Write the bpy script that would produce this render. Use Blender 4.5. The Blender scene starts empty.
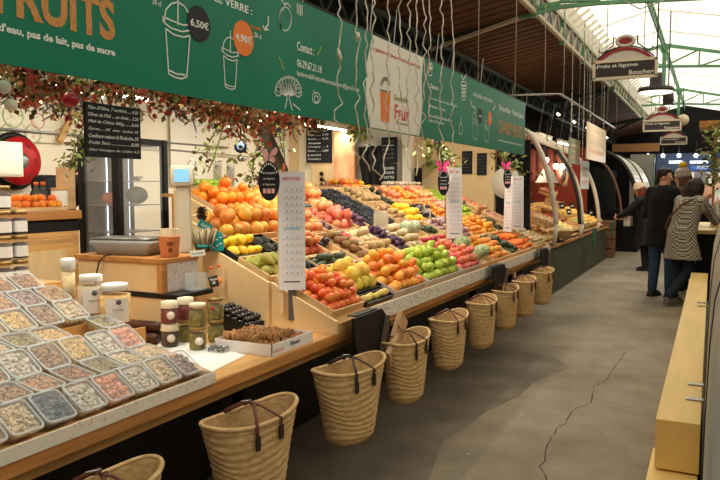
import bpy, bmesh, math, random
from mathutils import Vector, Matrix, Euler
random.seed(7)
S = bpy.context.scene
C = S.collection
PI = math.pi

# ---------------------------------------------------------------- camera
F, EYE, VX, VY = 700.0, 1.5, 712.0, 188.0          # focal length in px (720 wide), eye height, vanishing point of the aisle
PITCH = math.atan((240-VY)/F)
YAW = math.atan((VX-360)/F*math.cos(PITCH))
cd = bpy.data.cameras.new('camera'); cam = bpy.data.objects.new('camera', cd); C.objects.link(cam)
cd.sensor_width = 36.0; cd.lens = F/720*36.0; cd.clip_start = 0.02; cd.clip_end = 200
cam.location = (0, 0, EYE); cam.rotation_euler = (PI/2-PITCH, 0, YAW)
S.camera = cam

# ---------------------------------------------------------------- world, large lights, exposure
w = bpy.data.worlds.new('world'); S.world = w; w.use_nodes = True
bg = w.node_tree.nodes['Background']
bg.inputs[0].default_value = (1.0, 0.93, 0.82, 1); bg.inputs[1].default_value = 0.17
S.view_settings.view_transform = 'Standard'; S.view_settings.look = 'None'
S.view_settings.gamma = 1.0; S.view_settings.use_curve_mapping = False
S.view_settings.exposure = 0.0
SKYLIGHT = 1.22          # radiance of the daylight seen through the glazed roof
STALL_W = 18.0          # watts of one tube over the stall

# ---------------------------------------------------------------- helpers
def lin(c):
    return tuple((x/255/12.92 if x/255 <= .04045 else ((x/255+.055)/1.055)**2.4) for x in c)
MATS = {}
def mat(name, col, rough=.6, metal=0, var=0.0, scale=20, bump=0.0, bscale=None, spec=.4, col2=None, emit=0, trans=0, ior=1.45,
        alpha=1, coat=0, stretch=(1,1,1), sss=0, rnd=0.0, lo=.35, hi=.65):
    """procedural principled material: noise colour variation (col..col2), noise bump, per-object random tint"""
    if name in MATS: return MATS[name]
    m = bpy.data.materials.new(name); m.use_nodes = True; nt = m.node_tree; N = nt.nodes; L = nt.links
    b = N['Principled BSDF']; c = lin(col)+(1,)
    b.inputs['Base Color'].default_value = c; b.inputs['Roughness'].default_value = rough
    b.inputs['Metallic'].default_value = metal; b.inputs['Specular IOR Level'].default_value = spec
    b.inputs['IOR'].default_value = ior
    if coat: b.inputs['Coat Weight'].default_value = coat; b.inputs['Coat Roughness'].default_value = .12
    if trans: b.inputs['Transmission Weight'].default_value = trans
    if alpha < 1: b.inputs['Alpha'].default_value = alpha
    if emit:
        b.inputs['Emission Color'].default_value = c; b.inputs['Emission Strength'].default_value = emit
    tc = None; out = None
    if var or col2 or bump or rnd:
        tc = N.new('ShaderNodeTexCoord'); mp = N.new('ShaderNodeMapping'); mp.inputs['Scale'].default_value = stretch
        L.new(tc.outputs['Object'], mp.inputs[0])
        vec = mp.outputs[0]
    if var or col2:
        n = N.new('ShaderNodeTexNoise'); n.inputs['Scale'].default_value = scale; n.inputs['Detail'].default_value = 4
        L.new(vec, n.inputs['Vector'])
        r = N.new('ShaderNodeValToRGB'); L.new(n.outputs['Fac'], r.inputs[0])
        r.color_ramp.elements[0].position = lo; r.color_ramp.elements[1].position = hi
        if col2: a, z = lin(col), lin(col2)
        else:
            a = tuple(max(0, x*(1-var)) for x in lin(col)); z = tuple(min(1, x*(1+var)) for x in lin(col))
        r.color_ramp.elements[0].color = a+(1,); r.color_ramp.elements[1].color = z+(1,)
        out = r.outputs[0]
    if rnd:
        oi = N.new('ShaderNodeObjectInfo'); hs = N.new('ShaderNodeHueSaturation')
        mr = N.new('ShaderNodeMapRange'); mr.inputs[3].default_value = .5-rnd*.12; mr.inputs[4].default_value = .5+rnd*.12
        mv = N.new('ShaderNodeMapRange'); mv.inputs[3].default_value = 1-rnd; mv.inputs[4].default_value = 1+rnd*.6
        mu = N.new('ShaderNodeMath'); mu.operation = 'MULTIPLY'; mu.inputs[1].default_value = 7.31
        fr = N.new('ShaderNodeMath'); fr.operation = 'FRACT'
        L.new(oi.outputs['Random'], mr.inputs[0]); L.new(oi.outputs['Random'], mu.inputs[0]); L.new(mu.outputs[0], fr.inputs[0]); L.new(fr.outputs[0], mv.inputs[0])
        L.new(mr.outputs[0], hs.inputs['Hue']); L.new(mv.outputs[0], hs.inputs['Value'])
        if out: L.new(out, hs.inputs['Color'])
        else: hs.inputs['Color'].default_value = c
        out = hs.outputs[0]
    if out:
        L.new(out, b.inputs['Base Color'])
        if emit: L.new(out, b.inputs['Emission Color'])
    if bump:
        n2 = N.new('ShaderNodeTexNoise'); n2.inputs['Scale'].default_value = bscale or scale*3; n2.inputs['Detail'].default_value = 5
        L.new(vec, n2.inputs['Vector'])
        bp = N.new('ShaderNodeBump'); bp.inputs['Strength'].default_value = min(1, bump); bp.inputs['Distance'].default_value = .01
        L.new(n2.outputs['Fac'], bp.inputs['Height']); L.new(bp.outputs[0], b.inputs['Normal'])
    MATS[name] = m
    return m

def V(*a): return Vector(a if len(a) > 1 else a[0])
class MB:
    """collects shapes, build() links them as ONE mesh object"""
    def __init__(s): s.v = []; s.f = []; s.m = []; s.sm = []
    def add(s, vs, fs, mi=0, sm=False):
        o = len(s.v); s.v += [tuple(v) for v in vs]; s.f += [tuple(i+o for i in f) for f in fs]; s.m += [mi]*len(fs); s.sm += [sm]*len(fs); return s
    def box(s, x0, x1, y0, y1, z0, z1, mi=0):
        vs = [(x, y, z) for z in (z0, z1) for y in (y0, y1) for x in (x0, x1)]
        return s.add(vs, [(0,2,3,1),(4,5,7,6),(0,1,5,4),(2,6,7,3),(0,4,6,2),(1,3,7,5)], mi)
    def obox(s, c, a, b, d, mi=0):
        c, a, b, d = V(c), V(a), V(b), V(d)
        vs = [c+a*i+b*j+d*k for k in (-1,1) for j in (-1,1) for i in (-1,1)]
        return s.add(vs, [(0,2,3,1),(4,5,7,6),(0,1,5,4),(2,6,7,3),(0,4,6,2),(1,3,7,5)], mi)
    def bar(s, p, q, w, h=None, mi=0, up=(0,0,1)):
        p, q = V(p), V(q); h = h or w; d = (q-p); l = d.length; d.normalize(); up = V(up)
        if abs(d.dot(up)) > .98: up = V(0, 1, 0)
        sd = d.cross(up).normalized(); u2 = sd.cross(d)
        return s.obox((p+q)/2, d*l/2, sd*w/2, u2*h/2, mi)
    def tube(s, pts, r, n=8, mi=0, cap=True, closed=False, flat=1.0):
        pts = [V(p) for p in pts]; k = len(pts); rs = r if isinstance(r, (list, tuple)) else [r]*k
        vs = []; prev = None
        for i, p in enumerate(pts):
            a = pts[(i-1) % k] if (closed or i > 0) else p; b = pts[(i+1) % k] if (closed or i < k-1) else p
            t = (b-a).normalized() if (b-a).length > 1e-9 else V(0, 0, 1)
            if prev is None: u = t.orthogonal().normalized()
            else:
                u = (prev-t*prev.dot(t)); u = u.normalized() if u.length > 1e-6 else t.orthogonal().normalized()
            prev = u; v = t.cross(u)
            for j in range(n):
                A = 2*PI*j/n; vs.append(p+(u*math.cos(A)+v*math.sin(A)*flat)*rs[i])
        fs = []
        for i in range(k if closed else k-1):
            for j in range(n):
                a = i*n+j; b = i*n+(j+1) % n; c = ((i+1) % k)*n+(j+1) % n; d = ((i+1) % k)*n+j
                fs.append((a, b, c, d))
        if cap and not closed: fs += [tuple(range(n-1, -1, -1)), tuple((k-1)*n+j for j in range(n))]
        return s.add(vs, fs, mi, True)
    def lathe(s, prof, c=(0,0,0), n=16, mi=0, mat4=None, sm=True, sx=1, sy=1, wob=None):
        vs = []; c = V(c)
        for (r, z) in prof:
            for j in range(n):
                A = 2*PI*j/n; k = wob(A, z) if wob else 1
                p = V(r*k*math.cos(A)*sx, r*k*math.sin(A)*sy, z)
                vs.append((mat4 @ p if mat4 else p)+c)
        fs = []; k = len(prof)
        for i in range(k-1):
            for j in range(n): fs.append((i*n+j, i*n+(j+1) % n, (i+1)*n+(j+1) % n, (i+1)*n+j))
        if prof[0][0] > 1e-5: fs.append(tuple(range(n-1, -1, -1)))
        if prof[-1][0] > 1e-5: fs.append(tuple((k-1)*n+j for j in range(n)))
        return s.add(vs, fs, mi, sm)
    def ball(s, c, rx, ry=None, rz=None, n=12, m=7, mi=0, jit=0, rot=None):
        ry = ry or rx; rz = rz or rx; c = V(c); vs = []; fs = []
        for i in range(m+1):
            th = PI*i/m
            for j in range(n):
                A = 2*PI*j/n; q = 1+random.uniform(-jit, jit)
                p = V(rx*math.sin(th)*math.cos(A)*q, ry*math.sin(th)*math.sin(A)*q, -rz*math.cos(th)*q)
                if rot: p = rot @ p
                vs.append(c+p)
        for i in range(m):
            for j in range(n): fs.append((i*n+j, i*n+(j+1) % n, (i+1)*n+(j+1) % n, (i+1)*n+j))
        return s.add(vs, fs, mi, True)
    def prism(s, poly, a, b, ax='x', mi=0):
        """polygon poly (2D) extruded along an axis from a to b; 'x': poly=(y,z), 'y': poly=(x,z), 'z': poly=(x,y)"""
        f = {'x': lambda p, t: (t, p[0], p[1]), 'y': lambda p, t: (p[0], t, p[1]), 'z': lambda p, t: (p[0], p[1], t)}[ax]
        n = len(poly); vs = [f(p, a) for p in poly]+[f(p, b) for p in poly]
        fs = [tuple(range(n-1, -1, -1)), tuple(range(n, 2*n))]+[(i, (i+1) % n, n+(i+1) % n, n+i) for i in range(n)]
        return s.add(vs, fs, mi)
    def grid(s, fn, nu, nv, mi=0, sm=True):
        vs = [fn(i/nu, j/nv) for i in range(nu+1) for j in range(nv+1)]
        fs = [(i*(nv+1)+j, (i+1)*(nv+1)+j, (i+1)*(nv+1)+j+1, i*(nv+1)+j+1) for i in range(nu) for j in range(nv)]
        return s.add(vs, fs, mi, sm)
    def mesh(s, name):
        me = bpy.data.meshes.new(name); me.from_pydata(s.v, [], s.f)
        me.polygons.foreach_set('material_index', s.m); me.polygons.foreach_set('use_smooth', s.sm)
        bm = bmesh.new(); bm.from_mesh(me); bmesh.ops.remove_doubles(bm, verts=bm.verts, dist=1e-6); bmesh.ops.recalc_face_normals(bm, faces=bm.faces); bm.to_mesh(me); bm.free()
        me.update(); return me
    def build(s, name, mats, parent=None, loc=None, rot=None, bevel=0, kind=None):
        me = s.mesh(name); o = link(name, me, mats, parent, loc, rot)
        if bevel:
            md = o.modifiers.new('bevel', 'BEVEL'); md.width = bevel; md.segments = 2; md.limit_method = 'ANGLE'; md.angle_limit = 1.0
        if kind: o['kind'] = kind
        return o
def link(name, me, mats=None, parent=None, loc=None, rot=None):
    if mats is not None and len(me.materials) == 0:
        for m in (mats if isinstance(mats, (list, tuple)) else [mats]): me.materials.append(m)
    o = bpy.data.objects.new(name, me); C.objects.link(o)
    if parent: o.parent = parent
    if loc is not None: o.location = loc
    if rot is not None: o.rotation_euler = rot
    return o
def tag(o, label, cat, group=None):
    o['label'] = label; o['category'] = cat
    if group: o['group'] = group
    return o
def thing(name, label, cat, loc=(0,0,0), rz=0, group=None):
    o = bpy.data.objects.new(name, None); C.objects.link(o); o.location = loc; o.rotation_euler = (0, 0, rz); o.empty_display_size = .1
    return tag(o, label, cat, group)
def dup(root, loc=None, rot=None, label=None, scale=None):
    r = root.copy(); C.objects.link(r)
    if loc is not None: r.location = loc
    if rot is not None: r.rotation_euler = rot
    if scale: r.scale = scale
    if label: r['label'] = label
    for ch in [o for o in root.children]:
        c = ch.copy(); C.objects.link(c); c.parent = r
        for g in [o for o in ch.children]:
            d = g.copy(); C.objects.link(d); d.parent = c
    return r
def struct(o): o['kind'] = 'structure'; return o

# pixel of the photograph -> world, on a plane X=, Y= or Z= (survey of where things stand)
_f = V(-math.sin(YAW)*math.cos(PITCH), math.cos(YAW)*math.cos(PITCH), -math.sin(PITCH)); _r = V(math.cos(YAW), math.sin(YAW), 0); _u = _r.cross(_f)
def at(x, y, X=None, Y=None, Z=None):
    d = _f+_r*((x-360)/F)+_u*((240-y)/F)
    t = X/d.x if X is not None else Y/d.y if Y is not None else (Z-EYE)/d.z
    return V(d.x*t, d.y*t, EYE+d.z*t)

def text_mesh(body, width=None, height=None, depth=.0012, bold=0.0, align='LEFT', shear=0.0, ls=1.0):
    cu = bpy.data.curves.new('t', 'FONT'); cu.body = body; cu.size = 1; cu.extrude = depth/2; cu.offset = bold; cu.shear = shear
    cu.align_x = 'LEFT'; cu.resolution_u = 3; cu.space_line = ls
    o = bpy.data.objects.new('t', cu); C.objects.link(o)
    dg = bpy.context.evaluated_depsgraph_get(); me = bpy.data.meshes.new_from_object(o.evaluated_get(dg))
    bpy.data.objects.remove(o); bpy.data.curves.remove(cu)
    xs = [v.co.x for v in me.vertices]; ys = [v.co.y for v in me.vertices]
    if not xs: return me
    x0, x1, y0, y1 = min(xs), max(xs), min(ys), max(ys)
    kx = width/(x1-x0) if width else None; ky = height/(y1-y0) if height else None
    kx = kx or ky; ky = ky or kx
    for v in me.vertices: v.co.x = (v.co.x-x0)*kx-(width or (x1-x0)*kx)*(.5 if align == 'CENTER' else 0); v.co.y = (v.co.y-y0)*ky
    return me
def text(body, parent, m, M, width=None, height=None, name='lettering', **k):
    """flat lettering; M places its x axis (reading), y axis (up), z axis (out of the board)"""
    me = text_mesh(body, width, height, **k); me.transform(M); me.materials.clear(); me.materials.append(m)
    o = bpy.data.objects.new(name, me); C.objects.link(o); o.parent = parent
    return o
def frame(o, x, y):
    """matrix with origin o, x axis, y axis"""
    x = V(x).normalized(); y = V(y).normalized(); z = x.cross(y)
    M = Matrix((x, y, z)).transposed().to_4x4(); M.translation = V(o); return M
# ================================================================= materials of the setting
def floor_mat():
    m = bpy.data.materials.new('concrete'); m.use_nodes = True; nt = m.node_tree; N = nt.nodes; L = nt.links; b = N['Principled BSDF']
    tc = N.new('ShaderNodeTexCoord')
    def noise(sc, det=6, rough=.6):
        n = N.new('ShaderNodeTexNoise'); n.inputs['Scale'].default_value = sc; n.inputs['Detail'].default_value = det; n.inputs['Roughness'].default_value = rough
        L.new(tc.outputs['Object'], n.inputs['Vector']); return n.outputs['Fac']
    def ramp(f, p0, c0, p1, c1):
        r = N.new('ShaderNodeValToRGB'); L.new(f, r.inputs[0]); e = r.color_ramp.elements
        e[0].position = p0; e[1].position = p1; e[0].color = lin(c0)+(1,); e[1].color = lin(c1)+(1,); return r.outputs[0]
    def mix(f, a, c, mode='MIX'):
        x = N.new('ShaderNodeMix'); x.data_type = 'RGBA'; x.blend_type = mode
        if hasattr(f, 'links') or not isinstance(f, float): L.new(f, x.inputs[0])
        else: x.inputs[0].default_value = f
        L.new(a, x.inputs[6]); L.new(c, x.inputs[7]); return x.outputs[2]
    base = ramp(noise(1.3), .3, (152, 141, 124), .72, (184, 174, 155))
    speck = ramp(noise(60, 3), .3, (168, 160, 148), .75, (226, 220, 210))
    c = mix(.55, base, speck, 'MULTIPLY')
    stain = ramp(noise(.55, 8, .7), .36, (150, 140, 128), .6, (255, 255, 255))
    c = mix(.6, c, stain, 'MULTIPLY')
    L.new(c, b.inputs['Base Color']); b.inputs['Roughness'].default_value = .72; b.inputs['Specular IOR Level'].default_value = .3
    bp = N.new('ShaderNodeBump'); bp.inputs['Strength'].default_value = .25; bp.inputs['Distance'].default_value = .01
    L.new(noise(45, 8, .75), bp.inputs['Height']); L.new(bp.outputs[0], b.inputs['Normal'])
    return m
M_wood = mat('pine', (205, 158, 98), .5, var=.22, scale=3, stretch=(6, .6, 6), bump=.1, bscale=30)
M_woodY = mat('pine_edge', (186, 128, 70), .5, var=.22, scale=3, stretch=(8, .5, 8), bump=.1, bscale=30)
M_ply = mat('birch_ply', (226, 196, 146), .55, var=.1, scale=3, stretch=(1, 4, 1), bump=.05, bscale=40)
M_crate = mat('crate_poplar', (222, 186, 134), .65, var=.16, scale=4, stretch=(1, .6, 5), bump=.12, bscale=60, rnd=.08)
M_black = mat('black_paint', (18, 17, 17), .55, var=.2, scale=8)
M_dark = mat('dark_void', (14, 13, 12), .9, var=.2, scale=3)
M_white = mat('white_paint', (236, 230, 216), .6, var=.03, scale=2)
M_cream = mat('cream_wall', (238, 228, 206), .75, var=.04, scale=1.5, bump=.05, bscale=60)
M_steelgreen = mat('green_painted_iron', (98, 150, 112), .45, var=.12, scale=5, bump=.06, bscale=40)
M_darkgreen = mat('dark_green_iron', (54, 66, 52), .5, var=.15, scale=5)
M_creamiron = mat('cream_iron', (196, 186, 160), .55, var=.1, scale=5)
M_soffit = mat('brown_boards', (98, 68, 46), .75, var=.25, scale=2, stretch=(.6, 5, .6), bump=.1, bscale=30)
M_skyglass = mat('glazed_roof', (255, 246, 226), .5, emit=SKYLIGHT, var=.05, scale=.5, stretch=(.2, 2, 1))
M_grey = mat('grey_panel', (206, 202, 192), .45, var=.06, scale=3)
M_green = mat('counter_green', (66, 70, 54), .6, var=.12, scale=3, bump=.05)
M_metal = mat('brushed_steel', (170, 170, 168), .35, metal=.9, var=.06, scale=6)
M_rust = mat('brick_red_wall', (140, 52, 30), .7, var=.12, scale=2)

# ================================================================= structure
floor = struct(MB().box(-9, 6, -3, 36, -.12, 0).build('floor', floor_mat()))
# hairline crack and shade-darkened patch in the concrete
pts = [(548, 480), (541, 466), (546, 447), (551, 437), (556, 430), (563, 424), (575, 409), (589, 403), (594, 386), (604, 382), (613, 368), (621, 360), (626, 352)]
W = [at(x, y, Z=0.0) for x, y in pts]
mb = MB(); random.seed(3); fine = []
for a, b in zip(W[:-1], W[1:]):
    for k in range(4):
        t = k/4; p = a.lerp(b, t); fine.append(p+V(random.uniform(-.014, .014), random.uniform(-.014, .014), 0))
fine.append(W[-1])
for i in range(len(fine)-1):
    a, b = fine[i], fine[i+1]; wv = random.uniform(.0015, .0045); s = V(wv, 0, 0)
    mb.add([a-s+V(0, 0, .0006), a+s+V(0, 0, .0006), b+s+V(0, 0, .0006), b-s+V(0, 0, .0006)], [(0, 1, 2, 3)])
mb.build('crack', mat('crack_dark', (38, 33, 28), .9), floor)
# darker concrete patch along the stall, with the stall's shade in its colour
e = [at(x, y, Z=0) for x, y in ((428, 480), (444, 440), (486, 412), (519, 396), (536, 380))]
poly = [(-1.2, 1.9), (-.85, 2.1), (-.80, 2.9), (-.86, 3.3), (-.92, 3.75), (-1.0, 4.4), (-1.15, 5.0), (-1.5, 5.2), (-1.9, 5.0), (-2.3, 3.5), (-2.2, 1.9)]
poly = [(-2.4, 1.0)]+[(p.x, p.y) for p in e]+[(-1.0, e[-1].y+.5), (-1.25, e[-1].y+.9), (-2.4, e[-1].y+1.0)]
M_patch = mat('shaded_concrete', (112, 102, 89), .7, var=.22, scale=3, bump=.2, bscale=45, spec=.3)
MB().prism(poly, .0003, .0012, 'z').build('shaded_concrete_strip', M_patch, floor)
# petals / specks of litter lying on the floor
random.seed(11)
for (x, y, c) in ((494, 382, 0), (488, 371, 0), (475, 398, 0), (513, 374, 1), (522, 415, 2), (531, 383, 2), (510, 360, 0), (468, 454, 2), (603, 288, 2), (541, 330, 2)):
    p = at(x, y, Z=.0015); r = random.uniform(.007, .013)
    o = MB().ball((0, 0, .002), r, r*.7, .002, 7, 4, jit=.15).build('leaf_scrap', mat('scrap%d' % c, [(196, 180, 60), (206, 196, 120), (205, 200, 190)][c], .7), loc=(p.x, p.y, .0014), rot=(0, 0, random.random()*6))
    tag(o, 'tiny yellow and pale plant scrap lying on the concrete floor', 'litter', 'plant scraps on the floor')

wb = struct(MB().box(-5.8, -5.6, -1, 9.0, 0, 3.36).build('wall_back', M_cream))
we = MB().box(-5.6, -2.2, 8.75, 8.83, 0, 2.42).build('wall_end', mat('kraft_board', (226, 196, 150), .7, var=.05, scale=2)); struct(we)
wd = struct(MB().box(-9, -8.8, 8, 36, 0, 5).build('wall_side', M_dark))
wf = struct(MB().box(-9, 6, 33.6, 33.8, 0, 6).build('wall_far', M_dark))
# low dark roof over the far side aisle
struct(MB().box(-9, -3.86, 2.0, 33.6, 3.36, 3.42).build('ceiling', mat('dark_ceiling', (44, 36, 30), .8, var=.2, scale=2)))

# -------- main roof: glazed slopes, ridge at X=-1.15
XR, ZR = -1.13, 5.05
roofL = struct(MB().add([(XR, -2, ZR), (XR, 33.6, ZR), (-2.6, 33.6, ZR-.36), (-2.6, -2, ZR-.36), (XR, -2, ZR+.02), (XR, 33.6, ZR+.02), (-2.6, 33.6, ZR-.34), (-2.6, -2, ZR-.34)],
    [(0, 1, 2, 3), (4, 5, 6, 7), (0, 4, 5, 1), (3, 2, 6, 7)]).build('window_1', M_skyglass)); roofL['label'] = 'white translucent glazed roof slope above the clerestory girder'
roofR = struct(MB().add([(XR, -2, ZR), (XR, 33.6, ZR), (4.5, 33.6, ZR-1.2), (4.5, -2, ZR-1.2), (XR, -2, ZR+.02), (XR, 33.6, ZR+.02), (4.5, 33.6, ZR-1.18), (4.5, -2, ZR-1.18)],
    [(0, 1, 2, 3), (4, 5, 6, 7), (0, 4, 5, 1), (3, 2, 6, 7)]).build('window_2', M_skyglass)); roofR['label'] = 'white translucent glazed roof slope right of the ridge'
for i, y in enumerate([k*2.1+.6 for k in range(16)]):      # slim glazing bars
    MB().bar((XR, y, ZR-.012), (-2.55, y, ZR-.36), .018, .02).build('glazing_bar', M_white, roofL)
    MB().bar((XR, y, ZR-.012), (4.4, y, ZR-1.19), .018, .02).build('glazing_bar', M_white, roofR)

# -------- brown boarded soffit over the stalls, boards run up the slope
X1, Z1, X2, Z2 = -2.36, 4.0, -3.86, 3.74
mb = MB(); y = 1.0; random.seed(5)
while y < 33.4:
    wdt = .21
    mb.add([(X1, y, Z1+.03), (X1, y+wdt, Z1+.03), (X2, y+wdt, Z2+.03), (X2, y, Z2+.03), (X1, y, Z1+.05), (X1, y+wdt, Z1+.05), (X2, y+wdt, Z2+.05), (X2, y, Z2+.05)],
           [(0, 1, 2, 3), (4, 5, 6, 7), (0, 4, 5, 1), (3, 2, 6, 7), (0, 3, 7, 4), (1, 2, 6, 5)]); y += .27
sof = struct(MB().add([(X1, 1, Z1+.07), (X1, 33.4, Z1+.07), (X2, 33.4, Z2+.07), (X2, 1, Z2+.07), (X1, 1, Z1+.09), (X1, 33.4, Z1+.09), (X2, 33.4, Z2+.09), (X2, 1, Z2+.09)], [(0, 1, 2, 3), (4, 5, 6, 7), (0, 4, 5, 1), (3, 2, 6, 7)]).build('ceiling_soffit', M_dark))
mb.build('soffit_boards', M_soffit, sof, kind='stuff')

# -------- clerestory girder G1 (cream lattice, green posts, white louvre fins)
def lattice(name, label, x, z0, z1, y0, y1, pitch, mchord, mdiag, posts=None, pmat=None, cw=.05):
    t = thing(name, label, 'girder', (x, y0, z0)); L = y1-y0
    for zz in (0, z1-z0): MB().box(-cw/2, cw/2, 0, L, zz-cw/2, zz+cw/2).build('chord', mchord, t)
    n = int(L/pitch); me = []
    for q in (0, 1):
        me.append(MB().bar((0, q*pitch/2, q*(z1-z0)), (0, (q+1)*pitch/2, (1-q)*(z1-z0)), .03, .03, up=(1, 0, 0)).mesh('diagonal'))
    for i in range(n):
        for q in (0, 1): link('diagonal', me[q], mdiag, t, (0, i*pitch, 0))
    for py in posts or []:
        MB().box(-.05, .03, py-y0-.035, py-y0+.035, -.08, z1-z0+.35).build('post', pmat, t)
    return t
G1 = lattice('roof_girder', 'cream lattice girder with green posts beneath the glazed clerestory', -2.36, 4.02, 4.36, 6.0, 33.0, .62, M_creamiron, M_creamiron, [10.3, 12.4, 14.5, 16.5, 18.6, 20.7, 22.8, 24.9, 27], M_steelgreen, .06)
for i in range(58):
    MB().bar((.05, .3+i*.45, .42), (.34, .3+i*.45, .62), .02, .05).build('louvre_fin', M_white, G1)
MB().box(-.02, .02, 0, 27, .37, .75).build('louvre_board', M_white, G1)
struct(MB().box(-4.05, -3.98, 2, 33.5, 3.3, 3.9).build('upper_light_block', M_dark))  # dark board added to stop background light showing through the lattice
G2 = lattice('roof_girder', 'dark lattice girder at the low edge of the brown boarded soffit', -3.82, 3.38, 3.70, 4.0, 33.0, .55, M_darkgreen, M_darkgreen, None, None, .07)
# -------- ridge lattice beam
G3 = lattice('ridge_beam', 'slender green lattice beam running along the roof ridge', XR, 4.78, 4.98, 4.0, 33.0, .45, M_steelgreen, M_steelgreen, None, None, .035)

# -------- transverse trusses
def truss(y, label, dark):
    t = thing('roof_truss', label, 'truss', (XR, y, 4.3)); z = 4.3
    def p(x, zz): return (x-XR, 0, zz-z)
    g = M_steelgreen
    # gable over the aisle
    for sx, xe in ((-1, -2.4), (1, 4.3)):
        ze = ZR-.1-abs(xe-XR)*.22
        MB().bar(p(XR, ZR-.12), p(xe, ze-.06), .07, .07).build('top_chord', g, t)
        MB().bar(p(XR, 4.42), p(xe, 4.42 if sx < 0 else 4.05), .06, .06).build('bottom_chord', g, t)
        xs = [XR+(xe-XR)*k for k in ((.0, .5, 1) if sx < 0 else (0, .14, .28, .42, .56, .7))]
        for i in range(len(xs)-1):
            zt = lambda x: ZR-.12-abs(x-XR)*.22; zb = lambda x: 4.42 if sx < 0 else 4.42-.37*(x-XR)/(xe-XR)
            MB().bar(p(xs[i+1], zt(xs[i+1])), p(xs[i+1], zb(xs[i+1])), .035).build('web', g, t)
            MB().bar(p(xs[i], zb(xs[i])), p(xs[i+1], zt(xs[i+1])), .035).build('web', g, t)
    MB().bar(p(XR, ZR-.1), p(XR, 3.95), .09).build('post', g, t)
    MB().prism([(-.16, ZR-.1-z), (.16, ZR-.1-z), (.05, ZR-.34-z), (-.05, ZR-.34-z)], -.03, .03, 'y').build('gusset', g, t)
    # arm under the boarded soffit
    s = (Z1-Z2)/(X1-X2)
    zs = lambda x: Z1+(x-X1)*s-.04
    MB().bar(p(X1+.1, zs(X1+.1)), p(X2, zs(X2)), .07, .1).build('soffit_chord', M_darkgreen, t)
    MB().bar(p(X1, zs(X1)-.02), p(X2-.1, zs(X2)-.50), .06, .07).build('soffit_brace', M_darkgreen, t)
    xs = [X1-.25, X1-.75, X1-1.25]
    for i, x in enumerate(xs):
        zb = zs(X1)-.02-(X1-x)/(X1-X2)*.66
        MB().bar(p(x, zs(x)), p(x, zb), .035).build('web', M_darkgreen, t)
        if i: MB().bar(p(xs[i-1], zs(xs[i-1])), p(x, zb), .035).build('web', M_darkgreen, t)
    return t
truss(18.6, 'green gabled roof truss over the aisle, behind the first hanging direction sign', 0)
truss(27.0, 'green gabled roof truss over the aisle, standing before the dark end wall', 0)
# the near truss is an arched rib with a cream lower edge
t = thing('roof_truss', 'dark green roof rib with a pale lower edge crossing above the ribbons', 'truss', (-3.0, 10.3, 3.8))
A0 = at(418, 54, Y=10.3); A1 = at(519, 18, Y=10.3); A2 = at(560, 7, Y=10.3); A3 = at(600, 3, Y=10.3); A4 = at(720, -3, Y=10.3)
o = V(-3.0, 10.3, 3.8); pa = [q-o for q in (A0, A1, A2, A3, A4)]
for i in range(4):
    MB().bar(pa[i], pa[i+1], .06, .05).build('lower_edge', M_creamiron if i < 1 else M_steelgreen, t)
    MB().bar(pa[i]+V(0, 0, .09), pa[i+1]+V(0, 0, .09 if i < 1 else .05), .07, .13 if i < 1 else .06).build('rib_plate', M_darkgreen if i < 1 else M_steelgreen, t)
up = V(0, 0, .62)
MB().bar(pa[0]+up*.7, pa[1]+up, .06, .08).build('upper_chord', M_darkgreen, t)
for k in (0, .25, .5, .75, 1):
    q = pa[0].lerp(pa[1], k)
    MB().bar(q+V(0, 0, .1), q+up*(.7+.3*k), .045).build('web', M_darkgreen, t)
    if k < 1:
        q2 = pa[0].lerp(pa[1], k+.25); MB().bar(q+up*(.7+.3*k), q2+V(0, 0, .1), .045).build('web', M_darkgreen, t)
MB().bar(pa[1]+V(0, 0, .05), pa[1]+V(0, 0, .8), .12).build('post', M_steelgreen, t)
# ================================================================= the stall: counter, raked display, banner
Y0S, Y1S = .7, 8.45
XF = -1.70; ZT = .75
ct = thing('market_counter', 'long pine market counter with an overhanging worktop above hanging baskets', 'counter', (XF, Y0S, 0))
L = Y1S-Y0S
wt = MB().box(-1.35, 0, 0, L, ZT-.05, ZT).build('worktop', M_woodY, ct, bevel=.004)
MB().box(-1.34, -.004, .004, 3.1-Y0S, ZT, ZT+.002).build('worktop_veneer', M_wood, ct)
MB().box(-.62, -.58, 0, L, .0, ZT-.05).build('back_panel', M_black, ct)  # black sheet added to make the space under the counter dark
for y in (.3, 2.2, 4.2, 6.2, L-.1):
    MB().box(-.50, -.43, y, y+.07, 0, ZT-.05).build('leg', M_black, ct)
MB().box(-.14, -.07, .02, L-.02, ZT-.11, ZT-.05).build('rail', M_wood, ct)

# ---- rake frame: v runs up the slope away from the aisle, w is normal to it
TH = math.atan(.45); CT, ST = math.cos(TH), math.sin(TH); RX, RZ = -1.72, .80
def rk(Y, v, w=0): return V(RX-v*CT+w*ST, Y, RZ+v*ST+w*CT)
def rv(x): return (RX-x)/CT            # slope distance of a given world X
RROT = Euler((0, TH, 0))               # object y -> Y, object -x -> up-slope, z -> normal
VB = rv(-3.2)
ds = thing('display_rake', 'sloping pine display deck that carries the fruit crates', 'display', (RX, 3.1, RZ))
def rkb(mb, y0, y1, v0, v1, w0, w1, off, mi=0):
    vs = [rk(y, v, w_)-V(off) for w_ in (w0, w1) for y in (y0, y1) for v in (v0, v1)]
    return mb.add(vs, [(0,2,3,1),(4,5,7,6),(0,1,5,4),(2,6,7,3),(0,4,6,2),(1,3,7,5)], mi)
o3 = (RX, 3.1, RZ)
rkb(MB(), 3.12, 8.4, 0, rv(-2.54), -.02, 0, o3).build('deck', M_wood, ds)
rkb(MB(), 3.28, 8.4, rv(-2.54), rv(-2.82), -.02, 0, o3).build('deck', M_wood, ds)
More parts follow.
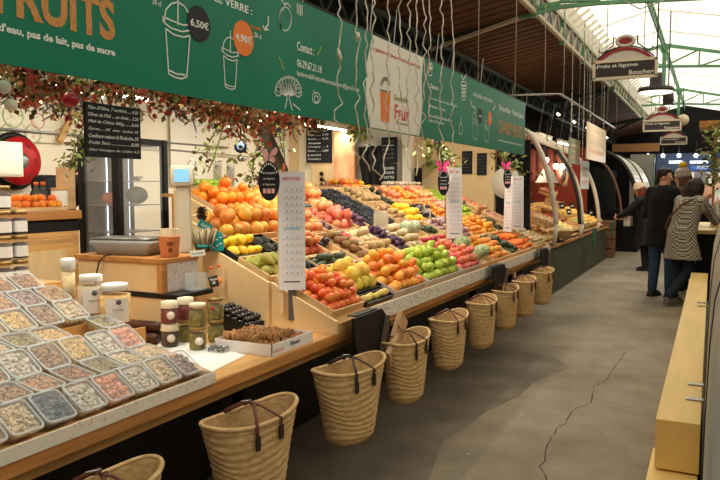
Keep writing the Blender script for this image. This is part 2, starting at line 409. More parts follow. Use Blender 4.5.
rkb(MB(), 3.62, 8.4, rv(-2.82), VB, -.02, 0, o3).build('deck', M_wood, ds)
# end cheek facing the nut trays (stepped pine side)
def cheek(y, va, vb):
    p = [rk(y, va, .03), rk(y, vb, .03)]
    poly = [(p[0].x, ZT+.003), (p[0].x, p[0].z), (p[1].x, p[1].z), (p[1].x, ZT+.003)]
    return MB().prism([(a-RX, b-RZ) for a, b in poly], y-3.1-.02, y-3.1, 'y')
cheek(3.12, -.02, rv(-2.1)).build('cheek', M_ply, ds); cheek(3.10, rv(-2.1), rv(-2.54)).build('cheek', M_ply, ds); cheek(3.28, rv(-2.54), rv(-2.82)).build('cheek', M_ply, ds); cheek(3.62, rv(-2.82), VB).build('cheek', M_ply, ds); cheek(8.42, 0, VB).build('cheek', M_ply, ds)
MB().box(0, .02, .02, 5.3, ZT-RZ+.002, -.0).build('front_board', M_wood, ds)
MB().box(-1.52, -1.48, .54, 5.3, -RZ+.0, .66).build('rear_board', M_wood, ds)

def print_mat(name, basec, inks, scale=26, thr=.62):
    """paper printed with small plant sprigs: thresholded noise in two ink colours"""
    m = bpy.data.materials.new(name); m.use_nodes = True; nt = m.node_tree; N = nt.nodes; Lk = nt.links; b = N['Principled BSDF']; b.inputs['Roughness'].default_value = .55
    tc = N.new('ShaderNodeTexCoord'); last = None
    for i, ink in enumerate(inks):
        n = N.new('ShaderNodeTexNoise'); n.inputs['Scale'].default_value = scale*(1+.35*i); n.inputs['Detail'].default_value = 3; n.inputs['Distortion'].default_value = 2.5
        mp = N.new('ShaderNodeMapping'); mp.inputs['Location'].default_value = (i*3.1, i*1.7, i); Lk.new(tc.outputs['Object'], mp.inputs[0]); Lk.new(mp.outputs[0], n.inputs['Vector'])
        r = N.new('ShaderNodeValToRGB'); r.color_ramp.elements[0].position = thr; r.color_ramp.elements[1].position = thr+.05; Lk.new(n.outputs['Fac'], r.inputs[0])
        x = N.new('ShaderNodeMix'); x.data_type = 'RGBA'; Lk.new(r.outputs[0], x.inputs[0])
        if last: Lk.new(last, x.inputs[6])
        else: x.inputs[6].default_value = lin(basec)+(1,)
        x.inputs[7].default_value = lin(ink)+(1,); last = x.outputs[2]
    Lk.new(last, b.inputs['Base Color']); return m
M_floral = print_mat('floral_strip', (228, 222, 208), [(190, 182, 174), (226, 186, 172), (196, 200, 184)], 13, .62)
M_sprig = print_mat('sprig_strip', (236, 230, 218), [(132, 128, 122), (186, 178, 166)], 30, .58)
fs = MB().box(0, .006, 0, 2.13-Y0S, 0, .042).build('floral_edging', M_floral, loc=(XF, Y0S, ZT-.002))
MB().box(-.9, 0, 2.13-Y0S-.004, 2.13-Y0S, 0, .042).build('end_return', M_floral, fs)
tag(fs, 'cream paper edging printed with pale flowers below the front tray row', 'edging')
sp = MB().box(0, .008, 0, 8.4-3.42, 0, .088).build('sprig_edging', M_sprig, loc=(RX+.022, 3.42, ZT-.01))
tag(sp, 'grey-white strip printed with sprigs along the front of the fruit display', 'edging')

# ---------------------------------------------------------------- banner
M_ban = mat('banner_green', (0, 116, 88), .5, var=.05, scale=2, spec=.3)
M_ink = mat('ink_white', (226, 230, 222), .6)
M_gold = mat('ink_gold', (196, 138, 74), .6, var=.25, scale=60, stretch=(1, 4, 1))
M_orange = mat('ink_orange', (232, 124, 44), .6); M_inkblack = mat('ink_black', (22, 22, 30), .6)
M_red = mat('ink_red', (222, 78, 56), .6); M_lime = mat('ink_lime', (152, 176, 70), .6); M_greyink = mat('ink_grey', (120, 124, 118), .6)
M_sheet = mat('banner_white', (226, 222, 210), .55, var=.03, scale=3)
XB = -1.9
ban = MB().box(-.012, 0, 0, 7.92-.55, 0, .575).build('shop_banner', M_ban, loc=(XB, .55, 1.87))
tag(ban, 'long green shop banner with white drawings and lettering above the stall', 'banner')
B0 = V(XB, .55, 1.87)
def bp(x, y, d=.0): return at(x, y, X=XB)+V(d, 0, 0)-B0
def btext(s, x0, y0, x1, y1, h, m, d=.001, par=None, **k):
    a, b = bp(x0, y0, d), bp(x1, y1, d); hz = (bp(x0, y0-h)-a).z
    return text(s, par or ban, m, frame(a, (0, 1, 0), (0, 0, 1)), width=b.y-a.y, height=hz, **k)
def bstroke(pts, wpx, m, name='drawing', d=.0015):
    """drawn stroke: pixel polyline on the banner as a flat ribbon"""
    P = [bp(x, y, d) for x, y in pts]; mb = MB(); w_ = wpx
    for a, b in zip(P[:-1], P[1:]):
        mb.obox((a+b)/2, (b-a)/2+(b-a).normalized()*w_*.3, V(.0006, 0, 0), V(1, 0, 0).cross((b-a).normalized())*w_/2)
    return mb.build(name, m, ban)
def bdisc(x, y, r, m, name='price_disc', d=.002):
    c = bp(x, y, d); mb = MB(); mb.prism([(c.y+r*math.cos(a*PI/16), c.z+r*math.sin(a*PI/16)) for a in range(32)], d, d+.001, 'x'); return mb.build(name, m, ban)
btext('FRUITS', -5, 12.5, 115, 38.5, 48, M_gold, bold=.035)
a_ = bp(-8, 12)
text('CANDY', ban, M_gold, frame((.001, .04, a_.z), (0, 1, 0), (0, 0, 1)), width=.62, height=.22, bold=.035)
btext("pas d'eau, pas de lait, pas de sucre", -20, 29, 115, 57.5, 11, M_ink, bold=.03)
btext('30 cl', 152, 4, 161, 6, 5.5, M_ink)
btext('LE VERRE :', 214, 1, 252, 11, 8, M_ink, bold=.012)
btext('la petite', 251, 29, 261, 31, 5, M_orange); btext('20 cl', 254, 37, 261, 39, 5, M_ink)
bstroke([(268, 17), (268, 24), (265, 29)], .008, M_ink); bstroke([(263, 26), (264.5, 30), (268, 29.5)], .007, M_ink)
def cup(x, y, w_, h, full=1):
    """outline drawing of a dome-lidded cup; x,y = top of dome, w,h in px"""
    q = lambda u, v: (x+u*w_/2, y+v*h)
    sl = .19*w_/2/h                    # banner slope: lines fall to the right
    Q = lambda pts: [(q(u, v)[0], q(u, v)[1]+u*w_/2*.2) for u, v in pts]
    wd = .0058 if w_ > 25 else .0044
    if w_ < 9: wd = .003
    bstroke(Q([(-1, .3), (-.9, .14), (-.5, .04), (0, 0), (.5, .04), (.9, .14), (1, .3)]), wd, M_ink)
    bstroke(Q([(-1.1, .3), (-.5, .36), (.3, .38), (1.1, .33), (1.1, .26), (.4, .29), (-.5, .26), (-1.1, .23), (-1.1, .3)]), wd, M_ink)
    bstroke(Q([(-.9, .38), (-.3, .44), (.4, .45), (.9, .41)]), wd, M_ink)
    bstroke(Q([(-.9, .38), (-.78, .7), (-.68, .97), (-.2, 1.0), (.3, 1.0), (.66, .96), (.78, .7), (.9, .41)]), wd, M_ink)
    bstroke(Q([(-.66, .92), (-.1, .95), (.5, .94)]), wd, M_ink)
    bstroke(Q([(0, .3), (.02, -.12)]), wd, M_ink)
cup(177.5, 2, 27, 76); cup(230, 37, 15, 52)
btext('6,50€', 190, 26.5, 208, 30, 9, M_ink, d=.0035, bold=.015, par=bdisc(198.5, 24, .072, M_inkblack))
btext('4,90€', 235, 41, 251, 44, 9, M_ink, d=.0035, bold=.015, par=bdisc(243, 38.5, .077, M_orange))
# fruit sketches
def ring(x, y, rx, ry, m=M_ink, w_=.005, k=18, a0=0, a1=2*PI): bstroke([(x+rx*math.cos(a0+(a1-a0)*i/k), y+ry*math.sin(a0+(a1-a0)*i/k)) for i in range(k+1)], w_, m)
ring(285, 19, 6, 12); ring(284, 20, 4.5, 10, w_=.009, a0=2, a1=4.6); bstroke([(285, 7), (283, 3), (288, 4), (290, 7)], .006, M_ink); bstroke([(281, 0), (285, 5)], .006, M_ink)
for k in range(4): bstroke([(297+k*1.6, 4+k*.6), (297+k*1.6, 15+k*.4-abs(k-2))], .006, M_ink)
for k in range(11):
    a = -PI*.98+k*PI*.097*1.02; r1, r2 = 7, 13
    ring(288+10*math.cos(a), 92+11*math.sin(a), 3.4, 4.6, w_=.006, k=10); bstroke([(288, 97), (288+11*math.cos(a), 92+11*math.sin(a))], .005, M_ink)
bstroke([(287, 98), (285, 108)], .006, M_ink); bstroke([(289, 98), (292, 110)], .006, M_ink); bstroke([(293, 104), (300, 110)], .006, M_ink)
bstroke([(279, 58), (281, 63), (283, 69)], .008, M_lime); bstroke([(321, 47), (319, 52), (317, 55)], .008, M_lime)
ring(316, 98, 4, 5.5, w_=.006, k=12); ring(316, 99, 2.2, 3.2, w_=.005, k=8); bstroke([(313, 91), (316, 94)], .006, M_ink)
btext('Contact :', 297, 50, 314, 55, 9, M_ink, bold=.01)
btext('06.29.67.21.18', 297, 66.5, 321.5, 74, 8, M_ink, bold=.01)
btext('lunivendsfruitsetlesmaraichers@gmail.com', 297, 77, 359, 94.5, 7, M_ink)
# white part of the banner with a curved left edge
yl, yr = bp(368, 60).y, bp(422, 80).y; hz = .575
poly = [(yl+.02, .005), (yl-.03, .2), (yl-.02, .38), (yl+.06, hz-.004), (yr+.02, hz-.004), (yr-.01, .4), (yr+.01, .2), (yr-.05, .005)]
wpn = MB().prism(poly, .0002, .0012, 'x').build('white_panel', M_sheet, ban)
btext('La gamme de Smoothies & Jus de Fruits', 371, 50, 420, 71, 5, M_red, d=.003, par=wpn)
cmb = MB(); cpt = lambda x, y, d: bp(x, y, d)
cmb.add([bp(380, 91, .003), bp(390, 93, .003), bp(389, 123, .003), bp(381, 121, .003)], [(0, 1, 2, 3)]); cmb.build('drawn_cup', M_orange, wpn)
ring(385, 85.5, 4.6, 8, M_greyink, .009, 12, PI, 2*PI); ring(385, 85.5, 3, 6, M_greyink, .012, 10, PI, 2*PI); bstroke([(380, 90), (390, 92)], .012, M_greyink)
btext('Smoothie', 394, 100, 408, 104, 6, M_lime, d=.003, bold=.01, par=wpn)
btext('Fruit', 394.5, 119, 409, 122, 15, M_red, d=.003, bold=.01, par=wpn)
btext('le bon gout du frais', 396, 124, 408, 127, 2.5, M_greyink, d=.003, par=wpn)
btext('Gamme :', 430, 88, 439, 92, 5, M_ink, bold=.01)
btext('Des smoothies et jus de fruits', 429, 99.5, 457, 107.5, 3.6, M_ink); btext('Pressés et frais', 429, 107, 445, 112, 3.6, M_ink)
btext('smoothies-fruits-frais', 428.5, 116.5, 452, 123, 3.4, M_ink); btext('Lait et Sorbet', 428.5, 121.5, 444, 126.5, 3.4, M_ink)
ring(430, 67, 2.6, 4, w_=.008, k=10); ring(430, 73, 2, 3, w_=.008, k=8)
for k in range(5): ring(463.5, 84+k*3.4, 3-.2*k, 2.6, w_=.008, k=8)
bstroke([(463, 80), (461, 75)], .008, M_ink); bstroke([(463, 80), (466, 75)], .008, M_ink)
ring(460.5, 129, 1.8, 5.5, w_=.008, k=12); bstroke([(460.5, 123), (461, 118)], .007, M_ink)
btext('CHOISISSEZ VOTRE VERRE :', 473, 96, 493, 104, 3.6, M_ink, bold=.01)
cup(475, 112, 5.5, 28); cup(486.5, 120, 4.5, 22)
btext('6,50', 478.5, 117, 481.5, 118, 2.6, M_ink, d=.0045, par=bdisc(480, 116, .068, M_inkblack))
btext('4,90', 488, 119.5, 491, 120.3, 2.6, M_ink, d=.0045, par=bdisc(489.5, 118.5, .066, M_orange))
bstroke([(470, 100), (472, 106), (475, 108)], .012, M_ink); bstroke([(495, 106), (493, 110)], .012, M_ink)
btext('Smoothie · Fresh juice', 499, 112, 523.5, 121.5, 8, M_ink, bold=.01)
btext('CANDY FRUITS', 498.5, 133, 522.5, 141, 13.5, M_gold, bold=.012)
btext('www.candyfruits-smoothies.com', 498, 141.5, 522.5, 148, 2.8, M_ink, bold=.01)
# suspension cords of the banner
for (x, y) in ((478, 85), (515, 102)):
    p = at(x, y, X=XB-.006); o = MB().tube([(0, 0, 0), (0, 0, 3.9-p.z)], .004, 6).build('banner_cord', mat('cord', (176, 160, 136), .8), loc=p)
    tag(o, 'thin pale cord holding up the green banner', 'cord', 'banner suspension cords')

# ---------------------------------------------------------------- stall lamps (tubes on battens behind the banner)
M_tube = mat('tube_glow', (255, 240, 214), .4, emit=9)
def batten(x, y, z, ln, w_, label, tilt=0, grp='tube lamps over the stall'):
    t = thing('tube_lamp', label, 'lamp', (x, y, z), 0, grp); t.rotation_euler = (0, tilt, 0)
    MB().box(-.04, .04, -ln/2, ln/2, 0, .05).build('housing', M_white, t)
    MB().tube([(0, -ln/2+.02, -.018), (0, ln/2-.02, -.018)], .014, 8).build('tube', M_tube, t)
    for s in (-1, 1): MB().tube([(0, s*ln*.4, .05), (0, s*ln*.4, .6)], .004, 5).build('hanger', M_metal, t)
    ld = bpy.data.lights.new('tube_light', 'AREA'); ld.shape = 'RECTANGLE'; ld.size = .08; ld.size_y = ln; ld.energy = w_; ld.color = (1, .91, .76)
    lo = bpy.data.objects.new('tube_light', ld); C.objects.link(lo); lo.parent = t; lo.location = (0, 0, -.04)
    return t
for y in (1.5, 2.9, 4.3, 5.7, 7.1): batten(-2.35, y, 2.32, 1.2, STALL_W, 'white tube lamp hung over the produce behind the banner', tilt=.1)
for y in (2.2, 4.2, 6.2, 8.0): batten(-4.5, y, 2.30, 1.2, STALL_W*.7, 'white tube lamp hung in front of the cream back wall', tilt=.25)

# ---------------------------------------------------------------- garland behind the banner's lower edge
random.seed(21)
M_leaf = mat('garland_leaf', (146, 150, 78), .55, col2=(196, 160, 100), scale=9, rnd=0)
M_leafd = mat('garland_leaf_dark', (70, 72, 42), .6, col2=(130, 90, 62), scale=9)
M_fl = [mat('bloom%d' % i, c, .6, var=.2, scale=40) for i, c in enumerate([(226, 96, 84), (234, 140, 110), (232, 176, 130), (190, 60, 70), (150, 142, 160), (220, 200, 150)])]
gl = thing('flower_garland', 'thick garland of leaves with coral and pink blooms behind the banner', 'garland', (-2.11, .7, 1.915))
MB().tube([(0, .1*i, .03*math.sin(i)) for i in range(30)], .02, 6).build('stem', mat('stem_brown', (70, 50, 32), .8), gl)
def leaf(mb, p, s, mi=0):
    d = V(random.uniform(-1, 1), random.uniform(-1, 1), random.uniform(-1, .6)).normalized(); u = d.orthogonal().normalized(); u = Matrix.Rotation(random.random()*6.28, 3, d) @ u; n = d.cross(u)
    mb.add([p, p+d*s*.5+u*s*.25+n*s*.05, p+d*s, p+d*s*.5-u*s*.25+n*s*.05, p+d*s*.55-n*s*.08], [(0, 1, 4), (1, 2, 4), (2, 3, 4), (3, 0, 4)], mi, True)
mb = MB()
for k in range(5200):
    y = random.uniform(0, 3.0); dens = 1 if y < 2.2 else .6
    r = min(.115, abs(random.gauss(0, .065)))*dens; a = random.random()*6.28
    leaf(mb, V(r*math.cos(a)*.9, y, r*math.sin(a)-.02+.03*math.sin(y*5)), random.uniform(.022, .046), random.random() < .5)
mb.build('foliage', [M_leaf, M_leafd], gl, kind='stuff')
def bloom_mesh(seed):
    random.seed(seed); mb = MB()
    for ring_, (n, s, el) in enumerate(((6, 1, .35), (5, .75, .8), (4, .45, 1.2))):
        for k in range(n):
            a = 2*PI*k/n+ring_*.5; d = V(math.cos(a)*math.cos(el), math.sin(a)*math.cos(el), math.sin(el)); t_ = V(-math.sin(a), math.cos(a), 0)
            up = V(-math.cos(a)*math.sin(el), -math.sin(a)*math.sin(el), math.cos(el))
            mb.add([V(0, 0, 0), d*s*.6+t_*s*.38+up*.1*s, d*s+up*.25*s, d*s*.6-t_*s*.38+up*.1*s], [(0, 1, 2, 3)], 0, True)
    return mb
bl = [bloom_mesh(i).mesh('bloom') for i in range(3)]
blm = []
for i, m in enumerate(M_fl):
    me = bl[i % 3].copy(); me.materials.append(m); blm.append(me)
random.seed(33)
for k in range(298):
    y = random.uniform(0, 2.75); a = random.uniform(-1.5, 1.8); r = random.uniform(.06, .115)
    o = link('bloom', random.choice(blm if random.random() > .4 else blm[:2]), None, gl, (r*math.cos(a), y, -.02-.06*random.random()+r*math.sin(a)*-1*.9+.03*math.sin(y*5)))
    o.rotation_euler = (random.uniform(-.8, .8), random.uniform(.3, 2.2), 0); s = random.uniform(.012, .022); o.scale = (s, s, s)
mb = [MB() for _ in range(4)]                     # small blossoms nobody could count
for k in range(1500):
    y = random.uniform(0, 2.85); a = random.uniform(-1.7, 1.9); r = random.uniform(.05, .118)
    c = V(r*math.cos(a), y, -r*math.sin(a)*.95+.03*math.sin(y*5)); q = random.choice((0, 0, 0, 1, 1, 2, 3))
    s = random.uniform(.007, .013); d = V(random.uniform(.2, 1), random.uniform(-1, 1), random.uniform(-1, .5)).normalized(); u = d.orthogonal().normalized(); v = d.cross(u)
    P5 = [c+(u*math.cos(i*1.2566)+v*math.sin(i*1.2566))*s for i in range(5)]
    mb[q].add([c-d*s*.4]+P5, [(0, i+1, (i+1) % 5+1) for i in range(5)])
for q, i in enumerate((0, 1, 2, 5)): mb[q].build('small_blossoms', M_fl[i], gl, kind='stuff')
for k in range(60):     # drooping sprays
    y = random.uniform(0, 2.7); l = random.uniform(.03, .08); x = random.uniform(-.1, .1)
    MB().tube([(x, y, -.08), (x+.01, y+random.uniform(-.03, .03), -.1-l*.6), (x+.02, y+random.uniform(-.05, .05), -.1-l)], [.003, .0045, .002], 5).build('spray', random.choice([M_leaf, M_leafd, M_fl[2], M_fl[4]]), gl)
for k in range(46):     # fairy-light bulbs
    y = random.uniform(0, 2.8); a = random.uniform(-1.2, 1.6); r = random.uniform(.08, .118)
    MB().ball((r*math.cos(a), y, -r*math.sin(a)+.03*math.sin(y*5)), .0045, n=6, m=4).build('fairy_bulb', mat('fairy_glow', (255, 226, 170), .4, emit=7), gl)
# baubles
for (x, y, r, c, lab) in ((70.5, 99.5, .028, (176, 20, 36), 'shiny red bauble hanging from the garland'), (11, 105, .02, (236, 226, 206), 'cream pompom ball hanging in the garland beside dark leaves'), (4, 87, .021, (228, 220, 214), 'white ball tucked into the garland foliage')):
    p = at(x, y, X=-2.0); t = thing('bauble', lab, 'ornament', p)
    MB().ball((0, 0, 0), r, n=20, m=12).build('ball', mat('bauble_%d' % int(x), c, .18 if c[0] < 200 else .7, spec=.8), t)
    MB().lathe([(.006, r-.002), (.006, r+.008)], n=10).build('cap', M_metal, t)
    MB().tube([(0, 0, r+.006), (0, 0, r+.07)], .0012, 5).build('thread', M_metal, t)

# trailing vines
def vine(label, pts, n, seed, spread=.05, s=(.03, .06), grp=None):
    random.seed(seed); p0 = V(pts[0]); t = thing('hanging_vine', label, 'plant', p0, 0, grp); P = [V(p)-p0 for p in pts]
    MB().tube(P, .004, 5).build('stem', mat('vine_stem', (92, 88, 50), .8), t)
    mb = MB()
    for k in range(n):
        i = random.randrange(len(P)-1); q = P[i].lerp(P[i+1], random.random())+V(random.gauss(0, spread), random.gauss(0, spread), random.gauss(0, spread*.7)); leaf(mb, q, random.uniform(*s), random.random() < .3)
    mb.build('foliage', [mat('ivy', (104, 128, 58), .5, col2=(150, 160, 84), scale=12), M_leafd], t, kind='stuff')
def pl(pts, X): return [at(x, y, X=X) for x, y in pts]
vine('green ivy trailing down beside the cream wall, left of the blue eye charm', pl([(228, 105), (224, 125), (218, 145), (213, 160), (208, 172)], -2.5), 90, 1)
vine('green ivy trailing down along the grey bracket behind the first price board', pl([(258, 105), (262, 130), (256, 150), (252, 172), (255, 182)], -2.45), 130, 2)
vine('ivy sprig on the right side of the grey bracket', pl([(276, 112), (281, 128), (280, 140), (283, 152)], -2.4), 60, 3)
vine('yellow-green vine hanging beside the big chalkboard', pl([(84, 112), (82, 130), (76, 145), (72, 160), (70, 168)], -3.4), 110, 4, .04)
vine('ivy hanging below the banner beside the second price board', pl([(428, 142), (436, 150), (446, 158), (452, 165)], -2.2), 80, 5, .06, (.05, .09))
vine('ivy hanging below the far end of the banner beside the third price board', pl([(500, 152), (508, 158), (514, 165), (522, 180), (525, 195)], -2.1), 110, 6, .08, (.05, .1))

# grey support brackets of the stall roof
M_bracket = mat('grey_bracket', (92, 88, 82), .5, var=.1, scale=4)
for (a, b, X, lab) in (((249, 95), (283, 172), -2.28, 'grey steel bracket leaning up behind the first oval blackboard'), ((436, 140), (448, 176), -2.25, 'grey steel bracket leaning up behind the second oval blackboard'), ((500, 148), (509, 178), -2.2, 'grey steel bracket leaning up behind the third oval blackboard')):
    A, B = at(*a, X=X), at(*b, X=X); t = thing('roof_bracket', lab, 'bracket', V(B.x, B.y, 0), 0)
    o_ = V(B.x, B.y, 0)
    MB().bar(A-o_, B-o_, .05, .05).build('arm', M_bracket, t)
    MB().bar(V(0, 0, B.z+.02), V(0, 0, .80), .045).build('upright', M_bracket, t)
    MB().bar(A-o_, V(A.x-B.x, A.y-B.y, 2.45), .045).build('upper_arm', M_bracket, t)

# ---------------------------------------------------------------- curly ribbons hanging before the banner
random.seed(9)
M_rib = mat('ribbon_silver', (208, 200, 184), .35, metal=.25, var=.25, scale=40)
for i, (x, ye) in enumerate(((340, 128), (357, 165), (373, 168), (388, 172), (400, 150), (411, 168), (423, 150), (430, 120), (443, 165), (453, 178), (365, 172), (418, 175))):
    top = at(x+random.uniform(-2, 2), -30, X=-1.82+.02*(i % 3)); P = []
    end = at(x, ye, X=top.x)
    n = int((top.z-end.z)/.045); sx = 0
    for k in range(n+1):
        z = top.z-(top.z-end.z)*k/n; low = k/n; amp = .02+.035*max(0, low-.5)
        P.append(V(top.x+random.uniform(-amp, amp)*.6, top.y+random.uniform(-amp, amp), z+random.uniform(-.008, .008)))
    if i in (2, 3, 5, 9): P.append(P[-1]+V(.02, random.choice((-.12, -.08, .1)), -.05)); 
    o_ = P[0].copy()
    o = MB().tube([p-o_ for p in P], .0046, 5, flat=.6).build('curly_ribbon', M_rib, loc=o_)
    tag(o, 'long crinkled silver ribbon hanging down in front of the banner', 'ribbon', 'crinkled ribbons before the banner')
    if i < 2 or i == 7:
        q = at(x, 55 if i == 0 else 40 if i == 1 else 68, X=top.x+.01); mb = MB()
        for k in range(5): mb.ball((random.uniform(-.006, .006), random.uniform(-.012, .012), random.uniform(-.03, .03)), .008, .012, .02, 7, 5)
        tag(mb.build('ribbon_bow', M_rib, loc=q), 'small silver curl bow tied onto a hanging ribbon', 'bow', 'bows on the ribbons')

# ---------------------------------------------------------------- wicker shopping baskets
def basket(Yc, rz, label, Xc=-1.55, ztop=.64, sc=1.0, dark=0, hang=True):
    t = thing('straw_basket', label, 'basket', (Xc, Yc, 0), rz, 'straw shopping baskets hung along the counter')
    a0, b0, a1, b1, H_ = .112*sc, .072*sc, .205*sc, .088*sc, .345*sc
    rows, seg, sub = 13, 40, 4
    def rimz(A): return (.012*math.cos(2*A)+.008*math.sin(A+1))*sc
    def pt(A, tz, off):
        f = tz**.9; q_ = 1-.34*max(0, 1-tz/.14)**2.2; a = (a0+(a1-a0)*f)*q_; b = (b0+(b1-b0)*f)*q_
        e = .85                                           # superellipse: flattened sides
        c, s_ = math.cos(A), math.sin(A)
        return V((a+off)*math.copysign(abs(c)**e, c), (b+off)*math.copysign(abs(s_)**e, s_), H_*tz+rimz(A)*tz*tz+.020*math.sin(2*A+4*tz)*tz*(1-tz)*4*sc)
    mb = MB(); n = rows*sub; vs = []
    for i in range(n+1):
        tz = i/n; bul = .0045*sc*abs(math.sin(PI*tz*rows))
        for j in range(seg): vs.append(pt(2*PI*j/seg, tz, bul))
    for i in range(n, -1, -2):
        for j in range(seg): vs.append(pt(2*PI*j/seg, max(i/n, .012), -.007))
    R_ = len(vs)//seg
    fs = [(i*seg+j, i*seg+(j+1) % seg, (i+1)*seg+(j+1) % seg, (i+1)*seg+j) for i in range(R_-1) for j in range(seg)]
    fs += [tuple(range(seg-1, -1, -1)), tuple((R_-1)*seg+j for j in range(seg))]
    mb.add(vs, fs, 0, True)
    z0 = ztop-H_
    mb.build('woven_body', M_straw, t, loc=(0, 0, z0))
    MB().tube([pt(2*PI*j/seg, 1.0, .0) for j in range(seg)], .0085*sc, 7, closed=True).build('rim', M_straw, t, loc=(0, 0, z0))
    for s_ in (-1, 1):                                    # two leather loops gathered on the hook
        apex = V(0, .012*s_, ZT-.068-z0); P = []
        for e_ in (-1, 1):
            A = (PI/2+e_*.22)*s_; lo_, ri = pt(A, .80, .010), pt(A, 1.0, .012)
            seg_ = [lo_, pt(A, .9, .010), ri, ri.lerp(apex, .35)+V(0, 0, .004), ri.lerp(apex, .75)+V(0, 0, .006), apex+V(e_*.012, 0, .0)]
            P += seg_ if e_ < 0 else seg_[::-1]
        so = MB().tube(P, .0085*sc, 6, flat=.45).build('strap', M_leather if not dark else M_leatherd, t, loc=(0, 0, z0))
        for e_ in (-1, 1):
            A = (PI/2+e_*.22)*s_; c_ = pt(A, .83, .013); MB().obox(c_, (.011*sc, 0, 0), (0, .003, 0), (0, 0, .026*sc)).build('stitched_tab', M_leatherd, so, bevel=.002)
    MB().tube([(0, 0, ZT-.085), (0, 0, ZT-.06), (-.05, 0, ZT-.052)], .003, 5).build('hook', M_metal, t)
    return t
def straw_mat():
    m = mat('straw', (222, 190, 138), .8, col2=(196, 156, 104), scale=30, stretch=(1, 1, 3), bump=.5, bscale=220)
    return m
M_straw = straw_mat(); M_leather = mat('brown_leather', (96, 50, 38), .5, var=.15, scale=20); M_leatherd = mat('dark_leather', (46, 34, 28), .5, var=.15, scale=20)
basket(1.42, 1.45, 'straw basket with brown leather straps hung closest to the nut-tray end of the counter', sc=1.0)
basket(2.16, 1.36, 'straw basket with brown leather straps under the fig box end of the worktop', sc=1.08)
basket(2.98, 1.30, 'broad straw basket with dark straps below the black bracket and paper bags', dark=1, sc=1.1)
basket(3.68, 1.48, 'straw basket with dark straps hung under the yellow fruit', dark=1, sc=1.08)
basket(4.42, 1.45, 'straw basket with brown straps hung under the green apples', sc=1.02)
basket(5.17, 1.55, 'straw basket hung just before the second black bracket', sc=1.05)
basket(5.86, 1.5, 'straw basket hung right behind the second black bracket')
basket(6.52, 1.5, 'straw basket hung between the second and third black brackets')
basket(7.32, 1.4, 'straw basket hung under the third black bracket by the green stall')
# black cloth-wrapped brackets on the counter edge
for (y, lab) in ((3.36, 'black bracket hung on the counter front beside folded paper bags'), (5.92, 'black bracket hung on the counter front between two baskets'), (7.75, 'black bracket hung on the counter front near the green stall')):
    t = thing('black_bracket', lab, 'bracket', (-1.62, y, .62), 0)
    MB().prism([(-.22, .215), (.12, .215), (.24, .12), (.20, -.02), (.05, -.15), (-.08, -.12), (-.20, .06)], -.004, .012, 'x').build('flap', M_black, t); MB().box(-.05, .0, -.18, .08, .216, .222).build('top_flap', M_black, t)
    MB().bar((.02, .05, -.14), (.02, .17, .17), .03, .02).build('strut', mat('grey_wood', (96, 84, 70), .7), t)
M_kraft = mat('kraft_paper', (206, 166, 128), .8, var=.1, scale=15)
for k, (dy, dz, rx, lab) in enumerate(((.10, .0, -.5, 'folded brown paper bag clipped to the counter front, uppermost'), (.02, -.13, -.9, 'folded brown paper bag hanging below the other against the black flap'))):
    t = thing('paper_bag', lab, 'paper bag', (-1.575, 3.52+dy, .72+dz), 0); t.rotation_euler = (rx, .15, .1)
    MB().box(0, .025, -.09, .09, -.09, .06).build('bag', M_kraft, t, bevel=.004); MB().box(.025, .029, -.085, .085, -.02, .058).build('folded_flap', M_kraft, t)
# ================================================================= nut trays
M_plast = mat('clear_plastic', (226, 230, 228), .2, alpha=.22, spec=.6)
M_rimp = mat('clear_plastic_rim', (216, 224, 224), .25, alpha=.5, spec=.6)
M_lid = mat('clear_lid', (236, 240, 240), .12, alpha=.14, spec=.6)
def rrect(a, b, r, n=4):
    P = []
    for (cx, cy, a0) in ((a-r, b-r, 0), (-a+r, b-r, PI/2), (-a+r, -b+r, PI), (a-r, -b+r, 1.5*PI)):
        for k in range(n+1): P.append((cx+r*math.cos(a0+k*PI/2/n), cy+r*math.sin(a0+k*PI/2/n)))
    return P
def loft(mb, rings, mi=0, cap0=True, cap1=False):
    n = len(rings[0]); vs = [p for r_ in rings for p in r_]
    fs = [(i*n+j, i*n+(j+1) % n, (i+1)*n+(j+1) % n, (i+1)*n+j) for i in range(len(rings)-1) for j in range(n)]
    if cap0: fs.append(tuple(range(n-1, -1, -1)))
    if cap1: fs.append(tuple((len(rings)-1)*n+j for j in range(n)))
    return mb.add(vs, fs, mi, True)
TA, TBy = .064, .056          # half sizes: up-slope, along the counter
def R3(a, b, r, z): return [(x, y, z) for x, y in rrect(a, b, r)]
me_tub = loft(MB(), [R3(TA*.82, TBy*.82, .014, .0), R3(TA*.97, TBy*.97, .018, .04)]).mesh('tub')
me_rim = loft(MB(), [R3(TA*.96, TBy*.96, .018, .040), R3(TA, TBy, .020, .040), R3(TA, TBy, .020, .045), R3(TA*.88, TBy*.88, .016, .046), R3(TA*.88, TBy*.88, .016, .043)], cap0=False).mesh('rim')
me_lid = loft(MB(), [R3(TA*.88, TBy*.88, .016, .0445)], cap0=False).add(R3(TA*.88, TBy*.88, .016, .0445), [tuple(range(20))]).mesh('lid')
me_tub.materials.append(M_plast); me_rim.materials.append(M_rimp); me_lid.materials.append(M_lid)
KINDS = {'walnut': ((196, 152, 104), (122, 78, 44), .009), 'pale': ((234, 212, 172), (196, 158, 108), .008), 'almond': ((214, 168, 110), (150, 96, 50), .0085), 'white': ((232, 222, 206), (188, 172, 150), .008),
         'pink': ((238, 176, 146), (220, 140, 106), .012), 'yellow': ((244, 212, 138), (218, 170, 88), .005), 'hazel': ((194, 138, 84), (112, 66, 34), .0085), 'green': ((184, 168, 106), (116, 92, 50), .0075), 'dark': ((122, 132, 140), (84, 94, 104), .013), 'berry': ((196, 164, 150), (96, 44, 44), .008)}
CONT = {}
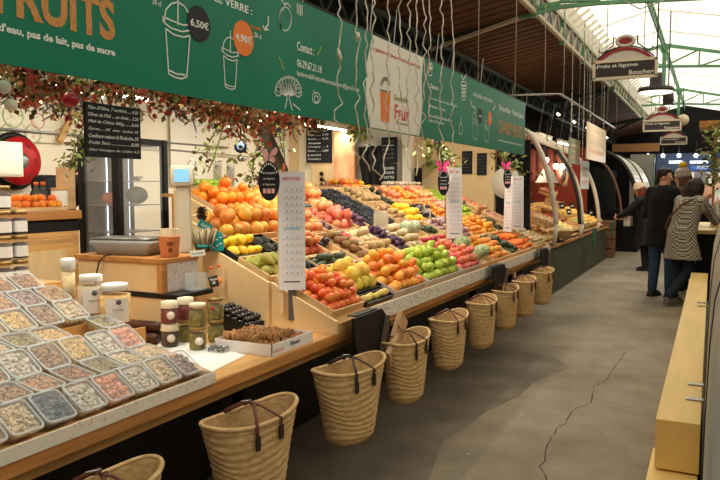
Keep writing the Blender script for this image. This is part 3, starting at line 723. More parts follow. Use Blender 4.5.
for ki, (k, (c1, c2, r)) in enumerate(KINDS.items()):
    random.seed(100+ki); mb = MB(); m1 = mat('nut_'+k, c1, .6, col2=tuple(int(q*.8) for q in c2), scale=85, bump=.3, bscale=120); 
    nl = 95 if r < .01 else 46
    loft(mb, [R3(TA*.80, TBy*.80, .014, .003), R3(TA*.9, TBy*.9, .016, .030)], cap1=True)
    for i in range(nl):
        x, y = random.uniform(-1, 1)*TA*.78, random.uniform(-1, 1)*TBy*.78
        rr = r*random.uniform(.9, 1.4); mb.ball((x, y, .031+random.uniform(-.003, .006)), rr, rr*random.uniform(.6, 1), rr*.62, 6, 4, jit=.12, rot=Euler((random.uniform(-.6, .6), random.uniform(-.6, .6), random.random()*6)).to_matrix())
    me = mb.mesh('contents'); me.materials.append(m1); CONT[k] = me
LAB = {'walnut': 'clear tub of brown walnuts', 'pale': 'clear tub of pale cashew nuts', 'almond': 'clear tub of tan almonds', 'white': 'clear tub of whitish nuts', 'pink': 'clear tub of salmon-pink dried fruit', 'yellow': 'clear tub of yellow grains',
       'hazel': 'clear tub of brown hazelnuts', 'green': 'clear tub of greenish-brown nut mix', 'dark': 'clear tub of grey-blue vacuum pack', 'berry': 'clear tub of nuts and red berries'}
ROWN = ['front row of the rack', 'second row of the rack', 'third row of the rack', 'fourth row of the rack', 'fifth row of the rack', 'sixth row of the rack']
KN = {'walnut': 'walnuts', 'pale': 'cashews', 'almond': 'almonds', 'white': 'whitish nuts', 'pink': 'pink fruit', 'yellow': 'yellow grains', 'hazel': 'hazelnuts', 'green': 'greenish mix', 'dark': 'grey-blue pack', 'berry': 'berry mix'}
rows = [(-1.812, .815, .60, [(1.23, 'almond'), (1.35, 'pale'), (1.47, 'dark'), (1.595, 'white'), (1.715, 'pink'), (1.835, 'white'), (1.955, 'pale'), (2.072, 'berry')]),
        (-1.93, .852, .22, [(1.29, 'hazel'), (1.41, 'walnut'), (1.53, 'almond'), (1.655, 'hazel'), (1.785, 'green'), (1.905, 'pale'), (2.02, 'pale')]),
        (-2.052, .905, .60, [(1.42, 'almond'), (1.54, 'white'), (1.66, 'walnut'), (1.785, 'yellow'), (1.905, 'white'), (2.02, 'pink')]),
        (-2.172, .945, .25, [(1.41, 'yellow'), (1.53, 'pale'), (1.65, 'green'), (1.77, 'yellow'), (2.03, 'green')]),
        (-2.292, 1.0, .55, [(1.48, 'walnut'), (1.60, 'yellow'), (1.72, 'yellow'), (1.84, 'walnut'), (1.965, 'pale')]),
        (-2.415, 1.05, .42, [(1.62, 'walnut'), (1.74, 'almond'), (1.86, 'berry'), (1.985, 'almond')]),
        (-2.53, 1.105, .5, [(1.70, 'pale'), (1.82, 'hazel'), (1.945, 'hazel')])]
ROWN.append('highest row before the stacked jars')
random.seed(44)
for i in range(7):      # the rows go on towards the near end of the rack
    x, z, tl, L_ = rows[i]; y = L_[0][0]-.12; ks = list(KINDS)
    while y > 1.07: L_.insert(0, (round(y, 3), ks[(i*3+len(L_)) % 10])); y -= .12
rack = thing('tray_rack', 'stepped pine rack that carries the tubs of nuts', 'rack', (-1.75, 1.0, ZT+.002))
for i, (x, z, tl, L_) in enumerate(rows):
    zs = z-.028-ZT-math.sin(tl)*.062
    MB().box(x+1.75-.058, x+1.75+.058, .0, 1.13 if i < 3 else 1.2, 0, zs).build('step', M_wood, rack)
    MB().box(x+1.75+.05, x+1.75+.058, .0, 1.13 if i < 3 else 1.2, zs, zs+.014).build('lip', M_wood, rack)
    for (y, k) in L_:
        nb = L_[L_.index((y, k))-1][1] if L_.index((y, k)) else L_[1][1]
        extra = (' beside the '+KN[nb]) if sum(1 for q in L_ if q[1] == k) > 1 else ''
        t = thing('nut_tub', LAB[k]+', '+ROWN[i]+extra, 'tub', (x-math.sin(tl)*.022, y, z-.022), 0, 'tubs of nuts on the stepped rack'); t.rotation_euler = (random.uniform(-.03, .03), tl, random.uniform(-.04, .04))
        link('contents', CONT[k], None, t); link('tub', me_tub, None, t); link('rim', me_rim, None, t); link('lid', me_lid, None, t)
MB().box(-1.05, -.84, 0, 1.2, 0, .33).build('step', M_wood, rack)
# ---------------------------------------------------------------- jars
M_glass = mat('jar_glass', (236, 240, 236), .06, alpha=.05, spec=.8)
M_label = print_mat('jar_label', (236, 230, 218), [(170, 160, 150), (206, 176, 140)], 40, .68)
M_brass = mat('brass_lid', (150, 120, 72), .4, metal=.5, var=.1, scale=20)
def jar(loc, label, r, h, fill, lidm, labm=None, grp=None, rz=0, fillm=None, lidh=.014, cloth=False):
    t = thing('glass_jar', label, 'jar', loc, rz, grp)
    MB().lathe([(r*.9, 0), (r, .006), (r, h*.78), (r*.86, h*.88), (r*.86, h)], n=20).build('glass', M_glass, t)
    MB().lathe([(r*.86, .004), (r*.95, .01), (r*.95, h*.74), (r*.6, h*.8), (0, h*.8)], n=20).build('filling', fillm, t)
    if cloth: MB().lathe([(r*1.02, h*.80), (r*1.06, h*.84), (r*.95, h*.97), (r*.93, h+lidh), (0, h+lidh+.003)], n=24, wob=lambda A, z: 1+.03*math.sin(A*12)).build('lid', lidm, t)
    else: MB().lathe([(r*.92, h-.003), (r*.94, h+lidh), (0, h+lidh)], n=24).build('lid', lidm, t)
    if labm:
        def lf(u, v): A = -1.3+2.6*u; return (r*1.015*math.cos(A), r*1.015*math.sin(A), h*(.14+.52*v))
        MB().grid(lf, 10, 1).build('label', labm, t)
    return t
cam_dir = lambda p: math.atan2(-p[1], -p[0])
M_jl0 = mat('jar_label_plain', (232, 228, 222), .6, var=.05, scale=30)
M_tapenade = mat('tapenade', (60, 40, 28), .6, var=.3, scale=60)
base = V(-2.70, 1.99, 1.085)
for i, (x) in enumerate((4, 20)):
    for lvl in range(4 if i == 0 else 3):
        p = at(x, 250, X=-2.69); p.z = 1.085+lvl*.107
        jar(p, 'dark white-labelled jar with brass lid, %s in the %s stack by the cabinet' % (('bottom', 'second', 'third', 'top')[lvl], ('taller', 'lower')[i]), .034, .09, None, M_brass, M_jl0, 'labelled jars stacked at the tray rack', cam_dir(p), M_tapenade, .014)
# rice bottle and two wide plastic jars
p = at(69, 297, X=-2.42); p.z = .986+.01
t = thing('rice_bottle', 'tall clear bottle of pale grain with a white cap behind the nut tubs', 'bottle', (p.x, p.y, 1.0))
MB().lathe([(.026, 0), (.029, .005), (.029, .155), (.027, .165)], n=20).build('glass', M_glass, t); MB().lathe([(.025, .003), (.0265, .15), (0, .15)], n=18).build('grain', mat('rice', (226, 204, 156), .7, var=.15, scale=120), t)
MB().lathe([(.030, .158), (.030, .196), (.027, .205), (0, .207)], n=20).build('cap', mat('white_plastic', (240, 238, 230), .4), t)
M_bread = mat('crouton', (232, 194, 122), .7, col2=(206, 156, 86), scale=40, bump=.5, bscale=80)
M_dust = mat('beige_powder', (196, 178, 150), .7, var=.1, scale=50)
M_jlabel = mat('plain_label', (236, 228, 218), .5, var=.03, scale=9)
for (x, yb, X, r, h, fm, lab) in ((92, 318, -2.33, .056, .14, M_dust, 'wide clear jar of beige powder with white lid and white label'), (116, 337, -2.24, .066, .14, M_bread, 'wide clear jar of golden chips with white lid and square label')):
    p = at(x, yb, X=X); p.z = .972 if x < 100 else .935
    t = thing('wide_jar', lab, 'jar', p, cam_dir(p)+.15)
    MB().lathe([(r*.95, 0), (r, .006), (r, h*.86), (r*.9, h*.95), (r*.8, h)], n=24).build('plastic', M_glass, t)
    MB().lathe([(r*.93, .003), (r*.96, .01), (r*.96, h*.84), (0, h*.87)], n=24).build('filling', fm, t)
    MB().lathe([(r*.84, h-.004), (r*.84, h+.02), (r*.8, h+.024), (0, h+.024)], n=24).build('lid', MATS['white_plastic'], t)
    def lf(u, v): A = -.75+1.5*u; return (r*1.02*math.cos(A), r*1.02*math.sin(A), h*(.05+.72*v))
    MB().grid(lf, 10, 1).build('label', M_jlabel, t)
    bd = MB().lathe([(.0, .001), (.011, .001), (.011, 0)], n=14, mat4=Matrix.Rotation(PI/2, 3, 'Y')).build('label_badge', mat('badge', (92, 88, 96), .5), t, loc=(r*1.025, .004, h*.66))
    text('CHIPS' if fm is M_bread else 'FARINE', t, mat('ink_mauve', (170, 120, 130), .6), frame((r*1.03, -.022, h*.4), (0, 1, 0), (0, 0, 1)), width=.045, height=.008)

# ---------------------------------------------------------------- paper, jars, dried fruit on the worktop
q = [at(x, y, Z=ZT+.003) for x, y in ((152, 343), (170, 336), (246, 355), (212, 372))]; c0 = sum(q, V(0, 0, 0))/4
o = MB().add([V(a.x, a.y, ZT+.003)-c0 for a in q]+[V(a.x, a.y, ZT+.0045)-c0 for a in q], [(0, 1, 2, 3), (4, 5, 6, 7), (0, 1, 5, 4), (1, 2, 6, 5), (2, 3, 7, 6), (3, 0, 4, 7)]).build('paper_sheet', print_mat('speckled_paper', (226, 228, 224), [(190, 196, 196)], 60, .68), loc=c0)
tag(o, 'white paper sheet lying on the worktop beside the nut tubs', 'paper')
M_olive = mat('olive_fill', (84, 76, 16), .5, col2=(142, 126, 44), scale=46, bump=.6, bscale=50)
M_jam = mat('jam_fill', (84, 14, 8), .3, col2=(124, 30, 12), scale=20); M_dkfill = mat('dark_fill', (62, 44, 28), .5, var=.3, scale=40)
M_cloth = mat('cloth_lid', (224, 212, 186), .8, var=.05, scale=40); M_tag = mat('tag_white', (236, 230, 222), .7)
px_j = [(170, 346), (186, 341), (198, 349), (216, 341)]
lower = [('white-lidded jar of dark preserve, bottom tier', M_dkfill, M_cloth, 1), ('green olive jar, bottom tier behind the front olive jar', M_olive, M_brass, 0), ('green olive jar, bottom tier at the front', M_olive, M_brass, 0), ('green olive jar, bottom tier beside the date tray', M_olive, M_brass, 0)]
upper = [('red jam jar with cream cloth lid and white tag, top tier', M_jam, M_cloth, 1), ('red jam jar without a tag, cream cloth lid, top tier', M_jam, M_cloth, 1), ('green olive jar with cream lid, top tier', M_olive, M_cloth, 0), ('green olive jar with pink tag, top tier', M_olive, M_brass, 0)]
for i, (x, y) in enumerate(px_j):
    p = at(x, y, Z=ZT+.004)
    for lv, spec in enumerate((lower[i], upper[i])):
        z = ZT+.004+lv*.108
        t = jar((p.x, p.y, z), spec[0]+' of the jar stack', .041, .095, None, spec[2], None, 'preserve jars stacked on the worktop', cam_dir(p), spec[1], .012, bool(spec[3]))
        if (lv, i) in ((1, 0), (0, 0), (0, 2)): 
            MB().lathe([(0, 0), (.019, 0), (.019, .001), (0, .001)], n=18, mat4=Matrix.Rotation(PI/2, 3, 'Y')).build('hang_tag', M_tag, t, loc=(.0425, .006, .045))
        if (lv, i) == (1, 3):
            MB().lathe([(0, 0), (.011, 0), (.011, .001), (0, .001)], n=5, mat4=Matrix.Rotation(PI/2, 3, 'Y')).build('hang_tag', mat('pink_tag', (214, 60, 90), .6), t, loc=(.0425, -.014, .06))
# dark wrapped logs
M_log = mat('dark_log', (58, 34, 22), .4, col2=(92, 56, 34), scale=14, stretch=(.4, 4, 4), bump=.3, bscale=60)
for k, (dx, dy, z, lab) in enumerate(((0, 0, 0, 'dark brown wrapped log lying on the worktop, front one'), (-.03, .055, 0, 'dark brown wrapped log lying on the worktop, rear one'), (-.01, .03, .05, 'dark brown wrapped log lying on top of two others'))):
    p = at(166, 345, Z=ZT)+V(-.03+dx, -.02+dy, 0); p.z = ZT+.031+z
    mb = MB().tube([(-.20, 0, 0), (-.19, 0, .002), (-.1, 0, 0), (-.02, 0, 0), (0, 0, 0)], [.018, .027, .027, .027, .022], 8)
    tag(mb.build('dried_log', M_log, loc=p, rot=(0, 0, .12)), lab, 'log', 'dark logs on the worktop')
# white box of dried figs
c = at(272, 357, Z=ZT+.003); e = at(308, 341, Z=ZT+.003); fx = at(216, 349, Z=ZT+.003)
lx, ly = c.x-fx.x, e.y-c.y
M_card = mat('white_card', (232, 228, 222), .6, var=.03, scale=8)
bx = thing('fig_box', 'white cardboard box of dried figs with pink and blue print on the worktop', 'box', (c.x-lx/2, c.y+ly/2, ZT+.003))
h = .052
MB().box(-lx/2, lx/2, -ly/2, ly/2, 0, .004).build('base', M_card, bx)
for n_, a in (('panel', (-lx/2, lx/2, -ly/2, -ly/2+.004)), ('panel', (-lx/2, lx/2, ly/2-.004, ly/2)), ('panel', (lx/2-.004, lx/2, -ly/2, ly/2)), ('panel', (-lx/2, -lx/2+.004, -ly/2, ly/2))):
    MB().box(*a, .004, h).build(n_, M_card, bx)
text('Figues', bx, mat('ink_blue', (60, 62, 90), .6), frame((lx/2+.0005, -.03, .014), (0, 1, 0), (0, 0, 1)), width=.09, height=.026, shear=.3, bold=.02)
text('FRUITS SECS', bx, mat('ink_pink', (226, 150, 150), .6), frame((lx/2+.0005, -ly/2+.015, .012), (0, 1, 0), (0, 0, 1)), width=.085, height=.016)
M_fig = mat('dried_fig', (150, 104, 62), .75, col2=(186, 140, 90), scale=40, bump=.4, bscale=90, rnd=.15)
random.seed(4)
me_fig = MB().lathe([(.003, -.003), (.015, -.005), (.021, -.0025), (.021, .0025), (.015, .005), (.003, .003)], n=10, wob=lambda A, z: 1+.08*math.sin(3*A+z*200)).mesh('dried_fig'); me_fig.materials.append(M_fig)
for row in range(5):
    n = int((lx-.03)/.0165)
    for k in range(n):
        yy = -ly/2+.026+row*(ly-.052)/4; xx = -lx/2+.018+k*.0165
        lv = 0
        o = link('dried_fig', me_fig, None, None, (bx.location.x+xx, bx.location.y+yy, ZT+.03+random.uniform(-.002, .003)), (random.uniform(-.15, .15), PI/2+random.uniform(-.35, .35), random.uniform(-.2, .2)))
        tag(o, 'dried brown fig pressed flat, packed in rows in the white box', 'dried fig', 'dried figs in the white box')
for row in range(4):
    n = int((lx-.06)/.0165)
    for k in range(n):
        if row == 0 and k > n*.7: continue
        yy = -ly/2+.052+row*(ly-.052)/4.6; xx = -lx/2+.03+k*.0165
        o = link('dried_fig', me_fig, None, None, (bx.location.x+xx, bx.location.y+yy, ZT+.061+random.uniform(-.003, .004)), (random.uniform(-.15, .15), PI/2+random.uniform(-.4, .4), random.uniform(-.2, .2)))
        tag(o, 'dried brown fig pressed flat, packed in rows in the white box', 'dried fig', 'dried figs in the white box')
# tray of glossy black dates
p0 = at(241, 318, Z=.80)
dt = thing('date_tray', 'black tray of glossy dates beside the preserve jars', 'tray', (p0.x, p0.y, ZT+.045), 0); dt.rotation_euler = (0, .28, 0)
for a in ((-.13, .13, -.12, .12, 0, .005), (-.13, .13, -.12, -.115, .005, .035), (-.13, .13, .115, .12, .005, .035), (.125, .13, -.115, .115, .005, .035), (-.13, -.125, -.115, .115, .005, .035)): MB().box(*a).build('panel', M_black, dt)
M_date = mat('black_date', (34, 26, 28), .25, var=.3, scale=30, spec=.6, coat=.4, rnd=.2)
me_date = MB().ball((0, 0, 0), .021, .013, .013, 10, 6).mesh('date'); me_date.materials.append(M_date)
Mt = Matrix.Translation(dt.location) @ Euler((0, .28, 0)).to_matrix().to_4x4()
for i in range(6):
    for j in range(8):
        q = Mt @ V(-.105+i*.042, -.1+j*.0285, .022+random.uniform(0, .004)); o = link('date', me_date, None, None, q, (random.uniform(-.2, .2), .28, random.uniform(-.25, .25)))
        tag(o, 'glossy black date lying in the black tray', 'date', 'dates in the black tray')
for i in range(5):
    for j in range(7):
        q = Mt @ V(-.085+i*.042, -.085+j*.0285, .044+random.uniform(0, .004)); o = link('date', me_date, None, None, q, (random.uniform(-.2, .2), .28, random.uniform(-.25, .25)))
        tag(o, 'glossy black date lying in the black tray', 'date', 'dates in the black tray')
MB().box(-.11, .11, -.12, .10, -.05, -.002).build('riser', M_black, dt)
# clear clamshell of dark berries
p = at(222, 350, Z=ZT+.004)
t = thing('clamshell_box', 'clear plastic clamshell of dark dried berries lying before the fig box', 'box', (p.x, p.y, ZT+.004), .1)
loft(MB(), [R3(.045, .06, .01, 0), R3(.052, .068, .012, .028)], cap1=False).build('tray', M_plast, t)
loft(MB(), [R3(.053, .069, .012, .029), R3(.05, .066, .012, .034)], cap0=False, cap1=True).build('lid', M_lid, t)
random.seed(8); mb = MB()
for k in range(60): mb.ball((random.uniform(-.04, .04), random.uniform(-.056, .056), .015+random.uniform(-.006, .008)), .008, .006, .006, 6, 4)
mb.build('berries', mat('dark_berry', (44, 36, 36), .4, var=.3, scale=60), t, kind='stuff')

# ---------------------------------------------------------------- raised box with scale, cup, bundle
bxX0, bxX1, bxY0, bxY1 = -2.98, -2.40, 2.62, 3.3
rb = thing('raised_box', 'pale wooden box counter that carries the scale behind the jars', 'counter', (bxX1, bxY0, ZT+.002))
def rbx(n, a, m, bv=.003): return MB().box(a[0]-bxX1, a[1]-bxX1, a[2]-bxY0, a[3]-bxY0, a[4]-ZT-.002, a[5]-ZT-.002).build(n, m, rb, bevel=bv)
rbx('lower_panel', (bxX0, bxX1, bxY0, 2.88, ZT+.002, .955), M_ply); rbx('black_band', (bxX0-.0, bxX1+.10, bxY0-.006, 2.885, .955, .98), M_black)
rbx('front_panel', (bxX0, bxX1, bxY0, 2.88, .98, 1.128), M_ply); rbx('top', (bxX0-.01, bxX1+.008, bxY0-.012, 2.885, 1.128, 1.152), M_woodY)
rbx('corner_post', (bxX1-.03, bxX1+.006, bxY0-.008, bxY0+.03, .98, 1.128), M_woodY)
rbx('poster', (bxX1, bxX1+.003, bxY0+.032, 2.88, .985, 1.125), print_mat('poster_print', (220, 212, 206), [(190, 186, 180), (222, 130, 130)], 24, .6), 0)
# cable
o = MB().tube([at(95, 292, Y=2.60), at(96, 276, Y=2.59), at(99, 262, Y=2.585), at(104, 256, Y=2.60), at(112, 254, Y=2.66)], .004, 6).build('power_cable', M_black); tag(o, 'thin black cable looping down from the scale over the pale box', 'cable')
# scale
M_scale = mat('scale_grey', (150, 148, 142), .45, var=.05, scale=5); M_beige = mat('scale_beige', (196, 186, 164), .5, var=.04, scale=5)
sc_ = thing('shop_scale', 'grey market scale with steel platter and tall pillar display', 'scale', (-2.74, 2.76, 1.154), .25)
mb = MB(); loft(mb, [[(x, y, 0) for x, y in rrect(.15, .1, .02)], [(x, y, .035) for x, y in rrect(.16, .105, .02)], [(x, y, .06) for x, y in rrect(.185, .115, .02)], [(x, y, .075) for x, y in rrect(.18, .112, .02)]], cap1=True)
mb.build('body', M_scale, sc_); loft(MB(), [[(x, y, .079) for x, y in rrect(.17, .105, .02)], [(x, y, .086) for x, y in rrect(.178, .11, .02)]], cap1=True).build('platter', M_metal, sc_)
dp = at(183, 176, X=-2.52); dl = V(dp.x, dp.y, 0)
t2 = thing('scale_display', 'beige pillar with a small blue screen beside the steel platter', 'display', (dp.x, dp.y, 1.154), cam_dir(dp)-.1); t2.scale = (1.25, 1.25, 1)
zz = dp.z-1.154
mb = MB(); mb.add([(-.03, -.035, 0), (.03, -.035, 0), (.03, .035, 0), (-.03, .035, 0), (-.02, -.028, zz-.03), (.02, -.028, zz-.03), (.02, .028, zz-.03), (-.02, .028, zz-.03)], [(0, 1, 2, 3), (4, 5, 6, 7), (0, 1, 5, 4), (1, 2, 6, 5), (2, 3, 7, 6), (3, 0, 4, 7)])
mb.build('pillar', M_beige, t2, bevel=.008)
loft(MB(), [[(-.03, x, z+zz) for x, z in rrect(.046, .052, .012)], [(.03, x, z+zz) for x, z in rrect(.05, .055, .014)], [(.034, x, z+zz) for x, z in rrect(.045, .05, .012)]], cap1=True).build('head', M_beige, t2)
sc2 = MB().box(.0345, .036, -.033, .028, zz-.032, zz+.036).build('screen', mat('blue_screen', (126, 186, 226), .3, emit=.5), t2)
MB().tube([(0, .02, zz+.055), (0, .025, zz+.075), (0, .04, zz+.09), (0, .055, zz+.075), (0, .05, zz+.055)], .003, 6).build('wire_loop', M_metal, t2)
# printed paper cup with sticks
p = at(167, 257, Z=1.154); t = thing('paper_cup', 'orange kraft cup printed in black letters holding pale sticks', 'cup', (p.x, p.y+.02, 1.154), cam_dir(p)); t.scale = (1.35, 1.35, 1.2)
MB().lathe([(.03, 0), (.033, .004), (.04, .085), (.041, .088), (.037, .088), (.03, .01), (0, .006)], n=22).build('cup', mat('orange_kraft', (222, 138, 84), .6, var=.06, scale=20), t)
for k in range(16):
    a = 2*PI*k/16; MB().box(-.002, .002, -.006, .006, .012, .118).build('stick', mat('pale_stick', (232, 214, 176), .7), t, loc=(.031*math.cos(a), .031*math.sin(a), 0), rot=(0, 0, a))
text('TZO', t, M_inkblack, frame((.0395, -.012, .05), (0, 1, 0), (0, 0, 1)), width=.026, height=.014, bold=.02); text('co', t, M_inkblack, frame((.037, -.004, .022), (0, 1, 0), (0, 0, 1)), width=.014, height=.016, bold=.02)
# bundle of dried herbs with teal ribbon
random.seed(12); p = at(204, 258, Z=1.16); p = V(-2.46, at(204, 250, X=-2.46).y, 1.154)
M_teal = mat('teal_ribbon', (24, 150, 150), .5, var=.15, scale=30)
t = thing('herb_bundle', 'bundle of dried herb twigs with a teal ribbon standing beside the cup', 'bundle', p, 0); t.scale = (1.7, 1.7, 1.35)
for k in range(60):
    a = random.random()*6.28; r = random.uniform(.004, .035); MB().tube([(r*.6*math.cos(a), r*.6*math.sin(a), 0), (r*math.cos(a), r*math.sin(a), .05), (r*1.3*math.cos(a), r*1.3*math.sin(a), random.uniform(.075, .095))], [.003, .0035, .002], 4).build('twig', random.choice([mat('twig_a', (150, 134, 104), .8), mat('twig_b', (112, 100, 74), .8), mat('twig_c', (176, 162, 132), .8)]), t)
MB().lathe([(.024, .018), (.026, .022), (.026, .026), (.024, .03)], n=16).build('ribbon', M_teal, t)
def bow(loc, lab, s=1, rz=0):
    t = thing('teal_bow', lab, 'bow', loc, rz)
    for k in range(4):
        MB().add([(0, 0, 0), (.01*s, .03*s*math.cos(k), .03*s+.012*k*s), (.012*s, .05*s*math.cos(k+.4), .01*s+.014*k*s), (0, .02*s*math.cos(k+.8), -.004)], [(0, 1, 2, 3)]).build('loop', M_teal, t)
    for sg in (-1, 1): MB().obox((.008*s, sg*.014*s, -.01*s), (.001, 0, 0), (0, .007*s, 0), (0, sg*.005*s, .024*s)).build('tail', M_teal, t)
    return t
pb = V(-2.43, at(217, 240, X=-2.43).y, 1.154); t = thing('foil_bag', 'crumpled teal foil bag standing right of the herb bundle', 'bag', pb, cam_dir(pb)); random.seed(19)
def fbag(u, v):
    A = 2*PI*u; k = 1-.35*v*v; j = random.uniform(-.004, .004); return (.018*k*math.cos(A)+j, .036*k*math.sin(A)+j, .105*v+.006*math.sin(5*A)*v)
mbg = MB().grid(fbag, 18, 6); mbg.build('foil', M_teal, t)
for k in range(7): MB().obox((.0185, -.02+(k % 3)*.02, .02+k*.011), (.0006, 0, 0), (0, .006, .002), (0, -.001, .0025)).build('print_mark', M_ink, t)
# pine cone with tag
p = at(202, 215, X=-2.62); t = thing('pine_cone', 'brown pine cone perched above a teal striped tag', 'pine cone', p-V(0, 0, .03), 0)
M_cone = mat('cone_brown', (72, 48, 36), .7, var=.2, scale=30)
for k in range(46):
    f = k/46; a = k*2.4; r = .030*math.sin(PI*(.12+.8*f))**.8; z = .075*f
    MB().obox((r*.8*math.cos(a), r*.8*math.sin(a), z), (.010*math.cos(a), .010*math.sin(a), .005), (-.008*math.sin(a), .008*math.cos(a), 0), (0, 0, .0015)).build('scale', M_cone, t)
MB().lathe([(.008, 0), (.016, .02), (.016, .05), (.004, .07)], n=10).build('core', M_cone, t)
p = at(205, 226, X=-2.58); tg = MB().box(-.002, .002, -.042, .042, -.024, .024).build('striped_tag', M_teal, loc=p, rot=(-.55, 0, -.5)); tag(tg, 'teal card tag with white stripes hung below the pine cone', 'tag')
for k in range(5): MB().obox((.0026, -.022+k*.011, 0), (.0005, 0, 0), (0, .002, 0), (0, .003, .011)).build('stripe', M_ink, tg)
# clear holder, bottles, cards on the black ledge
lg = lambda x, dX=.05: V(bxX1+dX, at(x, 280, X=bxX1+dX).y, .981)
p = lg(196); t = thing('acrylic_box', 'clear acrylic box standing on the black ledge', 'box', p, 0)
for a in ((-.035, .035, -.045, .045, 0, .003), (.032, .035, -.045, .045, .003, .085), (-.035, -.032, -.045, .045, .003, .085), (-.035, .035, -.045, -.042, .003, .085), (-.035, .035, .042, .045, .003, .085)): MB().box(*a).build('pane', M_plast, t)
cdm = MB().box(-.001, .001, -.06, .055, -.016, .014).build('price_card', M_card, loc=at(198, 253, X=-2.36), rot=(0, -.2, 0)); tag(cdm, 'white slanted card above the acrylic box', 'card'); text('Pois Chiche', cdm, M_greyink, frame((.0014, -.05, -.006), (0, 1, 0), (0, 0, 1)), width=.09, height=.012)
def bottle(p, lab, capc=(232, 112, 48), r=.018, h=.10, juice=None, grp=None):
    t = thing('juice_bottle', lab, 'bottle', p, 0, grp)
    MB().lathe([(r*.9, 0), (r, .004), (r, h*.62), (r*.5, h*.85), (r*.45, h*.95)], n=16).build('bottle', M_glass, t)
    if juice: MB().lathe([(r*.85, .003), (r*.92, .006), (r*.92, h*.35), (0, h*.36)], n=14).build('juice', juice, t)
    MB().lathe([(r*.55, h*.92), (r*.55, h*1.04), (0, h*1.05)], n=14).build('cap', mat('cap%d' % capc[0], capc, .4), t)
M_oj = mat('juice_orange', (236, 146, 40), .4)
bottle(lg(211, .045), 'small clear bottle with orange cap on the black ledge, nearest the acrylic box'); bottle(lg(219, .03), 'small bottle with orange cap and some juice on the black ledge', juice=M_oj)
p = lg(215, .085); cb = MB().box(-.003, .003, -.038, .038, 0, .058).build('mini_chalkboard', M_black, loc=p+V(0, 0, .001), rot=(0, -.25, .1)); tag(cb, 'small black price slate leaning on the black ledge', 'sign')
text('Pois cassés\n  3,80€', cb, M_ink, frame((.0035, -.032, .014), (0, 1, 0), (0, 0, 1)), width=.062, height=.034)

# ---------------------------------------------------------------- tall price boards, oval slates, butterflies
M_board = mat('board_white', (232, 230, 232), .5, var=.02, scale=4)
M_inks = [mat('mark%d' % i, c, .6) for i, c in enumerate([(206, 96, 92), (90, 140, 90), (210, 160, 70), (100, 110, 170), (110, 90, 90)])]
M_pink = [mat('wing_pale', (236, 176, 176), .6, var=.1, scale=30), mat('wing_magenta', (236, 70, 140), .6, var=.1, scale=30)]
def price_board(px_, py_, X, lab, idx, face=.0, lean=.05, h=.62, w_=.138, second=False):
    p = at(px_, py_, X=X); rz = cam_dir(p)+face
    t = thing('price_board', lab, 'price board', (p.x, p.y, p.z-h/2), rz)
    t.rotation_euler = (0, -lean, rz)
    pnl = MB().box(-.004, .004, -w_/2, w_/2, 0, h).build('panel', M_board, t)
    MB().box(-.016, -.005, -w_/2-.006, -w_/2+.02, -.12, h+.01).build('wood_back', M_ply, t)
    MB().box(-.016, -.005, -.022, .022, -.16, .1).build('post', M_bracket, t)
    text('SMOOTHIES', pnl, mat('ink_rose', (226, 110, 120), .6), frame((.0045, -w_*.34, h*.925), (0, 1, 0), (0, 0, 1)), width=w_*.66, height=h*.03, bold=.02)
    text('JUS PRESSES', pnl, mat('ink_sky', (110, 180, 214), .6), frame((.0045, -w_*.30, h*.50), (0, 1, 0), (0, 0, 1)), width=w_*.6, height=h*.03, bold=.02)
    random.seed(50+idx); mbs = [MB() for _ in M_inks]
    for (z0, n) in ((.84, 6), (.44, 6)):
        for r_ in range(n):
            z = h*(z0-r_*.06)
            for c_ in range(3):
                mbs[random.randrange(5)].box(.0042, .0048, -.028+c_*.026, -.022+c_*.026, z, z+.007)
            mbs[4].box(.0042, .0046, -.05, .05, z-.008, z-.007); mbs[0].box(.0042, .0046, .046, .052, z-.004, z+.002)
    for q, m_ in zip(mbs, M_inks):
        if q.v: q.build('print_marks', m_, pnl, kind='stuff')
    MB().box(.0042, .0048, -.045, .04, h*.065, h*.075).build('print_marks', M_inkblack, pnl)
    return t, p, rz
def oval(px_, py_, X, lab, face=0, a=.054, b=.10):
    p = at(px_, py_, X=X); t = thing('oval_slate', lab, 'sign', p, cam_dir(p)+face)
    MB().prism([(a*math.cos(k*PI/18), b*math.sin(k*PI/18)) for k in range(36)], -.004, .004, 'x').build('slate', M_inkblack, t); sl_ = t.children[0]
    for (s, z, w_) in (('la bouteille', .035, .062), ('du légumes', .005, .058), ("à l'épluche", -.024, .062)): text(s, sl_, M_ink, frame((.0045, -w_/2, z), (0, 1, 0), (0, 0, 1)), width=w_, height=.012, bold=.01)
    for k in range(3): MB().box(.0042, .005, -.03+k*.021, -.014+k*.021, -.062, -.038).build('pictogram', M_pink[0], t)
    for k in range(9):
        A = PI*(.18+.64*k/8); MB().obox((.0045, a*.84*math.cos(A), b*.86*math.sin(A)), (.0004, 0, 0), (0, .0032, 0), (0, 0, .006)).build('letter', M_ink, t)
    return t
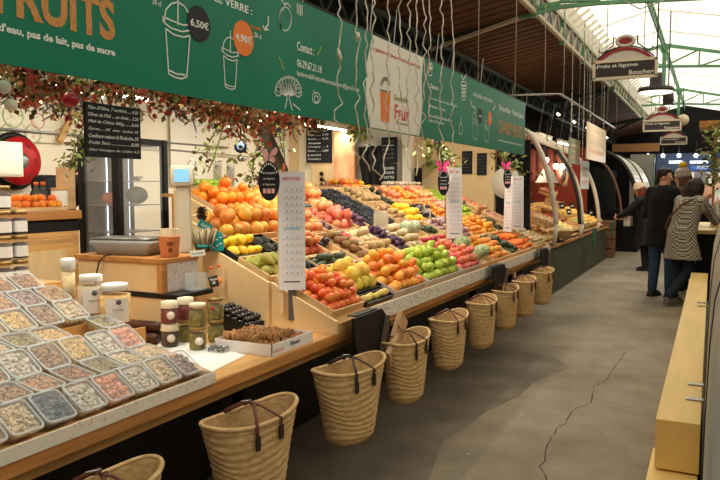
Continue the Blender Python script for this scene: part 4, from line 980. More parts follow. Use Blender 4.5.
def butterfly(px_, py_, X, s, m, lab):
    p = at(px_, py_, X=X); t = thing('paper_butterfly', lab, 'butterfly', p, cam_dir(p))
    for sg in (-1, 1):
        for (poly) in ([(0, 0), (.25, .55), (.7, 1.0), (1.0, .95), (1.0, .5), (.75, .1), (.3, -.05)], [(0, 0), (.35, -.05), (.7, -.2), (.72, -.6), (.45, -.85), (.15, -.5)]):
            MB().add([V(.004+.25*s*abs(u), sg*u*s, v*s) for u, v in poly]+[V(.0025+.25*s*abs(u), sg*u*s, v*s) for u, v in poly], [tuple(range(len(poly))), tuple(range(len(poly), 2*len(poly)))]+[(i, (i+1) % len(poly), len(poly)+(i+1) % len(poly), len(poly)+i) for i in range(len(poly))]).build('wing', m, t)
    MB().tube([(0, 0, -.5*s), (0.004, 0, 0), (0, 0, .5*s)], [.001, .0035, .002], 6).build('body', M_inkblack, t)
    return t
price_board(292, 231, -1.95, 'tall white price board nearest the tomatoes, before the pear crate', 1)
price_board(455, 203, -2.0, 'tall white price board standing among carrots behind the red tomatoes', 2, .35)
price_board(518, 203, -1.98, 'tall white price board at the far end of the fruit display', 3, .3)
price_board(508, 204, -2.02, 'narrow pale price board half hidden behind the far one', 4, -.9, .02)
oval(269, 181, -2.0, 'oval blackboard with white lettering beside the first tall price board'); oval(443.5, 182, -2.05, 'oval blackboard under a magenta butterfly beside the second price board', .3, .05, .115); oval(507.5, 178, -2.02, 'oval blackboard under a magenta butterfly beside the far price board', .5, .05, .115)
butterfly(269, 156, -1.99, .042, M_pink[0], 'pale pink paper butterfly above the first oval blackboard')
butterfly(442.5, 167, -2.04, .055, M_pink[1], 'magenta paper butterfly above the second oval blackboard'); butterfly(506, 166, -2.0, .05, M_pink[1], 'magenta paper butterfly above the far oval blackboard')
# orange clip flowers on the boards
for (x, y, X, lab) in ((283, 168, -1.93, 'orange clip at the top of the first price board'), (455, 165, -1.98, 'orange clip at the top of the second price board'), (512, 171, -1.96, 'orange clip at the top of the far price board')):
    p = at(x, y, X=X); mb = MB().tube([(0, 0, -.02), (0, .008, 0), (0, .004, .025)], [.006, .009, .004], 7); tag(mb.build('board_clip', M_orange, loc=p), lab, 'clip')
# blue eye charm
p = at(240.5, 147, X=-2.5); t = thing('eye_charm', 'round blue glass eye charm hanging before the cream wall', 'ornament', p, cam_dir(p))
for i, (r, c) in enumerate(((.037, (20, 50, 110)), (.022, (220, 230, 236)), (.015, (90, 160, 206)), (.008, (14, 22, 40)))): MB().lathe([(0, 0), (r, 0), (r, .006), (0, .006)], n=24, mat4=Matrix.Rotation(PI/2, 3, 'Y')).build('glass_ring', mat('eye%d' % i, c, .15, spec=.6), t, loc=(.004*i, 0, .003*(i > 0)))
MB().tube([(0, 0, .036), (0, 0, .22)], .002, 5).build('cord', M_kraft, t); MB().lathe([(.0, 0), (.018, .004), (.018, .008), (0, .012)], n=14, mat4=Matrix.Rotation(PI/2, 3, 'Y')).build('silver_charm', M_metal, t, loc=(0, 0, -.07)); MB().tube([(0, 0, -.036), (0, 0, -.055)], .002, 5).build('cord', M_kraft, t)

# ---------------------------------------------------------------- big chalkboard
q0, q1 = at(84, 100, X=-1.975), at(140, 158, X=-1.975)
cbd = thing('chalkboard', 'large black chalkboard with white handwritten prices hanging under the garland', 'chalkboard', (q0.x, (q0.y+q1.y)/2, q1.z-.005))
wv, hv = q1.y-q0.y, q0.z-q1.z
slt = MB().box(-.006, .006, -wv/2, wv/2, 0, hv).build('slate', mat('slate_black', (30, 31, 30), .7, var=.15, scale=6), cbd)
ls = ["Pâte d'Olive, 7 variétés......4,50", "Olives du Midi .....au choix.....3,50", "Miel de Chêne 500g.........8,50", "Épices......5€  avec  sachet 1€", "Confiture maison & Rhubarbe..5€", "Fruits Secs ....................8,90", "      50cl Vinaigre de Cidre 4,5"]
for i, s in enumerate(ls): text(s, slt, M_ink, frame((.0065, -wv*.46, hv*(.87-i*.128)), (0, 1, 0), (0, 0, 1)), width=wv*.92, height=hv*(.075 if i < 6 else .055), shear=.25)
for s in (-1, 1): MB().tube([(0, s*wv*.4, hv), (0, s*wv*.4, hv+.12)], .002, 5).build('hook_wire', M_metal, cbd)
# ================================================================= fruit and vegetables on the rake
def fruit(name, prof, n=12, mats=None, wob=None, axis='z', bend=0):
    mb = MB(); mb.lathe(prof, n=n, wob=wob)
    if bend: mb.v = [(x+bend*z*z, y, z) for x, y, z in mb.v]
    if axis == 'y': mb.v = [(x, z, -y) for x, y, z in mb.v]
    if axis == 'x': mb.v = [(z, y, -x) for x, y, z in mb.v]
    me = mb.mesh(name)
    for m_ in mats: me.materials.append(m_)
    return me
def sph(rz=1, dim=0, k=9):
    P = []
    for i in range(k+1):
        t = PI*i/k; r = math.sin(t); z = -math.cos(t)*rz
        z -= dim*math.exp(-(r/.35)**2)*(1 if z > 0 else -1)
        P.append((max(r, 0), z))
    return P
def FM(n, c, c2=None, rough=.4, sc=6, rnd=.18, bump=0, bs=60, spec=.45): return mat('skin_'+n, c, rough, col2=c2, scale=sc, rnd=rnd, bump=bump, bscale=bs, spec=spec, var=.12 if not c2 else 0)
# unit meshes: radius 1 = half the pitch; 'el' = half length along the slope or counter
FR = {}
def reg(k, me, d, cat, desc, lay=1.0, tilt=.5, ln=None): FR[k] = (me, d, cat, desc, tilt, ln)
reg('tomato', fruit('tomato', sph(.86, .12), mats=[FM('tomato', (234, 112, 40), (244, 148, 70), .3, 1.2)]), .058, 'tomato', 'orange-red round tomato in the crate next to the first price board')
reg('quince', fruit('quince', [(0, -.9), (.45, -.98), (.85, -.7), (1, -.1), (.9, .45), (.6, .95), (.3, 1.2), (0, 1.15)], mats=[FM('quince', (230, 186, 62), (242, 212, 104), .5, 1.5)]), .082, 'quince', 'golden yellow quince in the heap beside the tomatoes')
reg('mirabelle', fruit('mirabelle', sph(1), 10, [FM('mirabelle', (226, 196, 96), (238, 214, 130), .5, 1.5)]), .046, 'plum', 'small pale yellow plum in front of the quinces')
reg('persimmon', fruit('persimmon', sph(.82, .1), mats=[FM('persimmon', (244, 146, 40), (250, 180, 84), .4, 1.3)]), .074, 'persimmon', 'bright orange persimmon in the front crate between quinces and apples')
reg('greenapple', fruit('green_apple', sph(.92, .28), mats=[FM('gapple', (160, 184, 48), (196, 208, 90), .3, 1.5)]), .072, 'apple', 'bright green apple in the front heap of apples')
reg('redtomato', fruit('red_tomato', sph(.88, .12), mats=[FM('rtomato', (226, 100, 76), (240, 144, 112), .3, 1.2)]), .066, 'tomato', 'red tomato in the crate beyond the green apples')
reg('lettuce', fruit('lettuce', [(.2, -.6), (.7, -.5), (1, 0), (.95, .35), (.6, .7), (.25, .85), (0, .8)], 18, [FM('lettuce', (112, 136, 74), (198, 206, 160), .6, 5, .1, .6, 14)], wob=lambda A, z: 1+.09*math.sin(7*A+5*z)), .15, 'lettuce', 'pale green bagged lettuce lying in the front row')
reg('squash', fruit('squash', [(0, -1.7), (.5, -1.65), (.92, -1.2), (1, -.5), (.86, .2), (.8, .9), (.7, 1.4), (.3, 1.65), (0, 1.6)], 12, [FM('squash', (236, 144, 36), (244, 174, 76), .5, 1.2)], axis='y'), .068, 'squash', 'long orange squash lying in the front row past the lettuces', ln=3.4)
reg('courgette', fruit('courgette', [(0, -2.6), (.6, -2.5), (1, -2), (1, 0), (.92, 1.6), (.7, 2.3), (.35, 2.5), (.3, 2.9), (0, 2.9)], 10, [FM('courgette', (38, 52, 30), (66, 78, 44), .35, 3)], axis='x'), .046, 'courgette', 'dark green courgette laid side by side on the display', ln=5.6)
reg('carrot', fruit('carrot', [(0, -3), (.25, -2.8), (.6, -1.6), (.9, 0), (1, 1.4), (.8, 2), (.3, 2.15), (0, 2.1)], 9, [FM('carrot', (232, 112, 30), (240, 138, 58), .6, 3)], axis='x'), .042, 'carrot', 'orange carrot in the far front crate', ln=5.0)
reg('onion', fruit('onion', [(0, -.8), (.5, -.75), (.95, -.2), (1, .15), (.7, .6), (.25, .85), (.12, 1.15), (0, 1.15)], 10, [FM('onion', (214, 182, 132), (226, 202, 164), .5, 2)]), .056, 'onion', 'pale brown onion at the far end of the display')
reg('pear', fruit('pear', [(0, -1.0), (.5, -1.02), (.9, -.7), (1, -.15), (.8, .5), (.5, 1.05), (.4, 1.5), (.2, 1.75), (0, 1.7)], 12, [FM('pear', (150, 150, 56), (186, 178, 84), .5, 1.6)], axis='x', bend=.05), .066, 'pear', 'green-yellow pear lying in the pine crate behind the first price board', ln=3.0)
reg('avocado', fruit('avocado', [(0, -1), (.6, -.95), (1, -.25), (.9, .5), (.55, 1.1), (.3, 1.4), (0, 1.4)], 11, [FM('avocado', (32, 38, 26), (58, 62, 38), .5, 5, .15, .5, 12)], axis='x'), .062, 'avocado', 'dark green avocado on the sloping display', ln=2.5)
reg('redapple', fruit('red_apple', sph(.9, .28), mats=[FM('rapple', (176, 40, 44), (226, 120, 70), .3, 1.1, .25)]), .075, 'apple', 'red apple in the heap behind the tomatoes')
reg('cucumber', fruit('cucumber', [(0, -3), (.6, -2.9), (1, -2.3), (1, 2.2), (.6, 2.9), (0, 3)], 9, [FM('cucumber', (52, 62, 48), (86, 92, 72), .5, 3)], axis='y'), .046, 'cucumber', 'dark grey-green cucumber laid between tomatoes and apples', ln=6.0)
reg('kiwi', fruit('kiwi', sph(1.25), 10, [FM('kiwi', (128, 92, 56), (156, 118, 76), .8, 4)], axis='x'), .052, 'kiwi', 'brown kiwi in the heap behind the quinces', ln=2.5)
reg('potato', fruit('potato', sph(1.25), 10, [FM('potato', (176, 138, 92), (200, 166, 120), .8, 4)], wob=lambda A, z: 1+.1*math.sin(2*A+3*z), axis='x'), .056, 'potato', 'tan potato in the heap behind the persimmons', ln=2.4)
reg('fig', fruit('fig', [(0, -.9), (.6, -.85), (1, -.2), (.8, .45), (.35, .95), (.15, 1.25), (0, 1.25)], 10, [FM('fig', (56, 34, 58), (92, 58, 86), .5, 3)]), .05, 'fig', 'dark purple fig in the second row of the display')
reg('whitepotato', fruit('white_potato', sph(1.2), 10, [FM('wpotato', (206, 182, 136), (222, 202, 164), .8, 4)], axis='x'), .06, 'potato', 'pale cream potato beside the cabbages', ln=2.4)
reg('cabbage', fruit('cabbage', [(.2, -.85), (.75, -.6), (1, 0), (.9, .5), (.5, .85), (0, .95)], 18, [FM('cabbage', (150, 166, 126), (204, 212, 182), .6, 4, .1, .5, 10)], wob=lambda A, z: 1+.06*math.sin(5*A+4*z)), .14, 'cabbage', 'pale green cabbage in the second row of the display')
reg('radish', fruit('radish', sph(1, .0), 9, [FM('radish', (186, 34, 54), (216, 92, 104), .4, 2)]), .042, 'radish', 'red radish in the bunch behind the red tomatoes')
reg('turnip', fruit('turnip', sph(.85, .05), 10, [FM('turnip', (206, 180, 172), (160, 96, 120), .5, 1.2)]), .064, 'turnip', 'mauve and white turnip in the second row past the radishes')
reg('mango', fruit('mango', [(0, -1.2), (.6, -1.1), (1, -.3), (.95, .4), (.6, 1), (0, 1.2)], 12, [FM('mango', (226, 120, 76), (240, 186, 110), .4, .9)], axis='x'), .086, 'mango', 'orange and red mango in the middle of the sloping display', ln=2.4)
reg('pinkmango', fruit('pink_mango', [(0, -1.2), (.6, -1.1), (1, -.3), (.95, .4), (.6, 1), (0, 1.2)], 12, [FM('pmango', (230, 116, 96), (242, 166, 124), .4, .9)], axis='x'), .088, 'mango', 'pinkish-red mango next to the berry punnets', ln=2.4)
reg('pomegranate', fruit('pomegranate', [(0, -.92), (.6, -.85), (1, -.1), (.9, .5), (.5, .85), (.24, .9), (.28, 1.15), (0, 1.1)], 12, [FM('pomeg', (222, 108, 76), (236, 158, 116), .45, 1)]), .088, 'pomegranate', 'coral pomegranate in the upper rows of the display')
reg('plum', fruit('plum', sph(1.05), 10, [FM('plum', (66, 36, 62), (110, 64, 96), .4, 2)]), .056, 'plum', 'purple plum beside the berry punnets')
reg('lemon', fruit('lemon', [(0, -1.4), (.2, -1.3), (.6, -1.02), (1, -.3), (1, .3), (.6, 1.02), (.22, 1.3), (0, 1.4)], 12, [FM('lemon', (244, 190, 18), (250, 212, 60), .4, 2, .1)], axis='x'), .062, 'lemon', 'bright yellow lemon in the heap above the pears', ln=2.6)
reg('lemonb', FR['lemon'][0], .066, 'lemon', 'bright yellow lemon heaped beyond the berry punnets', ln=2.6)
reg('grapefruit', fruit('grapefruit', sph(.94, .05), 14, [FM('grapefruit', (240, 150, 60), (246, 186, 84), .45, .8, .2)]), .094, 'grapefruit', 'large orange-yellow grapefruit piled above the avocados')
reg('orange', fruit('orange', sph(.97, .05), 12, [FM('orange', (242, 126, 22), (248, 152, 48), .45, 2, .12, .15, 30)]), .076, 'orange', 'bright orange in the big pile behind the lemons')
reg('aubergine', fruit('aubergine', [(0, -1.9), (.6, -1.8), (1, -1), (.9, .2), (.66, 1.2), (.45, 1.6), (.3, 1.9), (0, 1.9)], 11, [FM('aubergine', (30, 20, 30), (50, 36, 42), .25, 2)], axis='x'), .062, 'aubergine', 'black aubergine lying beyond the lemons', ln=3.8)
reg('clementine', fruit('clementine', sph(.85, .06), 11, [FM('clementine', (242, 138, 36), (248, 170, 74), .45, 2)]), .06, 'clementine', 'small orange clementine in the middle of the far display')
reg('pinkpotato', fruit('pink_potato', sph(1.2), 10, [FM('ppotato', (206, 142, 120), (226, 178, 152), .7, 3)], axis='x'), .06, 'potato', 'pinkish potato in the far middle of the display', ln=2.4)
reg('lime', fruit('lime', sph(1.1), 10, [FM('lime', (150, 176, 40), (182, 198, 76), .4, 2)], axis='x'), .056, 'lime', 'yellow-green lime in the far rows of the display', ln=2.2)
reg('greengrape', fruit('grape', sph(1.1), 8, [FM('ggrape', (176, 188, 70), (206, 210, 112), .3, 2)]), .026, 'grape', 'yellow-green grape in the third row of the display')
reg('crate_lime', FR['lime'][0], .056, 'lime', 'yellow-green lime in the crate behind the pine cone', ln=2.2)
reg('peach', fruit('peach', sph(.95, .15), 11, [FM('peach', (234, 130, 90), (244, 176, 120), .6, 1.2)]), .068, 'peach', 'soft orange peach in the upper rows of the far display')
reg('yapple', fruit('yellow_apple', sph(.92, .26), 11, [FM('yapple', (230, 170, 54), (226, 96, 60), .35, .9, .25)]), .074, 'apple', 'yellow and red apple in the raised crate by the black cloth')
reg('mushroom', fruit('mushroom', [(.4, -.8), (.42, -.2), (1, -.1), (.95, .3), (.6, .7), (0, .85)], 10, [FM('mushroom', (232, 206, 176), (240, 222, 200), .7, 3)]), .064, 'mushroom', 'cream mushroom in the raised crate by the black panel')
reg('redonion', fruit('red_onion', [(0, -.8), (.5, -.75), (.95, -.2), (1, .15), (.7, .6), (.25, .85), (.12, 1.15), (0, 1.15)], 10, [FM('ronion', (112, 62, 52), (146, 92, 70), .5, 2)]), .066, 'onion', 'brown-red onion in the raised crate at the back')

def crate(y0, y1, xf, xb, label, mtl=None, hgt=.052, base=rk, vmap=rv):
    v0, v1 = vmap(xf), vmap(xb); c = base((y0+y1)/2, (v0+v1)/2, .001); t = thing('fruit_crate', label, 'crate', c, 0, 'crates on the display')
    t.rotation_euler = (0, TH if base is rk else 0, 0); hy, hv = (y1-y0)/2, (v1-v0)/2; m_ = mtl or M_crate
    MB().box(-hv, hv, -hy, hy, 0, .006).build('base', m_, t)
    MB().box(-hv, hv, -hy, -hy+.008, .006, hgt).build('side_board', m_, t); MB().box(-hv, hv, hy-.008, hy, .006, hgt).build('side_board', m_, t)
    MB().box(hv-.008, hv, -hy+.008, hy-.008, .006, hgt*.8).build('front_board', m_, t); MB().box(-hv, -hv+.008, -hy+.008, hy-.008, .006, hgt).build('back_board', m_, t)
    return t
NF = [0]
def fill(k, y0, y1, xf, xb, layers=2, base=rk, vmap=rv, inset=.012, w0=.009, dens=1.0, mound=True, suffix=''):
    me, d, cat, desc, tilt, ln = FR[k]; r = d/2; v0, v1 = vmap(xf)+inset, vmap(xb)-inset; a0, a1 = y0+inset, y1-inset
    along_v = ln and me.name.split('.')[0] in ('courgette', 'carrot', 'pear', 'avocado', 'kiwi', 'potato', 'white_potato', 'mango', 'pink_mango', 'lemon', 'aubergine', 'pink_potato', 'lime')
    dy = d if (not ln or along_v) else d*ln/2; dv = d if not ln else (d*ln/2 if along_v else d)
    for L_ in range(layers):
        sh = L_*.5; ny = max(1, int((a1-a0)/dy+.15)); nv = max(1, int((v1-v0)/(dv*(.9 if not ln else 1.0))+.15))
        if L_: ny -= L_; nv -= L_
        if ny < 1 or nv < 1: break
        sy = (a1-a0-(0 if L_ == 0 else dy*L_))/ny; sv = (v1-v0-(0 if L_ == 0 else dv*L_))/nv
        for i in range(ny):
            for j in range(nv):
                if L_ and random.random() > (.9 if L_ == 1 else .5): continue
                hx = .25 if (j % 2 and not ln) else -.25 if not ln else 0
                y = a0+(L_*dy/2)+(i+.5)*sy+hx*min(sy-d*.96, sy*.3)*1.0+random.uniform(-.16, .16)*d
                v = v0+(L_*dv/2)+(j+.5)*sv+random.uniform(-.16, .16)*d
                y = min(max(y, a0+dy/2*.9), a1-dy/2*.9); v = min(max(v, v0+dv/2*.85), v1-dv/2*.85)
                w_ = w0+r*.95+L_*r*1.5+random.uniform(0, .1)*r
                o = link(me.name.split('.')[0], me, None, None, base(y, v, w_)); s = r*random.uniform(.86, 1.08); o.scale = (s, s, s)
                th = TH if base is rk else 0
                if ln: o.rotation_euler = (random.uniform(-.25, .25), th+random.uniform(-.15, .15)+(0 if not along_v else 0), random.uniform(-.28, .28)+(PI if (along_v and random.random() < .35) else 0))
                else: o.rotation_euler = (random.uniform(-tilt, tilt), th+random.uniform(-tilt, tilt), random.random()*6.28)
                tag(o, desc+suffix, cat, 'heap of '+cat+': '+desc.split(' in ')[0].split(' on ')[0]+suffix); NF[0] += 1
random.seed(77)
PATCH = [
 # front row
 ('tomato', 3.15, 3.54, -1.76, -2.11, 3, 'pale wooden crate of orange-red tomatoes at the near end of the display'),
 ('quince', 3.56, 3.93, -1.84, -2.11, 2, 'pale wooden crate of golden quinces beside the tomatoes'),
 ('persimmon', 3.95, 4.49, -1.75, -2.11, 3, 'grey cardboard-edged crate of orange persimmons'),
 ('greenapple', 4.52, 5.24, -1.75, -2.11, 3, 'crate of bright green apples in the front row'),
 ('redtomato', 5.26, 5.76, -1.75, -2.11, 3, 'crate of red tomatoes beyond the green apples'),
 ('lettuce', 5.78, 6.14, -1.75, -2.11, 1, 'crate of bagged pale lettuces in the front row'),
 ('squash', 6.16, 6.74, -1.75, -2.11, 2, 'crate of long orange squashes in the front row'),
 ('courgette', 6.76, 7.14, -1.75, -2.11, 2, 'crate of dark courgettes in the front row'),
 ('carrot', 7.16, 7.84, -1.75, -2.11, 2, 'crate of orange carrots near the far end of the front row'),
 ('onion', 7.86, 8.36, -1.75, -2.11, 2, 'crate of pale onions at the far end of the front row'),
 # second row
 ('pear', 3.12, 3.46, -2.13, -2.33, 2, 'pine crate of green pears behind the first price board'),
 ('avocado', 3.48, 3.62, -2.13, -2.33, 2, 'narrow crate of dark avocados beside the pears'),
 ('cucumber', 3.64, 4.16, -2.13, -2.23, 2, 'shallow crate of dark cucumbers above the tomatoes'),
 ('redapple', 3.64, 3.98, -2.25, -2.47, 2, 'crate of red apples above the cucumbers'),
 ('aubergine', 4.0, 4.16, -2.25, -2.47, 2, 'narrow crate of black aubergines beside the red apples'),
 ('kiwi', 4.18, 4.44, -2.13, -2.47, 2, 'crate of brown kiwis in the second row'),
 ('redtomato', 4.46, 4.60, -2.30, -2.47, 2, 'small crate of red tomatoes behind the potatoes'),
 ('potato', 4.46, 4.86, -2.13, -2.285, 2, 'crate of tan potatoes in the second row'),
 ('whitepotato', 4.62, 4.86, -2.30, -2.47, 2, 'crate of pale cream potatoes behind the tan ones'),
 ('fig', 4.88, 5.14, -2.13, -2.47, 2, 'crate of dark purple figs in the second row'),
 ('whitepotato', 5.16, 5.42, -2.13, -2.47, 2, 'crate of pale cream potatoes in the second row'),
 ('cabbage', 5.44, 5.80, -2.25, -2.47, 1, 'crate of pale cabbages in the second row'),
 ('radish', 5.44, 5.84, -2.13, -2.23, 2, 'shallow crate of red radishes in the second row'),
 ('courgette', 5.82, 6.22, -2.25, -2.47, 2, 'crate of dark courgettes behind the radishes'),
 ('radish', 5.86, 6.22, -2.13, -2.23, 2, 'second shallow crate of red radishes behind the lettuces'),
 ('turnip', 6.24, 6.72, -2.13, -2.47, 2, 'crate of mauve turnips in the second row'),
 ('clementine', 6.74, 7.16, -2.13, -2.47, 2, 'crate of clementines in the second row'),
 ('squash', 7.18, 7.62, -2.13, -2.47, 2, 'crate of orange squashes in the second row'),
 ('courgette', 7.64, 8.0, -2.13, -2.47, 2, 'crate of dark courgettes at the far end of the second row'),
 # third row
 ('lemon', 3.12, 3.44, -2.345, -2.535, 2, 'crate of bright yellow lemons above the pears'),
 ('avocado', 3.46, 3.63, -2.345, -2.535, 2, 'narrow crate of dark avocados between lemons and grapefruit'),
 ('grapefruit', 3.30, 4.10, -2.55, -2.81, 2, 'crate of large grapefruit in the third row'),
 ('mango', 4.14, 4.40, -2.50, -2.80, 2, 'crate of orange-red mangoes in the third row'),
 ('greengrape', 4.42, 4.56, -2.66, -2.80, 1, 'small crate of yellow-green grapes in the third row'),
 ('plum', 4.42, 4.56, -2.50, -2.64, 2, 'small crate of purple plums in the third row'),
 ('pomegranate', 4.58, 4.90, -2.50, -2.80, 2, 'crate of coral pomegranates in the third row'),
 ('plum', 4.92, 5.12, -2.50, -2.80, 2, 'crate of purple plums beside the berry punnets'),
 ('potato', 5.76, 6.0, -2.50, -2.80, 2, 'crate of tan potatoes beyond the berry punnets'),
 ('lemonb', 6.02, 6.38, -2.50, -2.80, 2, 'crate of yellow lemons beyond the berry punnets'),
 ('aubergine', 6.40, 6.76, -2.50, -2.80, 2, 'crate of black aubergines in the third row'),
 ('clementine', 6.78, 7.14, -2.50, -2.80, 2, 'crate of clementines in the third row'),
 ('pinkpotato', 7.16, 7.54, -2.50, -2.80, 2, 'crate of pinkish potatoes in the third row'),
 ('lime', 7.56, 7.96, -2.50, -2.80, 2, 'crate of limes at the far end of the third row'),
 # fourth row
 ('orange', 3.64, 4.10, -2.84, -3.16, 3, 'wide crate of bright oranges at the top behind the lemons'),
 ('grapefruit', 4.12, 4.50, -2.84, -3.16, 1, 'crate of grapefruit at the top beside the oranges'),
 ('cucumber', 4.52, 4.80, -2.84, -2.98, 2, 'small crate of dark cucumbers at the top'),
 ('mango', 4.82, 5.10, -2.84, -3.16, 2, 'crate of pinkish mangoes at the top next to the punnets'),
 ('pinkmango', 4.52, 4.80, -3.0, -3.16, 1, 'small crate of pinkish mangoes at the top beside the grapefruit'),
 ('potato', 5.76, 6.2, -2.84, -3.16, 2, 'crate of tan potatoes at the top beyond the punnets'),
 ('avocado', 6.22, 6.42, -2.84, -3.16, 2, 'crate of avocados at the top of the far display'),
 ('peach', 6.44, 6.7, -2.84, -3.16, 2, 'crate of peaches at the top of the far display'),
 ('clementine', 6.72, 7.14, -2.84, -3.16, 2, 'crate of clementines at the top of the far display'),
 ('peach', 7.16, 7.7, -2.84, -3.16, 2, 'second crate of peaches at the top of the far display'),
 ('lime', 7.72, 8.36, -2.84, -3.16, 1, 'crate of limes at the top end of the far display'),
]
M_blackcrate = mat('black_crate', (34, 32, 30), .5); M_greycard = mat('grey_card', (196, 188, 176), .7, var=.06, scale=12)
for (k, y0, y1, xf, xb, n, lab) in PATCH:
    mm = M_blackcrate if k in ('quince', 'lemon', 'avocado') else M_greycard if k in ('persimmon', 'greenapple', 'redtomato') else None
    crate(y0, y1, xf, xb, lab, mm)
    ROWL = ', front row of the display' if xf > -2.1 else ', second row of the display' if xf > -2.4 else ', third row of the display' if xf > -2.8 else ', top row of the display'
    multi = k in ('courgette', 'squash', 'onion', 'clementine', 'avocado', 'potato', 'pinkpotato', 'grapefruit', 'pomegranate', 'lime', 'mango', 'plum', 'whitepotato', 'redtomato', 'cucumber', 'radish', 'aubergine')
    fill(k, y0, y1, xf, xb, n, suffix='' if not multi else {', front row of the display': ' (front row)', ', second row of the display': ' (second row)', ', third row of the display': ' (third row)', ', top row of the display': ' (top row)'}[ROWL])
# small yellow plums in front of the quinces
crate(3.56, 3.93, -1.75, -1.83, 'shallow box of small yellow plums in front of the quinces', M_blackcrate, .035); fill('mirabelle', 3.56, 3.93, -1.75, -1.83, 2)

# berry punnets in strips running up the slope
M_pun = mat('black_punnet', (24, 24, 26), .35)
M_berry = [mat('berry_black', (32, 24, 32), .35, var=.3, scale=60, bump=.4, bscale=80), mat('berry_blue', (46, 50, 66), .5, var=.3, scale=60)]
def punnet_mesh():
    a = loft(MB(), [R3(.046, .058, .008, 0), R3(.052, .064, .01, .045), R3(.048, .060, .01, .045), R3(.044, .056, .008, .008)], cap1=True).mesh('punnet'); a.materials.append(M_pun); bs = []
    for q in range(2):
        random.seed(60+q); mb = MB()
        for i in range(70): mb.ball((random.uniform(-.042, .042), random.uniform(-.054, .054), .038+random.uniform(-.004, .012)), .009, n=6, m=4)
        me = mb.mesh('berries'); me.materials.append(M_berry[q]); bs.append(me)
    return a, bs
mp_, mbs_ = punnet_mesh(); lidm_ = MB().box(-.05, .05, -.062, .062, .055, .0555).mesh('lid'); lidm_.materials.append(M_lid)
n = 0
for s_ in range(4):
    yc = 5.20+s_*.148
    rkb(MB(), yc-.072, yc-.068, rv(-2.50), rv(-3.17), .0, .02, (0, 0, 0)).build('strip_divider', M_crate, ds, loc=-ds.location)
    for j in range(6):
        v = rv(-2.52)+.06+j*.118; t = thing('berry_punnet', 'black punnet of dark berries in a strip running up the display', 'punnet', rk(yc, v, .002), 0, 'berry punnets'); t.rotation_euler = (0, TH, 0)
        link('punnet', mp_, None, t); link('berries', mbs_[(s_+j) % 2 if s_ > 1 else 0], None, t)['kind'] = 'stuff'; n += 1

# raised shelf behind the rake with crates
shf = MB().box(-.40, 0, 0, 4.45, -.025, 0).build('rear_shelf', M_wood, loc=(-3.21, 3.95, 1.46)); tag(shf, 'narrow pine shelf running along the top edge of the fruit display', 'shelf')
for y in (.1, 2.2, 4.35): MB().box(-.38, -.33, y, y+.05, -1.46, -.025).build('leg', M_wood, shf)
flat = lambda Y, v, w: V(-3.21-v, Y, 1.462+w); fv = lambda x: -3.21-x
for (k, y0, y1, xf, xb, L_, lab) in (('crate_lime', 3.95, 4.35, -3.25, -3.5, 2, 'wooden crate of limes on the rear shelf behind the oranges'), ('redonion', 5.0, 5.3, -3.24, -3.5, 1, 'wooden crate of brown-red onions on the rear shelf'), ('lemonb', 5.32, 5.6, -3.24, -3.5, 2, 'wooden crate of lemons on the rear shelf'),
                             ('yapple', 6.15, 6.62, -3.24, -3.55, 2, 'wooden crate of mixed red and yellow apples on the rear shelf'), ('redonion', 5.9, 6.13, -3.24, -3.5, 1, 'wooden crate of onions beside the mixed apples'), ('lemonb', 6.64, 6.85, -3.24, -3.5, 2, 'wooden crate of lemons beside the mixed apples'), ('redonion', 6.87, 7.2, -3.24, -3.5, 1, 'wooden crate of onions at the far end of the rear shelf'), ('mushroom', 7.6, 8.35, -3.0, -3.5, 2, 'wooden crate of mushrooms on the rear shelf')):
    if k == 'mushroom': xf, xb = -3.24, -3.6
    crate(y0, y1, xf, xb, lab, None, .055, flat, fv); fill(k, y0, y1, xf, xb, L_, flat, fv, suffix=' (raised crate)' if k in ('redonion', 'lemonb', 'pomegranate') else '')
# slanted peach crates at the end, paper bag holders on posts, brown bottles
def bag_holder(px_, py_, X, lab):
    p = at(px_, py_, X=X); t = thing('bag_holder', lab, 'bag stand', (p.x, p.y, p.z), cam_dir(p))
    zb = RZ+(RX-p.x)*.45-p.z
    MB().box(-.015, .015, -.015, .015, zb, -.0).build('post', M_woodY, t)
    MB().box(-.06, .06, -.07, .07, 0, .01).build('shelf', M_white, t)
    M_film = mat('film_bags', (226, 214, 190), .3, alpha=.28, var=.1, scale=30, spec=.6)
    for k in range(7):
        def gf(u, v, k=k): return (-.04+k*.013+.006*math.sin(7*u+k), -.06+.12*u, .012+(.15+.02*math.sin(3*u+k))*v)
        MB().grid(gf, 6, 3).build('film_bag', M_film, t)
    MB().box(.062, .065, -.06, .06, -.045, -.004).build('price_label', M_inkblack, t)
    text('SACS', t, M_ink, frame((.0655, -.045, -.034), (0, 1, 0), (0, 0, 1)), width=.09, height=.022)
bag_holder(381, 232, -2.42, 'stand of clear film bags on a wooden post above the potatoes'); bag_holder(425, 226, -2.55, 'stand of clear film bags beside the second price board')
# ================================================================= behind the stall
# back cabinet with worktop
cb = thing('back_cabinet', 'wooden back cabinet with panel doors under a black shelf gap', 'cabinet', (-4.0, 1.6, 0))
MB().box(-.45, 0, 0, 1.93, 0, 1.20).build('carcass', M_wood, cb)
for k in range(3):
    y0 = .05+k*.62
    d_ = MB().box(0, .022, y0, y0+.58, .12, 1.16).build('door', M_wood, cb, bevel=.006); MB().box(.022, .026, y0+.07, y0+.51, .2, 1.08).build('door_panel', M_ply, d_)
    MB().ball((.034, y0+.54, .80), .014, n=10, m=6).build('knob', M_inkblack, d_)
MB().box(-.45, .0, 0, 1.93, 1.20, 1.285).build('dark_gap', M_black, cb); MB().box(-.47, .03, 0, 1.94, 1.285, 1.345).build('top', M_woodY, cb, bevel=.006)
